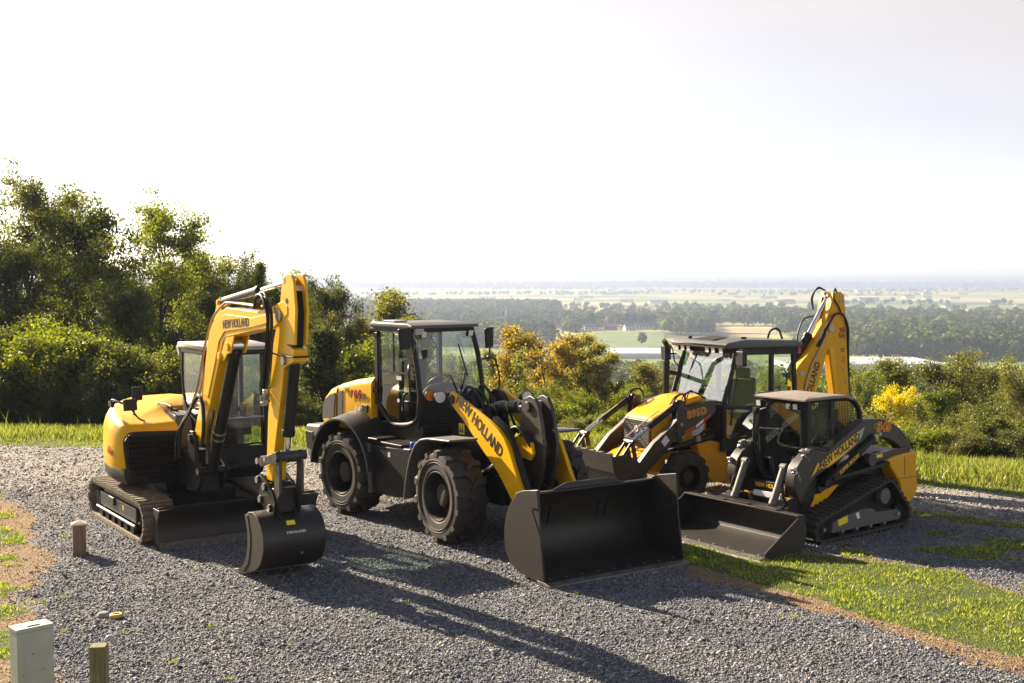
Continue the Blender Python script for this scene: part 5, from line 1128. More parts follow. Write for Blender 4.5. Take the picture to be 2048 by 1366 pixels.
# ------------------------------------------------------------------ wheel loader
WL = empty('wheel_loader', (-1.765, 18.571, 0), -49.5, 'large yellow wheel loader with black bucket resting on the gravel in the middle', 'wheel loader')
FR = Matrix.Translation((2.75, -.09, 0)) @ Matrix.Rotation(math.radians(-7.5), 4, 'Z')   # front frame, articulated a little
class FB(MB):
    def __init__(s): super().__init__(); s.M = FR.copy()
def fp_(p): return tuple(FR @ Vector(p))
def loader():
    R = WL
    for s in (-1, 1): wheel(R, (-.16, s * .88, .655), .655, .48, .335, s, 14, .16)
    for s in (-1, 1):
        w = wheel(R, fp_((-.15, s * .88, .665)), .665, .48, .345, s, 14, .16, rz=-7.5)
    # chassis
    c = MB(); c.box(-1.25, 1.5, -.48, .48, .55, 1.15); c.box(1.2, 1.9, -.22, .22, .5, .9); c.cyl((-.16, -.7, .655), (-.16, .7, .655), .17, n=18); c.box(.35, 1.45, -.66, .60, 1.1, 1.5); c.build('rear_chassis', MT['black'], R, bevel=.02)
    cw = MB(); cw.rings([[(x, y * k, z) for x, y, z in [(-1.38, -.98, .80), (-1.12, -1.02, .66), (-.98, -1.02, .72), (-.90, -1.02, 1.33), (-1.42, -.98, 1.30)]] for k in (1, -1)], 0, False)
    cw.build('counterweight', MT['grey'], R, bevel=.05, seg=3)
    tl = MB(); tl.prism([(-1.34, 1.20), (-1.10, 1.20), (-1.10, .90), (-1.30, .92)], -1.035, -1.018); tl.build('lamp_recess', MT['black'], R, bevel=.004)
    # hood: loft along the length
    secs = []
    for x, z0, z1, hw in ((-1.40, 1.26, 1.46, .62), (-1.36, 1.26, 1.60, .68), (-1.26, 1.26, 1.78, .71), (-1.08, 1.26, 1.90, .73), (-.80, 1.26, 1.99, .745), (-.35, 1.26, 2.09, .75), (.20, 1.26, 2.17, .75)):
        secs.append(rrect(x, -hw, hw, z0, z1, .13, 5))
    h = MB(); h.rings(secs, 0, True); hood = h.build('engine_hood', MT['yellow'], R, ang=45)
    for pts, nm in (([(-1.25, 1.38), (-.90, 1.44), (-.86, 1.84), (-1.02, 1.80), (-1.16, 1.72), (-1.23, 1.62)], 'side_grille'), ([(-.76, 1.47), (-.64, 1.49), (-.62, 1.90), (-.75, 1.87)], 'side_grille')):
        g = MB(); g.prism(pts, -.757, -.742); g.build(nm, MT['grey'], hood)
    sm = MB(); sm.tube([(-.82, -.752, 1.40), (-.80, -.752, 1.86), (-.79, -.70, 1.955), (-.78, -.55, 1.985), (-.78, .5, 1.985)], .008, 6); sm.build('seam', MT['ink'], hood)
    lettering('lettering', 'W', hood, face_M((-.50, -.760, 1.905), (1, 0, .06), (0, 0, 1)), .135, MT['ink'], .012, shear=.25, label='small black letter before the model number')
    lettering('lettering', '100', hood, face_M((-.238, -.7605, 1.862), (1, 0, .06), (0, 0, 1)), .185, MT['ink'], .016, shear=.2, space=1.25, label='black shadow of the model number')
    lettering('lettering', '100', hood, face_M((-.245, -.764, 1.87), (1, 0, .06), (0, 0, 1)), .185, MT['red'], .012, shear=.2, space=1.25, label='red model number')
    lettering('lettering', 'D', hood, face_M((.03, -.760, 1.845), (1, 0, .06), (0, 0, 1)), .115, MT['ink'], .012, shear=.25, label='small black letter after the model number')
    hd = MB(); hd.box(-.04, .12, -.775, -.745, 1.60, 1.72); hd.build('hood_latch', MT['satin'], hood, bevel=.008)
    stc = MB(); stc.box(-.25, -.21, -.757, -.753, 1.60, 1.68); stc.box(-.19, -.11, -.757, -.753, 1.61, 1.66); stc.build('sticker', MT['white'], hood)
    # rear fenders
    for s in (-1, 1):
        f = MB(); rg = []
        for k in range(27):
            t = math.radians(8 + 168 * k / 26); bl_ = max(0, math.sin(math.pi * min(1, max(0, (168 - (8 + 168 * k / 26)) / 130)))) ** .8
            sec = []
            for dr in (0, -.03):
                for yy, ex in ((1.14, -.015), (1.10, 0), (.90, .05 * bl_), (.60, .12 * bl_)) if dr == 0 else ((.60, .12 * bl_), (.90, .05 * bl_), (1.10, 0), (1.14, -.015)):
                    r = .87 + ex + dr; sec.append((-.16 + r * math.cos(t), s * yy, .655 + r * math.sin(t)))
            rg.append(sec)
        f.rings(rg, 0, True); f.build('rear_fender', MT['satin'], R, ang=40)
        g = MB(); g.prism([(-.85, .80), (.55, .80), (.50, 1.25), (.2, 1.5), (-.5, 1.5), (-.75, 1.25)], min(s * .52, s * .60), max(s * .52, s * .60)); g.build('wheel_arch_plate', MT['black'], R)
    # battery box and steps between the wheels
    b = MB(); b.prism([(.56, 1.17), (1.62, 1.22), (1.62, .80), (1.52, .50), (1.30, .45), (.68, .44), (.62, .50)], -1.02, -.45); b.prism([(.56, 1.17), (1.62, 1.2), (1.55, .5), (.65, .44)], .45, 1.02)
    sb = b.build('tool_box', MT['satin'], R, bevel=.025)
    p = MB(); p.prism([(.46, 1.19), (.60, 1.19), (.64, .45), (.58, .43)], -1.07, -1.0); st1 = p.build('step_post', MT['grey'], R, bevel=.008)
    p = MB(); p.prism([(.525, 1.06), (.555, 1.06), (.565, .80), (.545, .80)], -1.074, -1.068); p.prism([(.555, .74), (.58, .74), (.60, .50), (.575, .50)], -1.074, -1.068); p.build('step_slot', MT['dark'], st1)
    p = MB(); p.box(.60, 1.40, -1.02, -.6, 1.20, 1.25); p.box(.55, .80, -1.05, -.62, 1.255, 1.285); p.build('platform', MT['black'], R, bevel=.01)
    q = MB(); q.box(1.05, 1.11, -1.0225, -1.0205, 1.04, 1.11); q.build('sticker', MT['white'], R)
    q = MB(); q.cyl((1.52, -.86, 1.20), (1.52, -.86, 1.30), .075, n=18); q.build('filler_cap', MT['blue'], R, bevel=.01)
    # cab
    ya, yb = -.66, .54; fr = [(1.10, ya, 2.93), (1.24, ya, 2.60), (1.32, ya, 2.30), (1.37, ya, 2.0), (1.37, ya, 1.78), (1.31, ya, 1.60), (1.10, ya, 1.50), (.72, ya, 1.47), (.52, ya, 1.56), (.38, ya, 1.68), (.27, ya, 1.76)]
    m_ = lambda P: [(x, yb, z) for x, y, z in P]
    c = MB(); c.tube(fr, .042, 8); c.tube(m_(fr), .042, 8)
    for y in (ya, yb): c.bar((.27, y, 1.74), (.25, y, 2.95), .07, .085); c.bar((.24, y, 2.93), (1.12, y, 2.93), .07, .07)
    for y in (ya + .012, yb - .012): c.bar((1.30, y, 1.45), (1.37, y, 1.95), .05, .10)
    for x in (.25, 1.11): c.bar((x, ya, 2.93), (x, yb, 2.93), .06, .08)
    c.box(.30, 1.33, ya + .03, yb - .03, 1.44, 1.50); c.box(1.27, 1.33, ya + .02, yb - .02, 1.20, 1.96); c.box(.24, .30, ya, yb, 1.5, 2.05)
    cab = c.build('cab_frame', MT['satin'], R, bevel=.008)
    rf = MB(); rf.rings([rrect(x, ya - .05, yb + .05, z0, z1, .025) for x, z0, z1 in ((.10, 2.96, 3.00), (.16, 2.95, 3.035), (1.12, 2.95, 3.03), (1.22, 2.955, 3.0))]); rf.build('cab_roof', MT['grey'], R, ang=45)
    rb = MB(); rb.box(.42, .72, -.66, -.42, 3.035, 3.065); rb.build('roof_unit', MT['lightgrey'], R, bevel=.008)
    quadpane('windscreen', R, [(1.10, ya + .06, 2.88), (1.31, ya + .05, 2.30), (1.36, ya + .05, 1.97), (1.36, yb - .05, 1.97), (1.31, yb - .05, 2.30), (1.10, yb - .06, 2.88)][:1] + [(1.36, ya + .05, 1.97), (1.36, yb - .05, 1.97), (1.10, yb - .06, 2.88)], 'glass')
    dg_ = [(.31, 1.80), (.30, 2.88), (1.09, 2.88), (1.21, 2.58), (1.29, 2.28), (1.335, 2.0), (1.33, 1.78), (1.27, 1.63), (1.09, 1.54), (.74, 1.51), (.55, 1.60), (.40, 1.72)]
    quadpane('door_glass', R, [(x, ya - .003, z) for x, z in dg_], 'glassdark'); quadpane('side_glass', R, [(x, yb, z) for x, z in dg_], 'glass')
    quadpane('rear_window', R, [(.25, ya + .06, 2.08), (.25, ya + .06, 2.88), (.25, yb - .06, 2.88), (.25, yb - .06, 2.08)], 'glass')
    d = MB(); d.bar((.33, ya - .012, 2.28), (1.28, ya - .012, 2.26), .02, .022); d.bar((.34, ya - .012, 1.78), (.33, ya - .012, 2.87), .02, .03); d.bar((.70, ya - .01, 2.27), (.70, ya - .01, 2.87), .015, .02); d.build('door_frame', MT['satin'], R)
    d = MB(); d.tube([(1.06, ya - .02, 1.66), (1.04, ya - .07, 1.72), (1.06, ya - .07, 1.94), (1.10, ya - .02, 1.98)], .018, 8); d.box(.98, 1.16, ya - .05, ya - .01, 1.70, 1.86); d.build('door_handle', MT['black'], R, bevel=.008)
    d = MB(); d.tube([(1.22, ya - .03, 1.78), (1.27, ya - .09, 1.86), (1.22, ya - .09, 2.30), (1.14, ya - .03, 2.40)], .018, 8); d.build('grab_rail', MT['satin'], R)
    for (x, z, w, hh) in ((.78, 2.16, .13, .06), (.80, 1.82, .06, .05), (.92, 1.70, .09, .06)):
        d = MB(); d.box(x, x + w, ya - .013, ya - .011, z, z + hh); d.build('door_sticker', MT['white'], R)
    for z in (2.80, 1.93): d = MB(); d.box(.20, .32, ya - .06, ya, z, z + .07); d.build('hinge', MT['black'], R, bevel=.006)
    seat(R, (.62, -.06, 1.50)); steering(R, (1.05, -.06, 2.12)); 
    k = MB(); k.box(1.08, 1.26, -.45, .33, 1.5, 1.96); k.tube([(1.26, -.5, 1.95), (1.15, -.3, 2.04), (1.12, 0, 2.06), (1.15, .3, 2.03), (1.26, .42, 1.95)], .05, 8); k.box(.45, .95, -.52, -.36, 1.5, 1.98); k.box(.45, .95, .24, .40, 1.5, 2.0); k.build('dashboard', MT['dark'], R, bevel=.02)
    w = MB(); w.bar((1.375, .12, 1.98), (1.335, .26, 2.30), .02, .015); w.bar((1.33, .28, 2.2), (1.20, .20, 2.70), .022, .012); w.build('wiper', MT['black'], R)
    for pp in ([(1.15, -.28, 2.82), (1.22, -.20, 2.60)], [(1.15, .22, 2.84), (1.23, .30, 2.55)]): MB().bar(pp[0], pp[1], .008, .008).build('sunblind_strut', MT['black'], R)
    for y in (-.46, .44): work_lamp(R, (1.20, y, 2.86), (1, 0, -.2), .05, 'lamp', True)
    bx = MB(); bx.box(1.16, 1.22, -.62, -.46, 2.86, 2.95); bx.build('marker_box', MT['lightgrey'], R, bevel=.006)
    work_lamp(R, (.14, -.70, 2.88), (-1, -.3, 0), .05, 'lamp')
    for y, x, z, yw in ((-.93, 1.36, 2.82, .10), (.73, 1.30, 2.78, -.07)):
        sg = 1 if y > 0 else -1
        m = MB(); m.rings([[(x + .03 * k, y + a * (.11 if sg < 0 else .085), z + b_) for a, b_ in ((-1, .15), (1, .17), (.95, -.15), (-.75, -.17))] for k in (-1, 1)], 0, False); m.build('mirror', MT['satin'], R, bevel=.025, seg=3)
        a = MB(); a.tube([(1.24, sg * .60 - .06, 2.45), (1.28, y - sg * .02, 2.46), (1.30, y + sg * .02, 2.60), (1.30, y, 2.70)] if sg > 0 else [(1.26, -.66, 2.55), (1.32, -.72, 2.60), (1.34, -.73, 2.78), (1.33, -.93, 2.80)], .014, 7); a.build('mirror_arm', MT['black'], R)
    im = MB(); im.obox((1.20, -.44, 2.55), (.03, .10, .16), (0, 0, 10)); im.build('inner_mirror', MT['dark'], R, bevel=.01)
    # --- front frame
    f = FB(); f.box(-.75, .45, -.42, .32, .55, .95); f.cyl((-.15, -.7, .665), (-.15, .7, .665), .18, n=18); f.box(-1.5, -.7, -.2, .2, .55, .85)
    for y in (-.36, .20): f.prism([(-1.0, .6), (-1.0, 1.5), (-.86, 1.98), (-.66, 2.06), (-.50, 1.95), (-.34, 1.5), (.05, 1.05), (.40, .9), (.40, .55)], y, y + .06)
    f.box(-.95, -.55, -.34, .22, 1.2, 1.75); f.prism([(.2, .5), (.75, .6), (.95, .95), (.6, 1.05), (.2, 1.0)], -.30, .18)
    f.build('front_frame', MT['black'], R, bevel=.012)
    gp = FB()
    for k in range(6): gp.box(-1.14, -1.12, -.50, -.22, 1.44 + k * .05, 1.465 + k * .05)
    gp.build('vent', MT['satin'], R)
    s = FB(); s.box(-.78, -.62, -.372, -.369, 1.42, 1.58); s.build('warning_sticker', MT['ysticker'], R)
    s = FB()
    for k, x in enumerate((-.765, -.70)): s.prism([(x, 1.45), (x + .055, 1.45), (x + .028, 1.55)], -.3755, -.3725)
    s.build('warning_symbol', MT['ink'], R)
    prof = [(-.76, 1.98), (-.70, 2.06), (-.60, 2.04), (.32, 1.75), (.58, 1.65), (.74, 1.55), (.86, 1.40), (.95, 1.25), (1.07, 1.05), (1.21, .85), (1.24, .70), (1.12, .60), (1.0, .64), (.93, .74), (.80, .86), (.62, 1.03), (.48, 1.13), (.18, 1.32), (-.36, 1.69), (-.62, 1.84), (-.72, 1.90)]
    for y in (-.53, .33):
        a = FB(); a.prism(prof, y - .03, y + .035); arm = a.build('lift_arm', MT['yellow'], R, bevel=.008)
        e = FB(); pin(e, (-.64, y, 1.95), .07, .11); pin(e, (1.13, y, .72), .06, .14); e.build('pivot_pin', MT['black'], arm, bevel=.006)
        if y < 0:
            mM = FR @ face_M((.10, y - .0325, 1.66), (1, 0, -.56), (0, 0, 1))
            lettering('lettering', 'NEW HOLLAND', arm, mM, .235, MT['ink'], .028, sx=.80, label='black maker lettering along the lift arm')
            blk = FB(); blk.prism([(.36, 1.755), (.62, 1.65), (.78, 1.54), (.89, 1.39), (1.0, 1.2), (1.22, .86), (1.24, .90), (1.02, 1.24), (.92, 1.42), (.80, 1.58), (.64, 1.70), (.38, 1.80)], y + .03, y + .10); blk.build('arm_edge', MT['black'], R)
    cr = FB(); cr.cyl((.52, -.5, 1.34), (.52, .33, 1.34), .13, n=20); cr.build('cross_tube', MT['yellow'], R)
    br = FB()
    for y in (-.27, .02): br.prism([(.40, 1.30), (.52, 1.52), (.78, 1.55), (.98, 1.48), (1.02, 1.34), (.94, 1.24), (.78, 1.26), (.60, 1.20)], y, y + .05)
    br.build('lever_bracket', MT['yellow'], R, bevel=.01)
    zb = FB()
    for y in (-.19, .02): zb.prism([(.60, 1.96), (.68, 2.06), (.82, 2.11), (.94, 2.08), (1.02, 1.98), (1.10, 1.75), (1.16, 1.48), (1.14, 1.20), (1.06, .95), (.96, .80), (.72, .74), (.56, .80), (.52, 1.0), (.56, 1.4)], y, y + .055)
    for q in ((.80, 1.96), (.86, 1.40), (.78, .88)): pin(zb, (q[0], -.06, q[1]), .07, .34)
    zb.build('bucket_lever', MT['arm'], R, bevel=.012)
    ram(R, fp_((-.42, -.06, 1.80)), fp_((.80, -.06, 1.96)), .078, .62)
    tk = FB()
    for k in (.18, .5, .8): tk.tube([(-.3 + k, -.15, 1.78 + k * .12), (-.3 + k, -.16, 1.90 + k * .12), (-.3 + k, .03, 1.92 + k * .12)], .012, 6, sub=2)
    tk.build('hose_bracket', MT['steel'], R)
    lk = FB(); lk.bar((.78, -.06, .88), (1.55, -.06, .72), .10, .12); lk.build('bucket_link', MT['black'], R, bevel=.01)
    for y in (-.42, .20): ram(R, fp_((-.30, y, .80)), fp_((.62, y, 1.22)), .06, .7, name='lift_cylinder')
    # lamps on stalks
    for y, x, z in ((-.62, -1.0, 1.965), (.66, -.62, 1.93)):
        o1 = work_lamp(R, fp_((x + .10, y, z)), (FR.to_3x3() @ Vector((1, -.05, 0))), .092); 
        if y < 0: work_lamp(R, fp_((x - .08, y - .06, z + .01)), (FR.to_3x3() @ Vector((1, -.1, 0))), .085, 'orange')
        a = FB(); a.tube([(x, y, z), (x - .05, y * .8, z - .08), (x - .02, y * .55, z - .25)], .022, 8); a.build('lamp_stalk', MT['black'], R)
    # front fenders
    for y0, y1 in ((-1.13, -.66), (.66, 1.13)):
        f = FB(); A = [(-1.12, .50), (-1.07, .72), (-1.0, .95), (-.90, 1.16), (-.76, 1.33), (-.60, 1.42), (-.40, 1.46), (.25, 1.50)]; f.prism(A + [(x * .97 + .0, z - .035) for x, z in A[::-1]], y0, y1); f.build('front_fender', MT['grey'], R, bevel=.018, ang=50)
    # bucket
    bk = FB(); y0, y1 = -1.12, 1.07
    shell = [(1.93, 1.02), (1.80, .90), (1.70, .74), (1.65, .56), (1.65, .38), (1.70, .24), (1.80, .13), (1.95, .065), (2.15, .04), (2.56, .015)]
    inn = [(x + .03 * (1 if z > .2 else .4), z + (.035 if z < .4 else 0.0)) for x, z in shell]
    bk.prism(shell + inn[::-1], y0, y1)
    side = [(1.90, 1.03), (2.06, 1.09), (2.41, 1.155), (2.45, .62), (2.55, .05), (2.54, .015)] + shell[::-1][1:]
    for y in (y0 - .014, y1 - .012): bk.prism(side, y, y + .026)
    bk.add([(1.93, -.62, 1.02), (1.96, -.62, 1.03), (1.93, .56, 1.02), (1.96, .56, 1.03), (1.90, -.36, 1.10), (1.93, -.36, 1.10), (1.90, .32, 1.10), (1.93, .32, 1.10)], [(0, 2, 6, 4), (1, 5, 7, 3), (4, 6, 7, 5), (0, 4, 5, 1), (2, 3, 7, 6)])
    bk.box(1.90, 1.99, y0, y1, 1.0, 1.025)
    bucket = bk.build('bucket', MT['bucket'], R, bevel=.006, ang=50)
    ed = FB(); ed.prism([(2.40, -.002), (2.66, .0), (2.655, .022), (2.56, .045), (2.40, .045)], y0 - .02, y1 + .02); ed.build('cutting_edge', MT['edge'], bucket, bevel=.004)
    bt = FB()
    for k in range(9): yy = y0 + .12 + k * .245; bt.cyl((2.48, yy, .045), (2.48, yy, .058), .018, n=8)
    bt.build('bolt_row', MT['steel'], bucket)
    pl = FB(); pl.prism([(2.26, .92), (2.27, 1.125), (2.405, 1.15), (2.44, .92)], y0 - .03, y0 - .015); pl.prism([(2.28, .90), (2.46, .60), (2.545, .06), (2.42, .06), (2.36, .5), (2.27, .8)], y0 - .022, y0 - .012); pl.build('side_wear_plate', MT['bucket'], bucket, bevel=.004)
    bh = FB()
    for yy in (-.70, .72): bh.cyl((2.30, yy, .58), (2.31, yy, .58), .012, n=8)
    bw = FB()
    for y in (-.62, -.50, .28, .42): bw.prism([(1.30, .60), (1.55, .90), (1.80, .92), (1.66, .45), (1.72, .18), (1.4, .42)], y, y + .035)
    bw.build('bucket_hinge', MT['black'], bucket, bevel=.006)
    # hoses
    for k, (dy, hgt) in enumerate(((-.34, 2.14), (-.26, 2.10), (-.16, 2.16), (.05, 2.08))):
        hose(R, [fp_((-.72 + .05 * k, dy, 1.80)), fp_((-.70 + .05 * k, dy, 2.0)), fp_((-.50 + .04 * k, dy - .02, hgt)), fp_((-.24 + .03 * k, dy, 2.0)), fp_((-.12 + .03 * k, dy + .02, 1.72)), fp_((.02 + .04 * k, dy + .03, 1.50))], .022)
    for k in range(3): hose(R, [fp_((.42, -.20 - .03 * k, 1.30)), fp_((.52, -.26 - .03 * k, 1.54 + .02 * k)), fp_((.72, -.27 - .03 * k, 1.64 + .02 * k)), fp_((.90, -.26 - .03 * k, 1.56)), fp_((.95, -.24, 1.40))], .020)
    for k in range(2): hose(R, [fp_((.05, -.42, 1.50 - .05 * k)), fp_((.35, -.44, 1.52 - .05 * k)), fp_((.62, -.45, 1.36 - .05 * k)), fp_((.78, -.45, 1.12 - .05 * k))], .018)
    hose(R, [fp_((-.98, .30, 1.7)), fp_((-.94, .44, 2.1)), fp_((-.98, .40, 2.45)), fp_((-1.0, .36, 2.5))], .014)
loader()
# ------------------------------------------------------------------ backhoe loader
BH = empty('backhoe_loader', (2.488, 19.665, 0), -149, 'yellow backhoe loader with black cab and tall folded digging arm, parked behind the track loader', 'backhoe loader')
def backhoe():
    R = BH
    for s in (-1, 1): wheel(R, (.03, s * .79, .425), .425, .32, .22, s, 13, .11, dusty='dusty' if s < 0 else 'rubber')
    for s in (-1, 1): wheel(R, (-2.13, s * .82, .69), .69, .46, .36, s, 16, .15)
    c = MB(); c.prism([(.88, .45), (.88, .66), (.50, .84), (-.45, .98), (-3.0, .95), (-3.0, .50), (-.5, .48)], -.40, .40); c.cyl((.03, -.7, .425), (.03, .7, .425), .10, n=14); c.prism([(.5, .46), (.88, .44), (.9, .62), (.6, .78), (.3, .8)], -.46, .46)
    c.build('chassis', MT['ochre'], R, bevel=.02)
    t = MB(); t.prism([(-.34, .92), (-.56, .98), (-1.30, .80), (-1.32, .22), (-1.02, .17), (-.98, .22), (-.72, .22), (-.52, .42), (-.44, .70)], .40, .64); t.prism([(-.50, .95), (-1.30, .80), (-1.3, .3), (-.6, .3)], -.64, -.40)
    tank = t.build('fuel_tank', MT['ochre'], R, bevel=.02)
    p = MB(); p.prism([(-1.0, .58), (-1.28, .55), (-1.28, .20), (-1.03, .17)], .64, .655); p.build('access_panel', MT['ochre'], tank, bevel=.006)
    p = MB(); p.prism([(-.42, .86), (-.72, .80), (-.72, .62), (-.42, .66)], .64, .648); p.build('access_panel', MT['ochre'], tank, bevel=.004)
    p = MB(); p.box(-1.14, -1.02, .63, .66, .57, .78); p.build('recess', MT['dark'], R); p = MB(); p.cyl((-1.08, .64, .68), (-1.08, .68, .68), .045, n=16); p.build('filler_cap', MT['blue'], R)
    # hood
    secs = [rrect(x, -hw, hw, .92, z1, .07, 4) for x, z1, hw in ((.40, 1.33, .38), (.37, 1.375, .40), (.20, 1.45, .43), (-.10, 1.585, .45), (-.45, 1.67, .46), (-.70, 1.70, .46))]
    h = MB(); h.rings(secs, 0, True); hood = h.build('engine_hood', MT['ochre'], R, ang=40)
    g = MB(); g.prism([(-.36, .72), (.36, .72), (.365, 1.26), (.34, 1.32), (-.34, 1.32), (-.365, 1.26)], .405, .43, 0, 'x'); gr = g.build('grille', MT['arm'], R, bevel=.012)
    ls = MB()
    for k in range(14): ls.box(.430, .436, -.33, .33, .76 + k * .036, .775 + k * .036)
    ls.build('slats', MT['grey'], gr)
    e = MB(); e.cyl((.43, .0, 1.16), (.442, .0, 1.16), .055, n=24); em = e.build('emblem', MT['white'], gr)
    e2 = MB()
    for s in (-1, 1): e2.add([(.4435, s * .006, 1.125), (.4435, s * .032, 1.15), (.4435, s * .030, 1.195), (.4435, s * .006, 1.175)], [(0, 1, 2, 3)])
    e2.build('emblem_leaf', MT['ink'], em)
    hb = MB(); hb.prism([(.40, .80), (-.55, .80), (-.55, .95), (.40, .95)], -.44, .44); hb.build('lower_cowl', MT['black'], R, bevel=.01)
    tk = MB(); tk.rings([[(x, y + r * math.cos(a), z + r * .8 * math.sin(a)) for a in [k * math.pi / 6 for k in range(12)]] for x, y, z, r in ((-.12, .50, 1.60, .05), (-.16, .50, 1.61, .075), (-.46, .50, 1.66, .085), (-.52, .50, 1.67, .05))]); tk.build('air_tank', MT['ochre'], R)
    # loader arms
    up = [(-.74, 1.63), (-.62, 1.64), (-.39, 1.60), (-.05, 1.53), (.10, 1.36), (.23, 1.24), (.57, 1.01), (.86, .72), (1.02, .52), (1.0, .40), (.88, .40), (.55, .66), (.26, .88), (.20, .99), (-.03, 1.10), (-.34, 1.18), (-.64, 1.36), (-.74, 1.45)]
    for y, s in ((.62, 1), (-.62, -1)):
        a = MB(); a.prism(up, y - .055, y + .055); arm = a.build('loader_arm', MT['arm'], R, bevel=.012)
        b = MB(); b.prism([(-.06, 1.66), (.04, 1.68), (.12, 1.58), (.12, 1.05), (.06, .98), (-.03, 1.02), (-.05, 1.3)], y + s * .058, y + s * .082); b.prism([(-.06, 1.66), (.04, 1.68), (.12, 1.58), (.12, 1.15), (-.05, 1.2)], y - s * .10, y - s * .07); b.build('bellcrank', MT['arm'], R, bevel=.008)
        bp = MB(); pin(bp, (.04, y, 1.28), .03, .21); pin(bp, (.0, y, 1.06), .03, .2); bp.build('pivot_pin', MT['steel'], arm)
        x0 = 1.06; ram(R, (.04, y + s * .03, 1.64), (x0, y + s * .03, 1.05), .050, .62, name='tilt_cylinder')
        gd = MB(); gd.bar((.42, y - s * .05, 1.52), (x0 + .03, y - s * .05, 1.13), .014, .014); gd.cyl((.78, y - s * .07, 1.30), (.78, y + s * .01, 1.24), .02); gd.build('indicator_rod', MT['steel'], R)
        l1 = MB()
        for d in (-.05, .11): l1.bar((x0, y + s * d - .02, 1.06), (1.34, y + s * d - .02, .72), .022, .05); l1.bar((x0, y + s * d - .02, 1.06), (.92, y + s * d - .02, .48), .03, .07)
        pin(l1, (x0, y + s * .03, 1.06), .045, .24); l1.build('linkage', MT['arm'], R, bevel=.006)
        hk = MB(); hk.prism([(.90, .58), (.98, .80), (1.06, .86), (1.12, .80), (1.10, .66), (1.0, .50)], y - s * .12 - .02, y - s * .12 + .02); hk.build('coupler_hook', MT['ochre'], R, bevel=.006)
        for k in range(2): hose(R, [(.16 + .05 * k, y, 1.62), (.06 + .04 * k, y, 1.74), (-.08 + .02 * k, y - s * .02, 1.77), (-.15, y - s * .04, 1.68), (-.13, y - s * .05, 1.56)], .014)
        ram(R, (-.62, y + s * .04, 1.02), (.36, y + s * .04, .86), .052, .80, name='lift_cylinder')
    dc = MB(); dc.add([(-.03, .6785, 1.10), (-.62, .6785, 1.37), (-.62, .6785, 1.44), (-.03, .6785, 1.16)], [(0, 1, 2, 3)]); 
    rd = MB(); rd.prism([(-.06, 1.115), (-.30, 1.19), (-.30, 1.245), (-.06, 1.165)], .6765, .679); rd.prism([(-.47, 1.295), (-.62, 1.37), (-.62, 1.425), (-.47, 1.345)], .6765, .679); rd.build('red_stripe', MT['red'], R)
    wh = MB(); wh.prism([(-.305, 1.195), (-.465, 1.29), (-.465, 1.34), (-.305, 1.245)], .6765, .679); wh.build('white_stripe', MT['white'], R)
    lettering('lettering', 'B95D', R, face_M((-.32, .6785, 1.45), (-1, 0, .14), (0, 0, 1)), .165, MT['ydecal'], .055, space=1.16, label='yellow outline of the model number'); lettering('lettering', 'B95D', R, face_M((-.32, .681, 1.45), (-1, 0, .14), (0, 0, 1)), .165, MT['red'], -.004, space=1.16, label='dark red model number')
    sk = MB(); sk.prism([(.26, 1.03), (.34, 1.12), (.44, 1.02), (.36, .93)], .6765, .679); sk.build('sticker', MT['white'], R)
    sd_ = MB(); sd_.prism([(-.10, .90), (-.55, .90), (-.65, 1.30), (-.30, 1.16), (-.10, 1.10)], .46, .50); sd_.build('side_panel', MT['ochre'], R); s2 = MB(); s2.prism([(-.36, 1.04), (-.60, 1.06), (-.62, 1.26), (-.36, 1.15)], .50, .505); s2.build('sticker', MT['white'], R)
    for k in range(2): hose(R, [(-.34 - .05 * k, .70, 1.06), (-.46 - .05 * k, .70, 1.14), (-.60, .69, 1.15), (-.70, .68, 1.06)], .016)
    vb = MB(); vb.obox((-.30, .72, 1.02), (.10, .07, .10), (0, 10, 0)); vb.build('valve_block', MT['steel'], R, bevel=.01)
    # front bucket, curled back
    bk = MB(); y0, y1 = -.98, .78
    fl = [(1.50, .86), (1.46, .62), (1.38, .40), (1.24, .26), (1.08, .24), (.94, .34), (.90, .52), (.93, .70)]; inn = [(1.47, .85), (1.43, .62), (1.355, .42), (1.23, .29), (1.09, .27), (.965, .355), (.93, .52), (.96, .69)]
    bk.prism(fl + inn[::-1], y0, y1)
    for y in (y0 - .012, y1 - .01): bk.prism(fl + [(1.05, .80), (1.30, .88)], y, y + .022)
    bucket = bk.build('front_bucket', MT['bucket'], R, bevel=.006)
    ed = MB(); ed.prism([(1.46, .60), (1.475, .60), (1.535, .90), (1.50, .90)], y0 - .01, y1 + .01); ed.build('cutting_edge', MT['arm'], bucket)
    for k in range(8): yy = y0 + .10 + k * .225; MB().box(1.46, 1.53, yy - .05, yy + .05, .895, .915).build('tooth', MT['grey'], bucket, bevel=.004)
    # cab
    ya, yb = -.68, .70
    c = MB()
    for y in (ya, yb):
        c.tube([(-.90, y, .98), (-.90, y, 1.55), (-.96, y, 1.80), (-1.20, y, 2.52)], .045, 8); c.bar((-1.97, y, 1.0), (-1.97, y, 2.52), .06, .085); c.bar((-2.56, y, 1.4), (-2.48, y, 2.52), .06, .08)
        c.bar((-1.18, y, 2.46), (-2.5, y, 2.44), .06, .13); c.bar((-.92, y, 1.50), (-1.97, y, 1.46), .05, .05); c.bar((-1.97, y, 1.62), (-2.55, y, 1.62), .05, .05)
        c.prism([(-.84, .98), (-.84, .76), (-1.62, .76), (-1.62, .98)], y - .03, y + .03)
    c.bar((-1.16, ya, 2.47), (-1.16, yb, 2.47), .07, .09); c.bar((-2.5, ya, 2.47), (-2.5, yb, 2.47), .07, .09); c.box(-2.5, -.9, ya, yb, .92, .98); c.box(-2.58, -2.52, ya, yb, 1.0, 1.62)
    c.box(-.93, -.85, ya + .04, yb - .04, .95, 1.56)
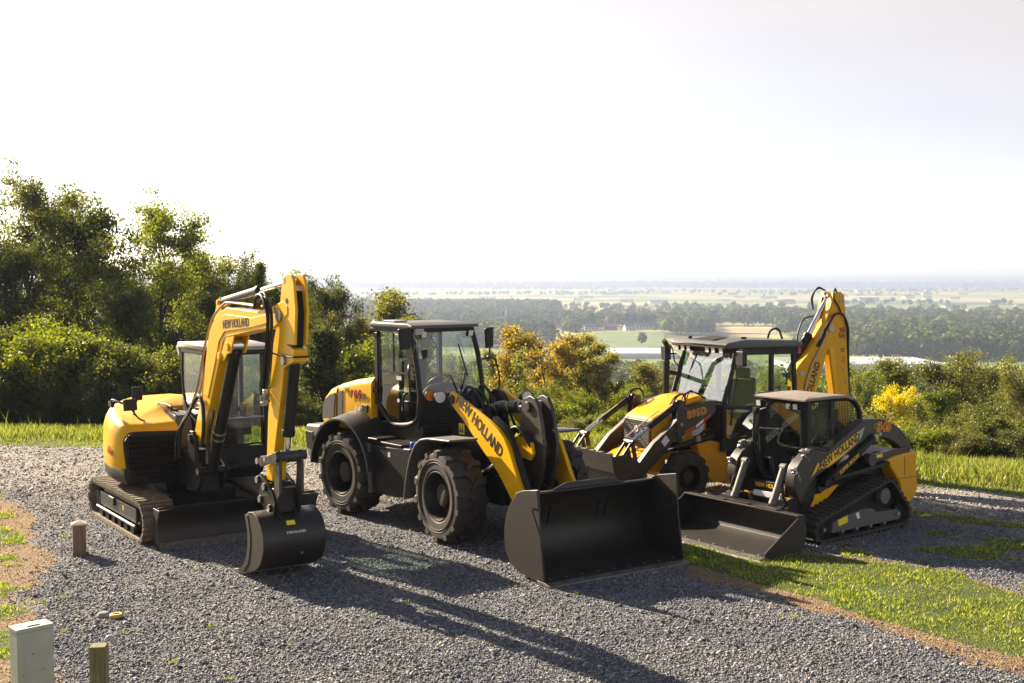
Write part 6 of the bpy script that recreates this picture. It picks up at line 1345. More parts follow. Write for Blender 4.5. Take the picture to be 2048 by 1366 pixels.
    c.build('cab_frame', MT['satin'], R, bevel=.010)
    rf = MB(); rf.rings([rrect(x, ya - .09 + e, yb + .09 - e, z0, z1, .035) for x, z0, z1, e in ((-.88, 2.53, 2.58, .06), (-.93, 2.51, 2.615, .01), (-1.3, 2.51, 2.66, 0), (-2.5, 2.50, 2.62, 0), (-2.68, 2.505, 2.57, .04))]); roof = rf.build('cab_roof', MT['grey'], R, ang=45)
    rb = MB(); rb.prism([(-1.0, 2.62), (-1.3, 2.665), (-1.42, 2.685), (-1.05, 2.65)], -.25, .25); rb.cyl((-1.55, .45, 2.65), (-1.55, .45, 2.69), .05); rb.cyl((-1.1, -.45, 2.63), (-1.1, -.45, 2.68), .035); rb.build('roof_cap', MT['satin'], R)
    for y in (-.60, -.44, -.28, .22, .38, .58): work_lamp(R, (-.93, y, 2.475), (1, 0, -.15), .05, 'lamp', True)
    quadpane('windscreen', R, [(-.93, ya + .05, 1.58), (-.93, yb - .05, 1.58), (-1.17, yb - .06, 2.45), (-1.17, ya + .06, 2.45)], 'glassbright')
    vs = MB(); vs.add([(-1.142, ya + .10, 2.30), (-1.142, yb - .10, 2.30), (-1.172, yb - .10, 2.43), (-1.172, ya + .10, 2.43)], [(0, 1, 2, 3)]); so = vs.build('sunstrip', MT['ydecal'], R); m = so.modifiers.new('t', 'SOLIDIFY'); m.thickness = .004
    lettering('lettering', 'NEW HOLLAND', R, face_M((-1.149, .06, 2.365), (0, 1, 0), (-.24, 0, 1)), .13, MT['white'], .015, label='white maker lettering on the sunstrip')
    for s in (1,):
        quadpane('side_window', R, [(-1.00, yb, 1.53), (-1.93, yb, 1.49), (-1.93, yb, 2.40), (-1.20, yb, 2.40)], 'glass'); quadpane('side_window', R, [(-2.01, yb, 1.65), (-2.52, yb, 1.65), (-2.47, yb, 2.38), (-2.01, yb, 2.40)], 'glass'); quadpane('door_glass', R, [(-.96, yb - .01, 1.0), (-1.40, yb - .01, 1.0), (-1.66, yb - .01, 1.36), (-1.70, yb - .01, 1.45), (-.96, yb - .01, 1.47)], 'glass')
        quadpane('side_window', R, [(-1.00, ya, 1.53), (-1.93, ya, 1.49), (-1.93, ya, 2.40), (-1.20, ya, 2.40)], 'glass'); quadpane('side_window', R, [(-2.01, ya, 1.65), (-2.52, ya, 1.65), (-2.47, ya, 2.38), (-2.01, ya, 2.40)], 'glass')
    quadpane('rear_window', R, [(-2.54, ya + .06, 1.65), (-2.54, yb - .06, 1.65), (-2.48, yb - .06, 2.40), (-2.48, ya + .06, 2.40)], 'glass')
    dt = MB(); dt.tube([(-.97, yb + .01, 1.44), (-.96, yb + .01, 1.0), (-1.40, yb + .01, .995), (-1.56, yb + .01, 1.20), (-1.70, yb + .01, 1.42)], .016, 6, sub=3); dt.build('door_trim', MT['ochre'], R)
    ip = MB(); ip.prism([(-1.0, .98), (-1.36, .98), (-1.52, 1.22), (-1.2, 1.40), (-1.0, 1.36)], .28, .34); ip.build('inner_panel', MT['ochre'], R); q = MB(); q.box(-1.16, -1.08, .345, .35, 1.18, 1.26); q.box(-1.15, -1.09, .345, .35, 1.28, 1.35); q.build('sticker', MT['white'], R)
    hd = MB(); hd.tube([(-1.04, yb + .02, 1.20), (-1.0, yb + .07, 1.30), (-1.10, yb + .07, 1.95), (-1.16, yb + .02, 2.05)], .016, 8); hd.tube([(-2.30, yb + .01, 1.85), (-2.30, yb + .05, 1.90), (-2.28, yb + .05, 2.05), (-2.28, yb + .01, 2.08)], .012, 6); hd.build('grab_rail', MT['black'], R)
    seat(R, (-1.72, .05, .98), 20, .52); steering(R, (-1.22, .02, 1.72)); d = MB(); d.box(-1.15, -.95, -.35, .35, .98, 1.60); d.tube([(-1.0, -.55, 1.56), (-1.06, -.25, 1.70), (-1.06, .3, 1.70), (-1.0, .55, 1.56)], .05, 8); d.box(-2.1, -1.6, -.6, -.42, .98, 1.4); d.build('dashboard', MT['dark'], R, bevel=.02)
    fe = MB(); A = arc(-2.13, .69, .80, 15, 170, 18); fe.prism(A + arc(-2.13, .69, .77, 15, 170, 18)[::-1], .50, 1.05); fe.prism(A + arc(-2.13, .69, .77, 15, 170, 18)[::-1], -1.05, -.5); fe.build('rear_fender', MT['navy'], R, bevel=.01, ang=50)
    w = MB()
    for a_, b_ in (((-.99, -.45, 1.70), (-1.13, -.30, 2.38)), ((-.96, -.50, 1.60), (-1.10, -.35, 2.25)), ((-1.06, -.36, 2.0), (-1.17, .05, 2.44))): w.bar(a_, b_, .018, .014)
    w.build('wiper', MT['black'], R)
    for y, x in ((1.0, -1.0), (-.92, -.92)):
        s = 1 if y > 0 else -1; m = MB(); m.rings([[(x + k * .05, y + a * .10, 2.36 + b_) for a, b_ in ((-1, .13), (1, .13), (1, -.13), (-.8, -.13))] for k in (-1, 1)], 0, False); m.build('mirror', MT['satin'], R, bevel=.02)
        a = MB(); a.tube([(-1.08, s * .70, 2.10), (-1.02, y - s * .14, 2.20), (-.99, y - s * .12, 2.40), (-.99, y - s * .03, 2.50), (-.98, y + s * .06, 2.48), (-.98, y + s * .06, 2.24)], .012, 7); a.build('mirror_arm', MT['black'], R)
    ex = MB(); ex.cyl((-.56, -.46, 1.45), (-.575, -.46, 2.22), .055, n=18); ex.cyl((-.575, -.46, 2.2), (-.575, -.46, 2.24), .06); ex.tube([(-.575, -.46, 2.22), (-.58, -.46, 2.42), (-.56, -.44, 2.52), (-.48, -.42, 2.62)], .046, 12); ex.build('exhaust_stack', MT['black'], R)
    eb = MB(); eb.bar((-.58, -.46, 2.06), (-1.02, -.62, 1.98), .05, .07); eb.tube([(-.62, -.50, 2.1), (-.75, -.60, 2.34), (-.95, -.66, 2.36)], .014, 6); eb.build('exhaust_bracket', MT['black'], R)
    for k in range(3): hose(R, [(-.10 - .05 * k, .52, 1.62), (-.20 - .05 * k, .50, 1.76 + .02 * k), (-.42, .48, 1.78), (-.66, .50, 1.66)], .012)
    # rear frame and digging arm
    rr = MB(); rr.box(-2.95, -2.80, -.75, .75, .35, 1.05); rr.prism([(-2.85, .5), (-3.2, .55), (-3.35, .9), (-3.2, 1.15), (-2.85, 1.1)], -.12, .32)
    for y in (-.62, .62): rr.box(-3.02, -2.92, y - .09, y + .09, .12, 1.25); rr.box(-3.10, -2.85, y - .16, y + .16, .02, .12)
    rr.build('rear_frame', MT['black'], R, bevel=.012)
    bm = MB(); y0, y1 = -.02, .22
    bm.prism([(-2.98, .85), (-3.02, 1.35), (-3.08, 1.80), (-3.07, 2.05), (-3.12, 2.11), (-3.36, 2.32), (-3.60, 2.56), (-3.78, 2.80), (-3.90, 2.96), (-3.99, 2.99), (-4.07, 2.93), (-4.10, 2.75), (-4.06, 2.55), (-3.96, 2.44), (-3.84, 2.36), (-3.78, 2.16), (-3.52, 1.58), (-3.32, 1.10), (-3.25, .85)], y0, y1)
    boom = bm.build('boom', MT['ochre'], R, bevel=.012)
    lettering('lettering', 'NEW HOLLAND', boom, face_M((-3.40, y1 + .003, 1.64), (-.40, 0, 1), (.9, 0, .4)), .185, MT['ink'], .026, sx=.82, label='black maker lettering running up the boom')
    hp = MB(); hp.tube([(-3.26, y1 + .02, 1.2), (-3.27, y1 + .02, 1.7), (-3.42, y1 + .02, 2.1), (-3.62, y1 + .02, 2.4), (-3.80, y1 + .02, 2.68)], .014, 7); hp.build('oil_pipe', MT['steel'], boom)
    pl = MB(); pl.prism([(-3.12, 1.93), (-3.24, 1.91), (-3.27, 1.98), (-3.16, 2.01)], y1, y1 + .012); pl.cyl((-3.92, y1 - .01, 2.78), (-3.92, y1 + .03, 2.78), .07, n=20); pl.build('pivot_cap', MT['steel'], boom)
    dp = MB()
    dp.prism([(-3.84, 2.98), (-4.02, 3.40), (-4.06, 3.46), (-4.20, 3.46), (-4.29, 3.40), (-4.33, 3.05), (-4.40, 2.2), (-4.47, 1.40), (-4.50, .9), (-4.30, .86), (-4.12, 1.0), (-4.06, 1.5), (-3.97, 1.95), (-3.90, 2.36), (-3.82, 2.50)], .06, .20)
    dp.prism([(-3.86, 2.95), (-3.98, 3.36), (-4.05, 3.46), (-4.20, 3.46), (-4.29, 3.40), (-4.33, 3.05), (-4.2, 2.7), (-3.9, 2.7)], -.12, -.06)
    dp.box(-4.42, -4.30, -.1, .1, 1.6, 3.0)
    dip = dp.build('dipper_arm', MT['ochre'], R, bevel=.01)
    sl = MB(); sl.prism([(-3.90, 2.42), (-4.02, 2.44), (-4.22, 1.3), (-4.14, 1.2)], .14, .216); sl.build('dipper_slide', MT['yellow'], dip, bevel=.006)
    lettering('lettering', '95', dip, face_M((-4.235, .203, 2.70), (.045, 0, -1), (-1, 0, -.045)), .20, MT['ink'], .034, sx=1.15, shear=.15, label='black outline of the model number'); lettering('lettering', '95', dip, face_M((-4.235, .206, 2.70), (.045, 0, -1), (-1, 0, -.045)), .20, MT['red'], .006, sx=1.15, shear=.15, label='dark red model number')
    lettering('lettering', 'D', dip, face_M((-4.26, .203, 2.36), (.045, 0, -1), (-1, 0, -.045)), .11, MT['ink'], .02, label='black letter below the model number'); lettering('lettering', 'TC', dip, face_M((-4.275, .203, 2.18), (.045, 0, -1), (-1, 0, -.045)), .09, MT['grey'], .01, label='small grey letters')
    bt = MB()
    for q in ((-4.18, 3.28), (-4.26, 3.29), (-4.33, 2.0), (-4.36, 1.75), (-4.41, 1.55), (-4.30, 1.98)): bt.cyl((q[0], .20, q[1]), (q[0], .215, q[1]), .022, n=10)
    bt.build('bolt', MT['steel'], dip)
    ram(R, (-3.06, .0, 1.95), (-4.06, .0, 3.36), .075, .50, name='dipper_cylinder', rod=.045)
    bk2 = MB(); bs = [(-4.50, .95), (-4.62, .70), (-4.55, .42), (-4.30, .25), (-3.95, .28)]; bk2.prism(bs + [(x * .992, z + .03) for x, z in bs[::-1]], -.25, .35)
    for y in (-.26, .34): bk2.prism(bs + [(-4.02, .55), (-4.2, .85)], y, y + .02)
    bk2.build('digging_bucket', MT['bucket'], R, bevel=.008)
    ram(R, (-4.44, .10, 2.65), (-4.58, .10, 1.05), .045, .72, name='bucket_cylinder')
    for k in range(2): hose(R, [(-3.55 - .05 * k, .24, 2.45), (-3.75 - .04 * k, .25, 2.78), (-3.92 - .03 * k, .26, 3.0), (-4.10, .25, 3.06), (-4.25, .24, 3.0), (-4.36 - .03 * k, .22, 2.75), (-4.42, .2, 2.3), (-4.45, .2, 1.85)], .018)
    hose(R, [(-4.06, .22, 3.46), (-4.0, .23, 3.52), (-3.98, .23, 3.34), (-4.10, .23, 3.20), (-4.2, .23, 3.02)], .016)
    for k in range(2): hose(R, [(-4.1, -.1, 3.48), (-3.95, -.14, 3.52 + .02 * k), (-3.78 - .03 * k, -.14, 3.36), (-3.82, -.13, 3.12)], .014)
    hose(R, [(-3.80, -.1, 3.0), (-3.58, -.12, 2.95), (-3.42, -.1, 2.75), (-3.34, -.08, 2.45)], .016); hose(R, [(-4.3, -.05, 3.05), (-4.46, -.05, 3.02), (-4.50, -.05, 2.8)], .014)
    hose(R, [(-2.62, -.1, 2.55), (-2.66, -.05, 2.75), (-2.80, .0, 2.78), (-2.86, .05, 2.6)], .02)
    tlm = MB(); tlm.box(-2.70, -2.60, .52, .66, 2.36, 2.50); tlm.build('tail_lamp', MT['satin'], R, bevel=.01); tl2 = MB(); tl2.box(-2.71, -2.64, .66, .668, 2.37, 2.49); tl2.build('tail_lens', MT['red'], R)
    lv = MB()
    for x, y, t in ((-2.75, .3, .05), (-2.78, .1, -.04), (-2.74, -.1, .03)): lv.bar((x, y, 1.4), (x - t, y, 1.75), .04, .05)
    lv.build('control_lever', MT['dark'], R)
backhoe()
# ------------------------------------------------------------------ compact track loader
CT = empty('track_loader', (4.426, 17.16, 0), -143.5, 'compact black and yellow track loader with its wide low bucket on the grass edge', 'track loader')
def trackloader():
    R = CT
    for y0, y1, s in ((.57, 1.0, 1), (-1.0, -.57, -1)):
        T = bpy.data.objects.new('track', None); COL.objects.link(T); T.parent = R
        track_belt(T, [(.84, .19, .165), (-.62, .555, .18), (-1.0, .21, .175)] if False else [(.84, .19, .165), (-.66, .56, .19), (-1.0, .22, .175)], y0, y1, .03, .105, MT['rubber'], .028, .62)
        yo = s * 1.0; ym = (y0 + y1) / 2
        f = MB(); f.prism([(.62, .12), (.60, .28), (.35, .33), (-.02, .385), (-.30, .37), (-.42, .30), (-.90, .29), (-1.0, .22), (-.95, .13)], min(ym, yo - s * .03), max(ym, yo - s * .03)); f.build('track_frame', MT['grey'], T, bevel=.015)
        ws = MB(); ws.prism([(.70, .05), (.80, .33), (-.66, .71), (-.82, .66), (-1.08, .26), (-.95, .05)], ym - .05, ym + .05); ws.build('track_web', MT['dark'], T)
        for x in (.40, .08, -.24, -.57):
            r = MB(); r.cyl((x, ym - .17, .13), (x, ym + .17, .13), .082, n=20); ro = r.build('roller', MT['black'], T); b = MB(); b.cyl((x, yo - s * .04, .13), (x, yo - s * .012, .13), .026, n=12); b.build('axle_bolt', MT['steel'], ro)
        i = MB(); i.cyl((.84, ym - .15, .19), (.84, ym + .15, .19), .13, n=24); io = i.build('idler', MT['black'], T); b = MB(); b.cyl((.80, yo - s * .05, .20), (.80, yo - s * .015, .20), .03, n=12); b.build('axle_bolt', MT['steel'], io)
        i = MB(); i.cyl((-.98, ym - .15, .22), (-.98, ym + .15, .22), .135, n=24); i.build('idler', MT['black'], T)
        sp = MB(); sp.prism([((.165 if k % 2 else .13) * math.cos(k * math.pi / 12) - .62, (.165 if k % 2 else .13) * math.sin(k * math.pi / 12) + .53) for k in range(24)], ym - .04, ym + .04); sp.cyl((-.60, yo - s * .12, .52), (-.60, yo - s * .03, .52), .115, n=28); sp.build('sprocket', MT['grey'], T)
        if s > 0:
            d = MB(); d.prism([(.50, .30), (.28, .345), (.28, .24), (.48, .21)], yo - .03, yo - .026); d.build('warning_sticker', MT['ysticker'], T); d = MB(); d.prism([(.10, .345), (.03, .36), (.0, .27), (.06, .26)], yo - .03, yo - .026); d.build('sticker', MT['white'], T)
            d = MB(); d.prism([(-.93, .19), (-.86, .19), (-.86, .25), (-.93, .25)], yo - .03, yo - .01); d.build('end_cap', MT['steel'], T)
    h = MB(); h.prism([(.92, .18), (1.0, .40), (.95, .62), (.60, .78), (-1.25, .90), (-1.5, .8), (-1.45, .25), (-1.2, .2)], -.54, .54); h.build('hull', MT['black'], R, bevel=.02)
    yp = MB()
    for s in (-1, 1): yp.prism([(1.0, .26), (.95, .52), (.62, .585), (.10, .70), (.0, .70), (.3, .50), (.75, .30)], min(s * .545, s * .60), max(s * .545, s * .60))
    yp.build('side_plate', MT['yellow'], R, bevel=.008)
    # rear: engine enclosure and door
    e = MB(); pr = [(-.92, .98), (-1.10, 1.03), (-1.40, 1.055), (-1.66, 1.06), (-1.68, .70), (-1.70, .62), (-1.72, .50), (-1.66, .36), (-1.52, .28), (-1.30, .30), (-1.26, .60), (-1.16, .72)]
    e.prism(pr, -.76, .76); eng = e.build('engine_door', MT['ochre'], R, bevel=.035, seg=3)
    sm = MB(); sm.prism([(-1.20, .675), (-1.705, .675), (-1.705, .682), (-1.20, .682)], .7605, .764); sm.prism([(-1.35, 1.0), (-1.36, 1.0), (-1.36, .72), (-1.35, .72)], .7605, .764); sm.build('seam', MT['ink'], eng)
    g = MB(); g.prism([(-.2, .75), (-.2, 1.02), (-.9, 1.10), (-1.55, 1.08), (-1.5, .8)], -.56, .56); g.build('engine_cover', MT['satin'], R, bevel=.02)
    st = MB(); st.bar((.35, .68, .84), (-.95, .68, .95), .22, .05); st.build('step_plate', MT['black'], R, bevel=.008); 
    for s in (-1, 1): l = MB(); l.bar((-.52, s * .68, 1.02), (-1.50, s * .68, 1.08), .07, .13); l.cyl((-.55, s * .66, 1.03), (-.55, s * .78, 1.03), .10, n=22); l.build('rear_link', MT['arm'], R, bevel=.012)
    d = MB(); d.box(-.80, -.66, .7605, .764, 1.05, 1.10); d.build('warning_sticker', MT['ysticker'], R)
    cy = MB(); cy.cyl((-.05, .62, .95), (-.05, .62, 1.14), .09, n=18); cy.build('filter_canister', MT['lightgrey'], R, bevel=.02)
    # cab
    X = .60; ya, yb = -.46, .49
    c = MB(); roofline = [(.60, 1.96), (-.18, 1.95), (-.40, 1.91), (-.54, 1.80), (-.60, 1.62), (-.60, 1.02)]
    for y in (ya, yb):
        c.tube([(x, y, z) for x, z in roofline], .045, 8); c.bar((X, y, .80), (X, y, 1.97), .08, .07); c.bar((.08, y, 1.12), (.06, y, 1.93), .03, .06); c.bar((X, y, 1.10), (-.6, y, 1.08), .05, .10)
    c.box(.10, .66, yb - .02, yb + .02, .78, 1.12); c.box(.10, .66, ya - .02, ya + .02, .78, 1.12); c.bar((X, ya, 1.92), (X, yb, 1.92), .08, .10); c.box(-.62, -.58, ya, yb, 1.0, 1.35)
    c.box(.50, .64, ya, ya + .10, .8, 1.95); c.box(.50, .64, yb - .10, yb, .8, 1.95)
    c.build('cab_frame', MT['black'], R, bevel=.01)
    rf = MB(); rf.rings([rrect(x, ya + .08, yb + .07, z0, z1, .012) for x, z0, z1 in ((.74, 1.955, 1.975), (.68, 1.955, 1.995), (.1, 1.96, 2.005), (-.20, 1.955, 1.995), (-.36, 1.91, 1.95))]); rf.build('cab_roof', pmat('sunlit_tan_roof', (.20, .17, .14), .45, dust=.4, dustcol=(.3, .25, .2)), R, ang=40)  # roof colour lightened to tan to imitate sun falling on it
    dg_ = [(.06, .80), (-.20, .80), (-.40, 1.25), (-.36, 1.55), (-.33, 1.76), (-.22, 1.79), (-.15, 1.90), (.17, 1.90), (.24, 1.80), (.40, 1.76), (.44, 1.50), (.42, 1.15)]
    dg_ = [(y * 1.0 + .015, z) for y, z in dg_]
    fx = lambda z: .655 + .085 * (1.90 - z) / 1.1
    quadpane('front_door', R, [(fx(z), y, z) for y, z in dg_], 'glassbright'); ds = MB(); ds.tube([(fx(z) + .008, y, z) for y, z in dg_ + dg_[:1]], .017, 6, sub=2); ds.build('door_seal', MT['black'], R)
    hg = MB()
    for z in (1.74, 1.35, 1.10): hg.box(.62, .70, -.46, -.38, z - .04, z + .04)
    hg.tube([(.69, -.42, 1.74), (.71, -.42, 1.4), (.69, -.42, 1.06)], .018, 8); hg.build('door_hinge', MT['satin'], R, bevel=.005)
    w = MB(); w.bar((.71, -.30, 1.40), (.745, -.24, .95), .02, .015); w.bar((.715, -.33, 1.30), (.75, -.20, .95), .015, .012); w.build('wiper', MT['black'], R)
    for y in (-.36, .33, .20): work_lamp(R, (.665, y, 1.86), (1, 0, -.1), .045, 'lamp', True)
    mesh = MB()
    for s, y in ((1, yb), (-1, ya)):
        for k in range(30):
            x = .55 - k * .0375
            zt = float(np.interp(-x, [-.6, .18, .40, .54, .60], [1.93, 1.92, 1.88, 1.78, 1.62])); mesh.bar((x, y, 1.13), (x, y, zt), .007, .005)
        for k in range(21):
            z = 1.15 + k * .0375; xe = float(np.interp(z, [1.0, 1.62, 1.80, 1.92], [-.58, -.58, -.50, -.25])); mesh.bar((.56, y + .004, z), (xe, y + .004, z), .005, .007)
    mesh.build('window_guard', MT['black'], R)
    quadpane('rear_window', R, [(-.595, ya + .05, 1.36), (-.595, yb - .05, 1.36), (-.56, yb - .05, 1.75), (-.56, ya + .05, 1.75)], 'glass')
    for y in (ya + .02, yb - .02): quadpane('side_window', R, [(.55, y, 1.14), (-.57, y, 1.14), (-.57, y, 1.62), (-.50, y, 1.78), (-.30, y, 1.90), (.55, y, 1.92)], 'glass')
    seat(R, (-.12, .02, .80), 0, .44); b = MB()
    for s in (-1, 1): b.box(-.1, .30, .02 + s * .34 - .07, .02 + s * .34 + .07, .8, 1.18); b.cyl((.24, .02 + s * .32, 1.18), (.26, .02 + s * .32, 1.34), .02)
    b.tube([(.15, -.30, 1.45), (.32, -.26, 1.25), (.34, .02, 1.20), (.32, .30, 1.25), (.15, .34, 1.45)], .025, 8); b.build('control_console', MT['dark'], R, bevel=.01)
    # arms
    prof = [(-1.40, 1.08), (-1.36, 1.20), (-1.27, 1.32), (-1.16, 1.42), (-1.02, 1.51), (-.86, 1.585), (-.68, 1.64), (-.50, 1.665), (-.30, 1.67), (-.15, 1.645), (.05, 1.56), (.66, 1.27), (.86, 1.32), (1.02, 1.30), (1.20, 1.20), (1.30, 1.10), (1.36, .92), (1.34, .80), (1.22, .56), (1.14, .70), (1.02, .84), (.86, .95), (.70, 1.0), (.30, 1.14), (.02, 1.27), (-.22, 1.36), (-.44, 1.395), (-.62, 1.38), (-.80, 1.335), (-.95, 1.27), (-1.08, 1.19), (-1.20, 1.07), (-1.30, 1.03)]
    class AB(MB):          # arm pieces, all shifted together
        T = Matrix.Translation((-.26, 0, -.045))
        def __init__(s): super().__init__(); s.M = AB.T.copy()
    sh = lambda p: tuple(AB.T @ Vector(p))
    for y, s in ((.60, 1), (-.50, -1)):
        a = AB(); a.prism(prof, y - .085, y + .085); arm = a.build('lift_arm', MT['arm'], R, bevel=.018, seg=3)
        pn = AB(); pn.prism([(1.06, 1.26), (1.20, 1.17), (1.30, 1.02), (1.31, .90), (1.20, .62), (1.14, .66), (1.06, .90), (.96, 1.0)], y + s * .085, y + s * .10) if False else None
        br = AB(); br.prism([(1.26, .74), (1.22, .42), (1.06, .40), (.90, .60), (.84, .90), (1.02, .86), (1.16, .70)], y - .06, y + .06); br.build('arm_bracket', MT['black'], R, bevel=.01)
        tp = AB(); tp.prism([(.66, 1.275), (.84, 1.325), (1.0, 1.30), (1.0, 1.33), (.84, 1.355), (.64, 1.30)], y - .07, y + .07); tp.build('arm_cover', MT['arm'], R, bevel=.008)
        if s > 0:
            dy = AB(); dy.prism([(.84, 1.035), (.74, 1.17), (-.10, 1.525), (.0, 1.325), (.30, 1.18), (.62, 1.05)], y + .085, y + .0885); dy.prism([(1.0, .94), (.86, 1.125), (.80, 1.13), (.90, 1.0)], y + .085, y + .0885); dy.build('yellow_decal', MT['ydecal'], arm)
            lettering('lettering', 'NEW HOLLAND', arm, AB.T @ face_M((.365, y + .0895, 1.255), (-1, 0, .412), (0, 0, 1)), .165, MT['ink'], .026, sx=.80, label='black maker lettering on the yellow arm decal')
            wd = AB(); wd.prism([(-.115, 1.53), (-.20, 1.565), (-.12, 1.40), (-.02, 1.335)], y + .085, y + .0885); wd.build('grey_decal', MT['lightgrey'], arm)
            for nm, mm, bo, yy in (('outline', 'ydecal', .075, .0885), ('figures', 'red', .006, .0925)):
                lettering('lettering', '345', arm, AB.T @ face_M((-.66, y + yy, 1.525), (-1, 0, -.02), (0, 0, 1)), .185, MT[mm], bo, shear=.25, sx=1.1, label='yellow outline of the model number' if bo > .05 else 'red model number', space=1.16)
            for mm, bo, yy in (('ydecal', .08, .0885), ('ink', .015, .0925)): lettering('lettering', 'C', arm, AB.T @ face_M((-.46, y + yy, 1.548), (-1, 0, 0), (0, 0, 1)), .10, MT[mm], bo, shear=.2, sx=1.2, label='yellow outline of the small letter' if bo > .04 else 'small black letter')
            ic = AB(); ic.lathe([(.045, 0), (.058, 0), (.058, .004), (.045, .004)], (-1.10, y + .085, 1.36), 'y', 20); ic.build('round_mark', MT['ink'], arm)
            tie = AB(); tie.cyl((-.56, y + .08, 1.43), (-.56, y + .105, 1.43), .035, n=14); tie.cyl((-1.33, y - .1, 1.09), (-1.33, y + .11, 1.09), .055, n=18); tie.build('pivot_pin', MT['steel'], arm)
        ram(R, sh((.70, y + s * .10, .82)), sh((-.40, y + s * .10, 1.40)), .058, .97, name='lift_cylinder')
        if s > 0:
            dc = Vector((.70, y + .16, .82)).lerp(Vector((-.40, y + .16, 1.40)), .42); lettering('lettering', 'SUPER BOOM', R, AB.T @ face_M((dc.x, dc.y + .002, dc.z), (-1, 0, .527), (0, 0, 1)), .085, MT['ydecal'], .02, sx=.95, label='small yellow lettering on the lift cylinder')
            lp = AB(); lp.prism([(.78, .78), (.30, 1.0), (.18, .98), (.20, .92), (.74, .66)], .60, .64); lp.build('cylinder_guard', MT['arm'], R, bevel=.006)
        hd = AB()
        for k in range(6): hd.obox((1.12 - (k % 2) * .07, y + s * (.02 + .015 * (k % 3)), 1.31 - (k // 2) * .06), (.07, .06, .06), (15 * k, 25, 20 * k))
        hd.build('hydraulic_coupler', MT['steel'], R, bevel=.008); hd = AB()
        for k in range(4): hd.obox((1.335 - .03 * k, y + s * .05, 1.08 - k * .05), (.06, .07, .05), (10, 30 * k, 0))
        hd.build('hose_manifold', MT['steel'], R, bevel=.008)

        ram(R, (.98, s * .36 + .04, 1.02), (1.27, s * .36 + .04, .40), .055, .80, name='tilt_cylinder', mat='grey')
        hose(R, [(1.02, s * .40, .95), (1.08, s * .46, .78), (1.10, s * .50, .60), (1.02, s * .52, .5)], .016); hose(R, [(.90, s * .50, 1.18), (.92, s * .47, 1.05), (.96, s * .45, .9), (1.02, s * .45, .7)], .014)
    x_ = MB(); x_.bar((1.0, -.52, .52), (1.0, .62, .52), .12, .12); x_.prism([(.86, .60), (1.0, .62), (1.36, .40), (1.36, .22), (1.2, .2), (.9, .45)], -.56, -.44); x_.prism([(.86, .60), (1.0, .62), (1.36, .40), (1.36, .22), (1.2, .2), (.9, .45)], .54, .66); x_.box(.93, .99, -.4, .45, .62, .78); x_.build('cross_member', MT['black'], R, bevel=.012)
    lettering('lettering', 'NEW HOLLAND', R, face_M((.994, .16, .715), (0, 1, 0), (0, 0, 1)), .085, MT['ydecal'], .02, sx=.9, label='yellow maker lettering on the front plate')
    cp = MB(); cp.prism([(1.22, .52), (1.36, .50), (1.40, .14), (1.26, .10)], -.58, .62); cp.build('quick_coupler', MT['black'], R, bevel=.012)
    cd_ = MB(); cd_.box(1.02, 1.06, -.10, .40, .56, .64); cd_.build('coupler_decal', MT['white'], R); cd2 = MB(); cd2.box(1.0, 1.03, -.30, .60, .50, .60); cd2.build('coupler_bar', MT['yellow'], R)
    hl = MB(); hl.prism([(1.42, .505), (1.52, .515), (1.52, .535), (1.42, .53)], -.35, .20); hl.build('step_tread', MT['arm'], R)
    # bucket
    y0, y1 = -1.02, 1.14; bk = MB()
    sh_ = [(1.44, .50), (1.40, .34), (1.40, .20), (1.44, .10), (1.54, .045), (1.70, .03), (2.24, .02)]; inn = [(1.465, .495), (1.43, .34), (1.43, .21), (1.465, .13), (1.55, .08), (1.71, .062), (2.24, .042)]
    bk.prism(sh_ + inn[::-1], y0, y1)
    for y in (y0 - .012, y1 - .012): bk.prism(sh_[:-1] + [(2.22, .02), (2.22, .10), (1.54, .50)], y, y + .024)
    bk.prism([(1.42, .485), (1.56, .495), (1.56, .52), (1.42, .515)], y0, y1)
    bucket = bk.build('bucket', MT['bucket'], R, bevel=.005, ang=50)
    for ya_ in (-.62, .35): MB().prism([(1.44, .522), (1.55, .524), (1.55, .538), (1.44, .536)], ya_, ya_ + .40).build('wear_pad', MT['arm'], bucket, bevel=.003)
    ed = MB(); ed.prism([(2.12, .0), (2.36, .0), (2.35, .02), (2.26, .042), (2.12, .045)], y0 - .01, y1 + .01); ed.build('cutting_edge', MT['edge'], bucket, bevel=.003)
    bt = MB()
    for k in range(8): yy = y0 + .13 + k * .27; bt.cyl((2.17, yy, .045), (2.17, yy, .056), .018, n=8)
    bt.build('bolt_row', MT['steel'], bucket)
trackloader()
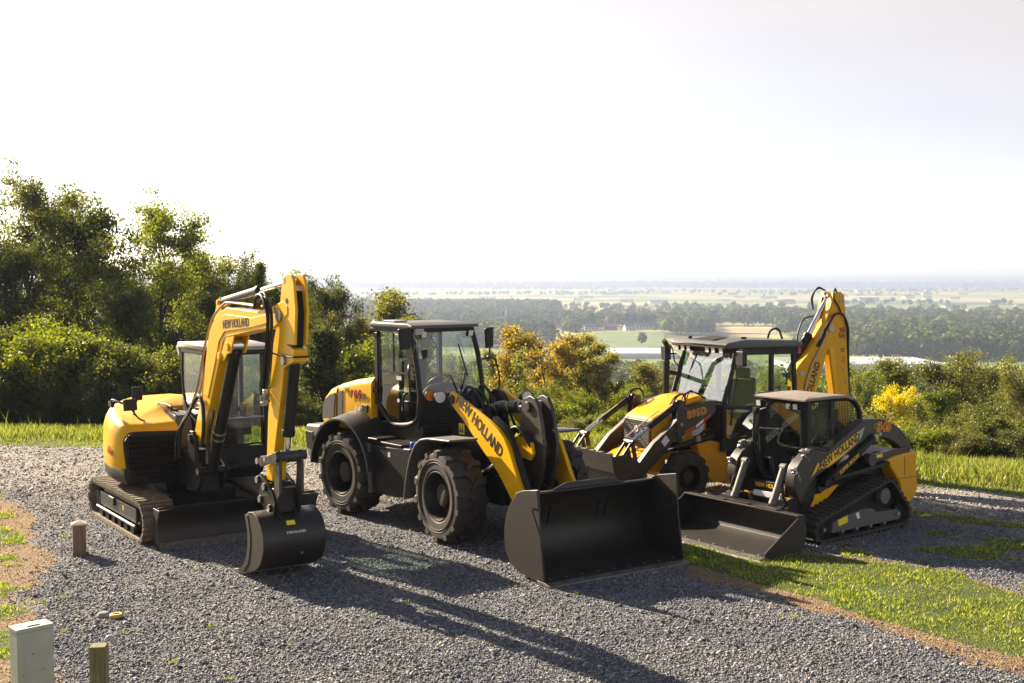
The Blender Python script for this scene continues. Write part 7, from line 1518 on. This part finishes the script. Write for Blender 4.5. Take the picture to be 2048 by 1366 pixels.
# ------------------------------------------------------------------ posts, pedestal, caps in the foreground
def woodmat(name, a, b, g=None):
    m = bpy.data.materials.new(name); m.use_nodes = True; n, l = m.node_tree.nodes, m.node_tree.links; p = n['Principled BSDF']; p.inputs['Roughness'].default_value = .85
    t = n.new('ShaderNodeTexCoord'); mp = n.new('ShaderNodeMapping'); mp.inputs['Scale'].default_value = (38, 38, 2.2); l.new(t.outputs['Object'], mp.inputs['Vector'])
    x = n.new('ShaderNodeTexNoise'); x.inputs['Scale'].default_value = 1.4; x.inputs['Detail'].default_value = 6; l.new(mp.outputs[0], x.inputs['Vector'])
    r = n.new('ShaderNodeValToRGB'); r.color_ramp.elements[0].position = .3; r.color_ramp.elements[0].color = (*a, 1); r.color_ramp.elements[1].position = .7; r.color_ramp.elements[1].color = (*b, 1); l.new(x.outputs[0], r.inputs[0]); out = r.outputs[0]
    if g:
        y = n.new('ShaderNodeTexNoise'); y.inputs['Scale'].default_value = 7; y.inputs['Detail'].default_value = 5; l.new(t.outputs['Object'], y.inputs['Vector'])
        q = n.new('ShaderNodeMapRange'); q.inputs['From Min'].default_value = .45; q.inputs['From Max'].default_value = .7; q.inputs['To Max'].default_value = .7; l.new(y.outputs[0], q.inputs['Value'])
        k = n.new('ShaderNodeMix'); k.data_type = 'RGBA'; k.inputs['B'].default_value = (*g, 1); l.new(q.outputs[0], k.inputs['Factor']); l.new(out, k.inputs['A']); out = k.outputs['Result']
    l.new(out, p.inputs['Base Color']); bp = n.new('ShaderNodeBump'); bp.inputs['Strength'].default_value = .5; bp.inputs['Distance'].default_value = .004; l.new(x.outputs[0], bp.inputs['Height']); l.new(bp.outputs[0], p.inputs['Normal'])
    return m
MT['wood'] = woodmat('weathered_timber', (.13, .085, .055), (.26, .18, .12)); MT['mossy'] = woodmat('mossy_timber', (.10, .085, .035), (.24, .20, .10), (.09, .11, .03))
def capped_post():
    o = empty('wooden_post', (-5.82, 15.30, 0), 22, 'short brown timber post with a pyramid cap standing on gravel beside the excavator', 'post')
    p = MB(); p.box(-.085, .085, -.085, .085, -.1, .40); p.build('shaft', MT['wood'], o, bevel=.006)
    c = MB(); c.rings([[(a * k, b * k, z) for a, b in ((-1, -1), (1, -1), (1, 1), (-1, 1))] for k, z in ((.102, .40), (.102, .42), (.012, .462))], 0, False); c.build('post_cap', woodmat('pale_timber', (.30, .23, .18), (.42, .34, .27)), o, bevel=.003)
capped_post()
def plain_post():
    o = empty('wooden_post', (-3.235, 8.86, 0), 8, 'plain mossy square timber post at the bottom edge of the view', 'post')
    p = MB(); p.box(-.062, .062, -.062, .062, -.3, .84); p.build('shaft', MT['mossy'], o, bevel=.008)
    c = MB(); c.tube([(.03, .072, .55), (.03, .078, .80), (.05, .085, .87), (.085, .09, .865), (.09, .09, .82)], .014, 8); c.build('cable_loop', MT['lightgrey'], o)
plain_post()
def pedestal():
    o = empty('utility_pedestal', (-3.878, 9.14, 0), 43.5, 'pale grey-green metal utility pedestal with stained front in the bottom left corner', 'utility box')
    m = pmat('pedestal_enamel', (.36, .39, .33), .45, dust=.22, dustcol=(.25, .2, .1), var=.05)
    b = MB(); b.box(-.145, .145, -.085, .085, -.35, .885); b.build('body', m, o, bevel=.006)
    t = MB(); t.box(-.150, .150, -.092, .090, .885, .918); t.build('lid', m, o, bevel=.008)
    h = MB(); h.box(-.05, .05, -.05, -.02, .918, .926); h.build('hasp', MT['lightgrey'], o, bevel=.003)
    rm = pmat('rust', (.25, .10, .02), .9)
    for x, z, s in ((-.02, .70, .008), (.02, .685, .004), (.05, .56, .006), (.065, .565, .004), (-.1, .54, .005)): MB().cyl((x, -.0852, z), (x, -.0865, z), s, n=7).build('rust_spot', rm, o)
pedestal()
cpo = MB(); cpo.lathe([(.001, .035), (.062, .035), (.072, .026), (.074, .0), (.001, .0)], (0, 0, 0), 'z', 28, close=False); cpo.box(-.03, .03, -.008, .008, .035, .045)
c1 = cpo.build('pipe_cap', pmat('ochre_plastic_cap', (.46, .30, .06), .6, dust=.2), None, bevel=.003); c1.location = (-4.33, 12.40, .012); tag(c1, 'round ochre pipe cap lying in the gravel near the left edge', 'pipe cap')
sc_ = MB(); sc_.lathe([(.001, .05), (.05, .045), (.075, .02), (.08, .0), (.001, .0)], (0, 0, 0), 'z', 12, close=False)
c2 = sc_.build('concrete_lump', pmat('grey_concrete', (.22, .22, .22), .9, bump=.6, bscale=40, var=.15), None); c2.location = (-4.49, 12.46, .0); tag(c2, 'grey concrete lump in the gravel beside the ochre pipe cap', 'concrete lump')
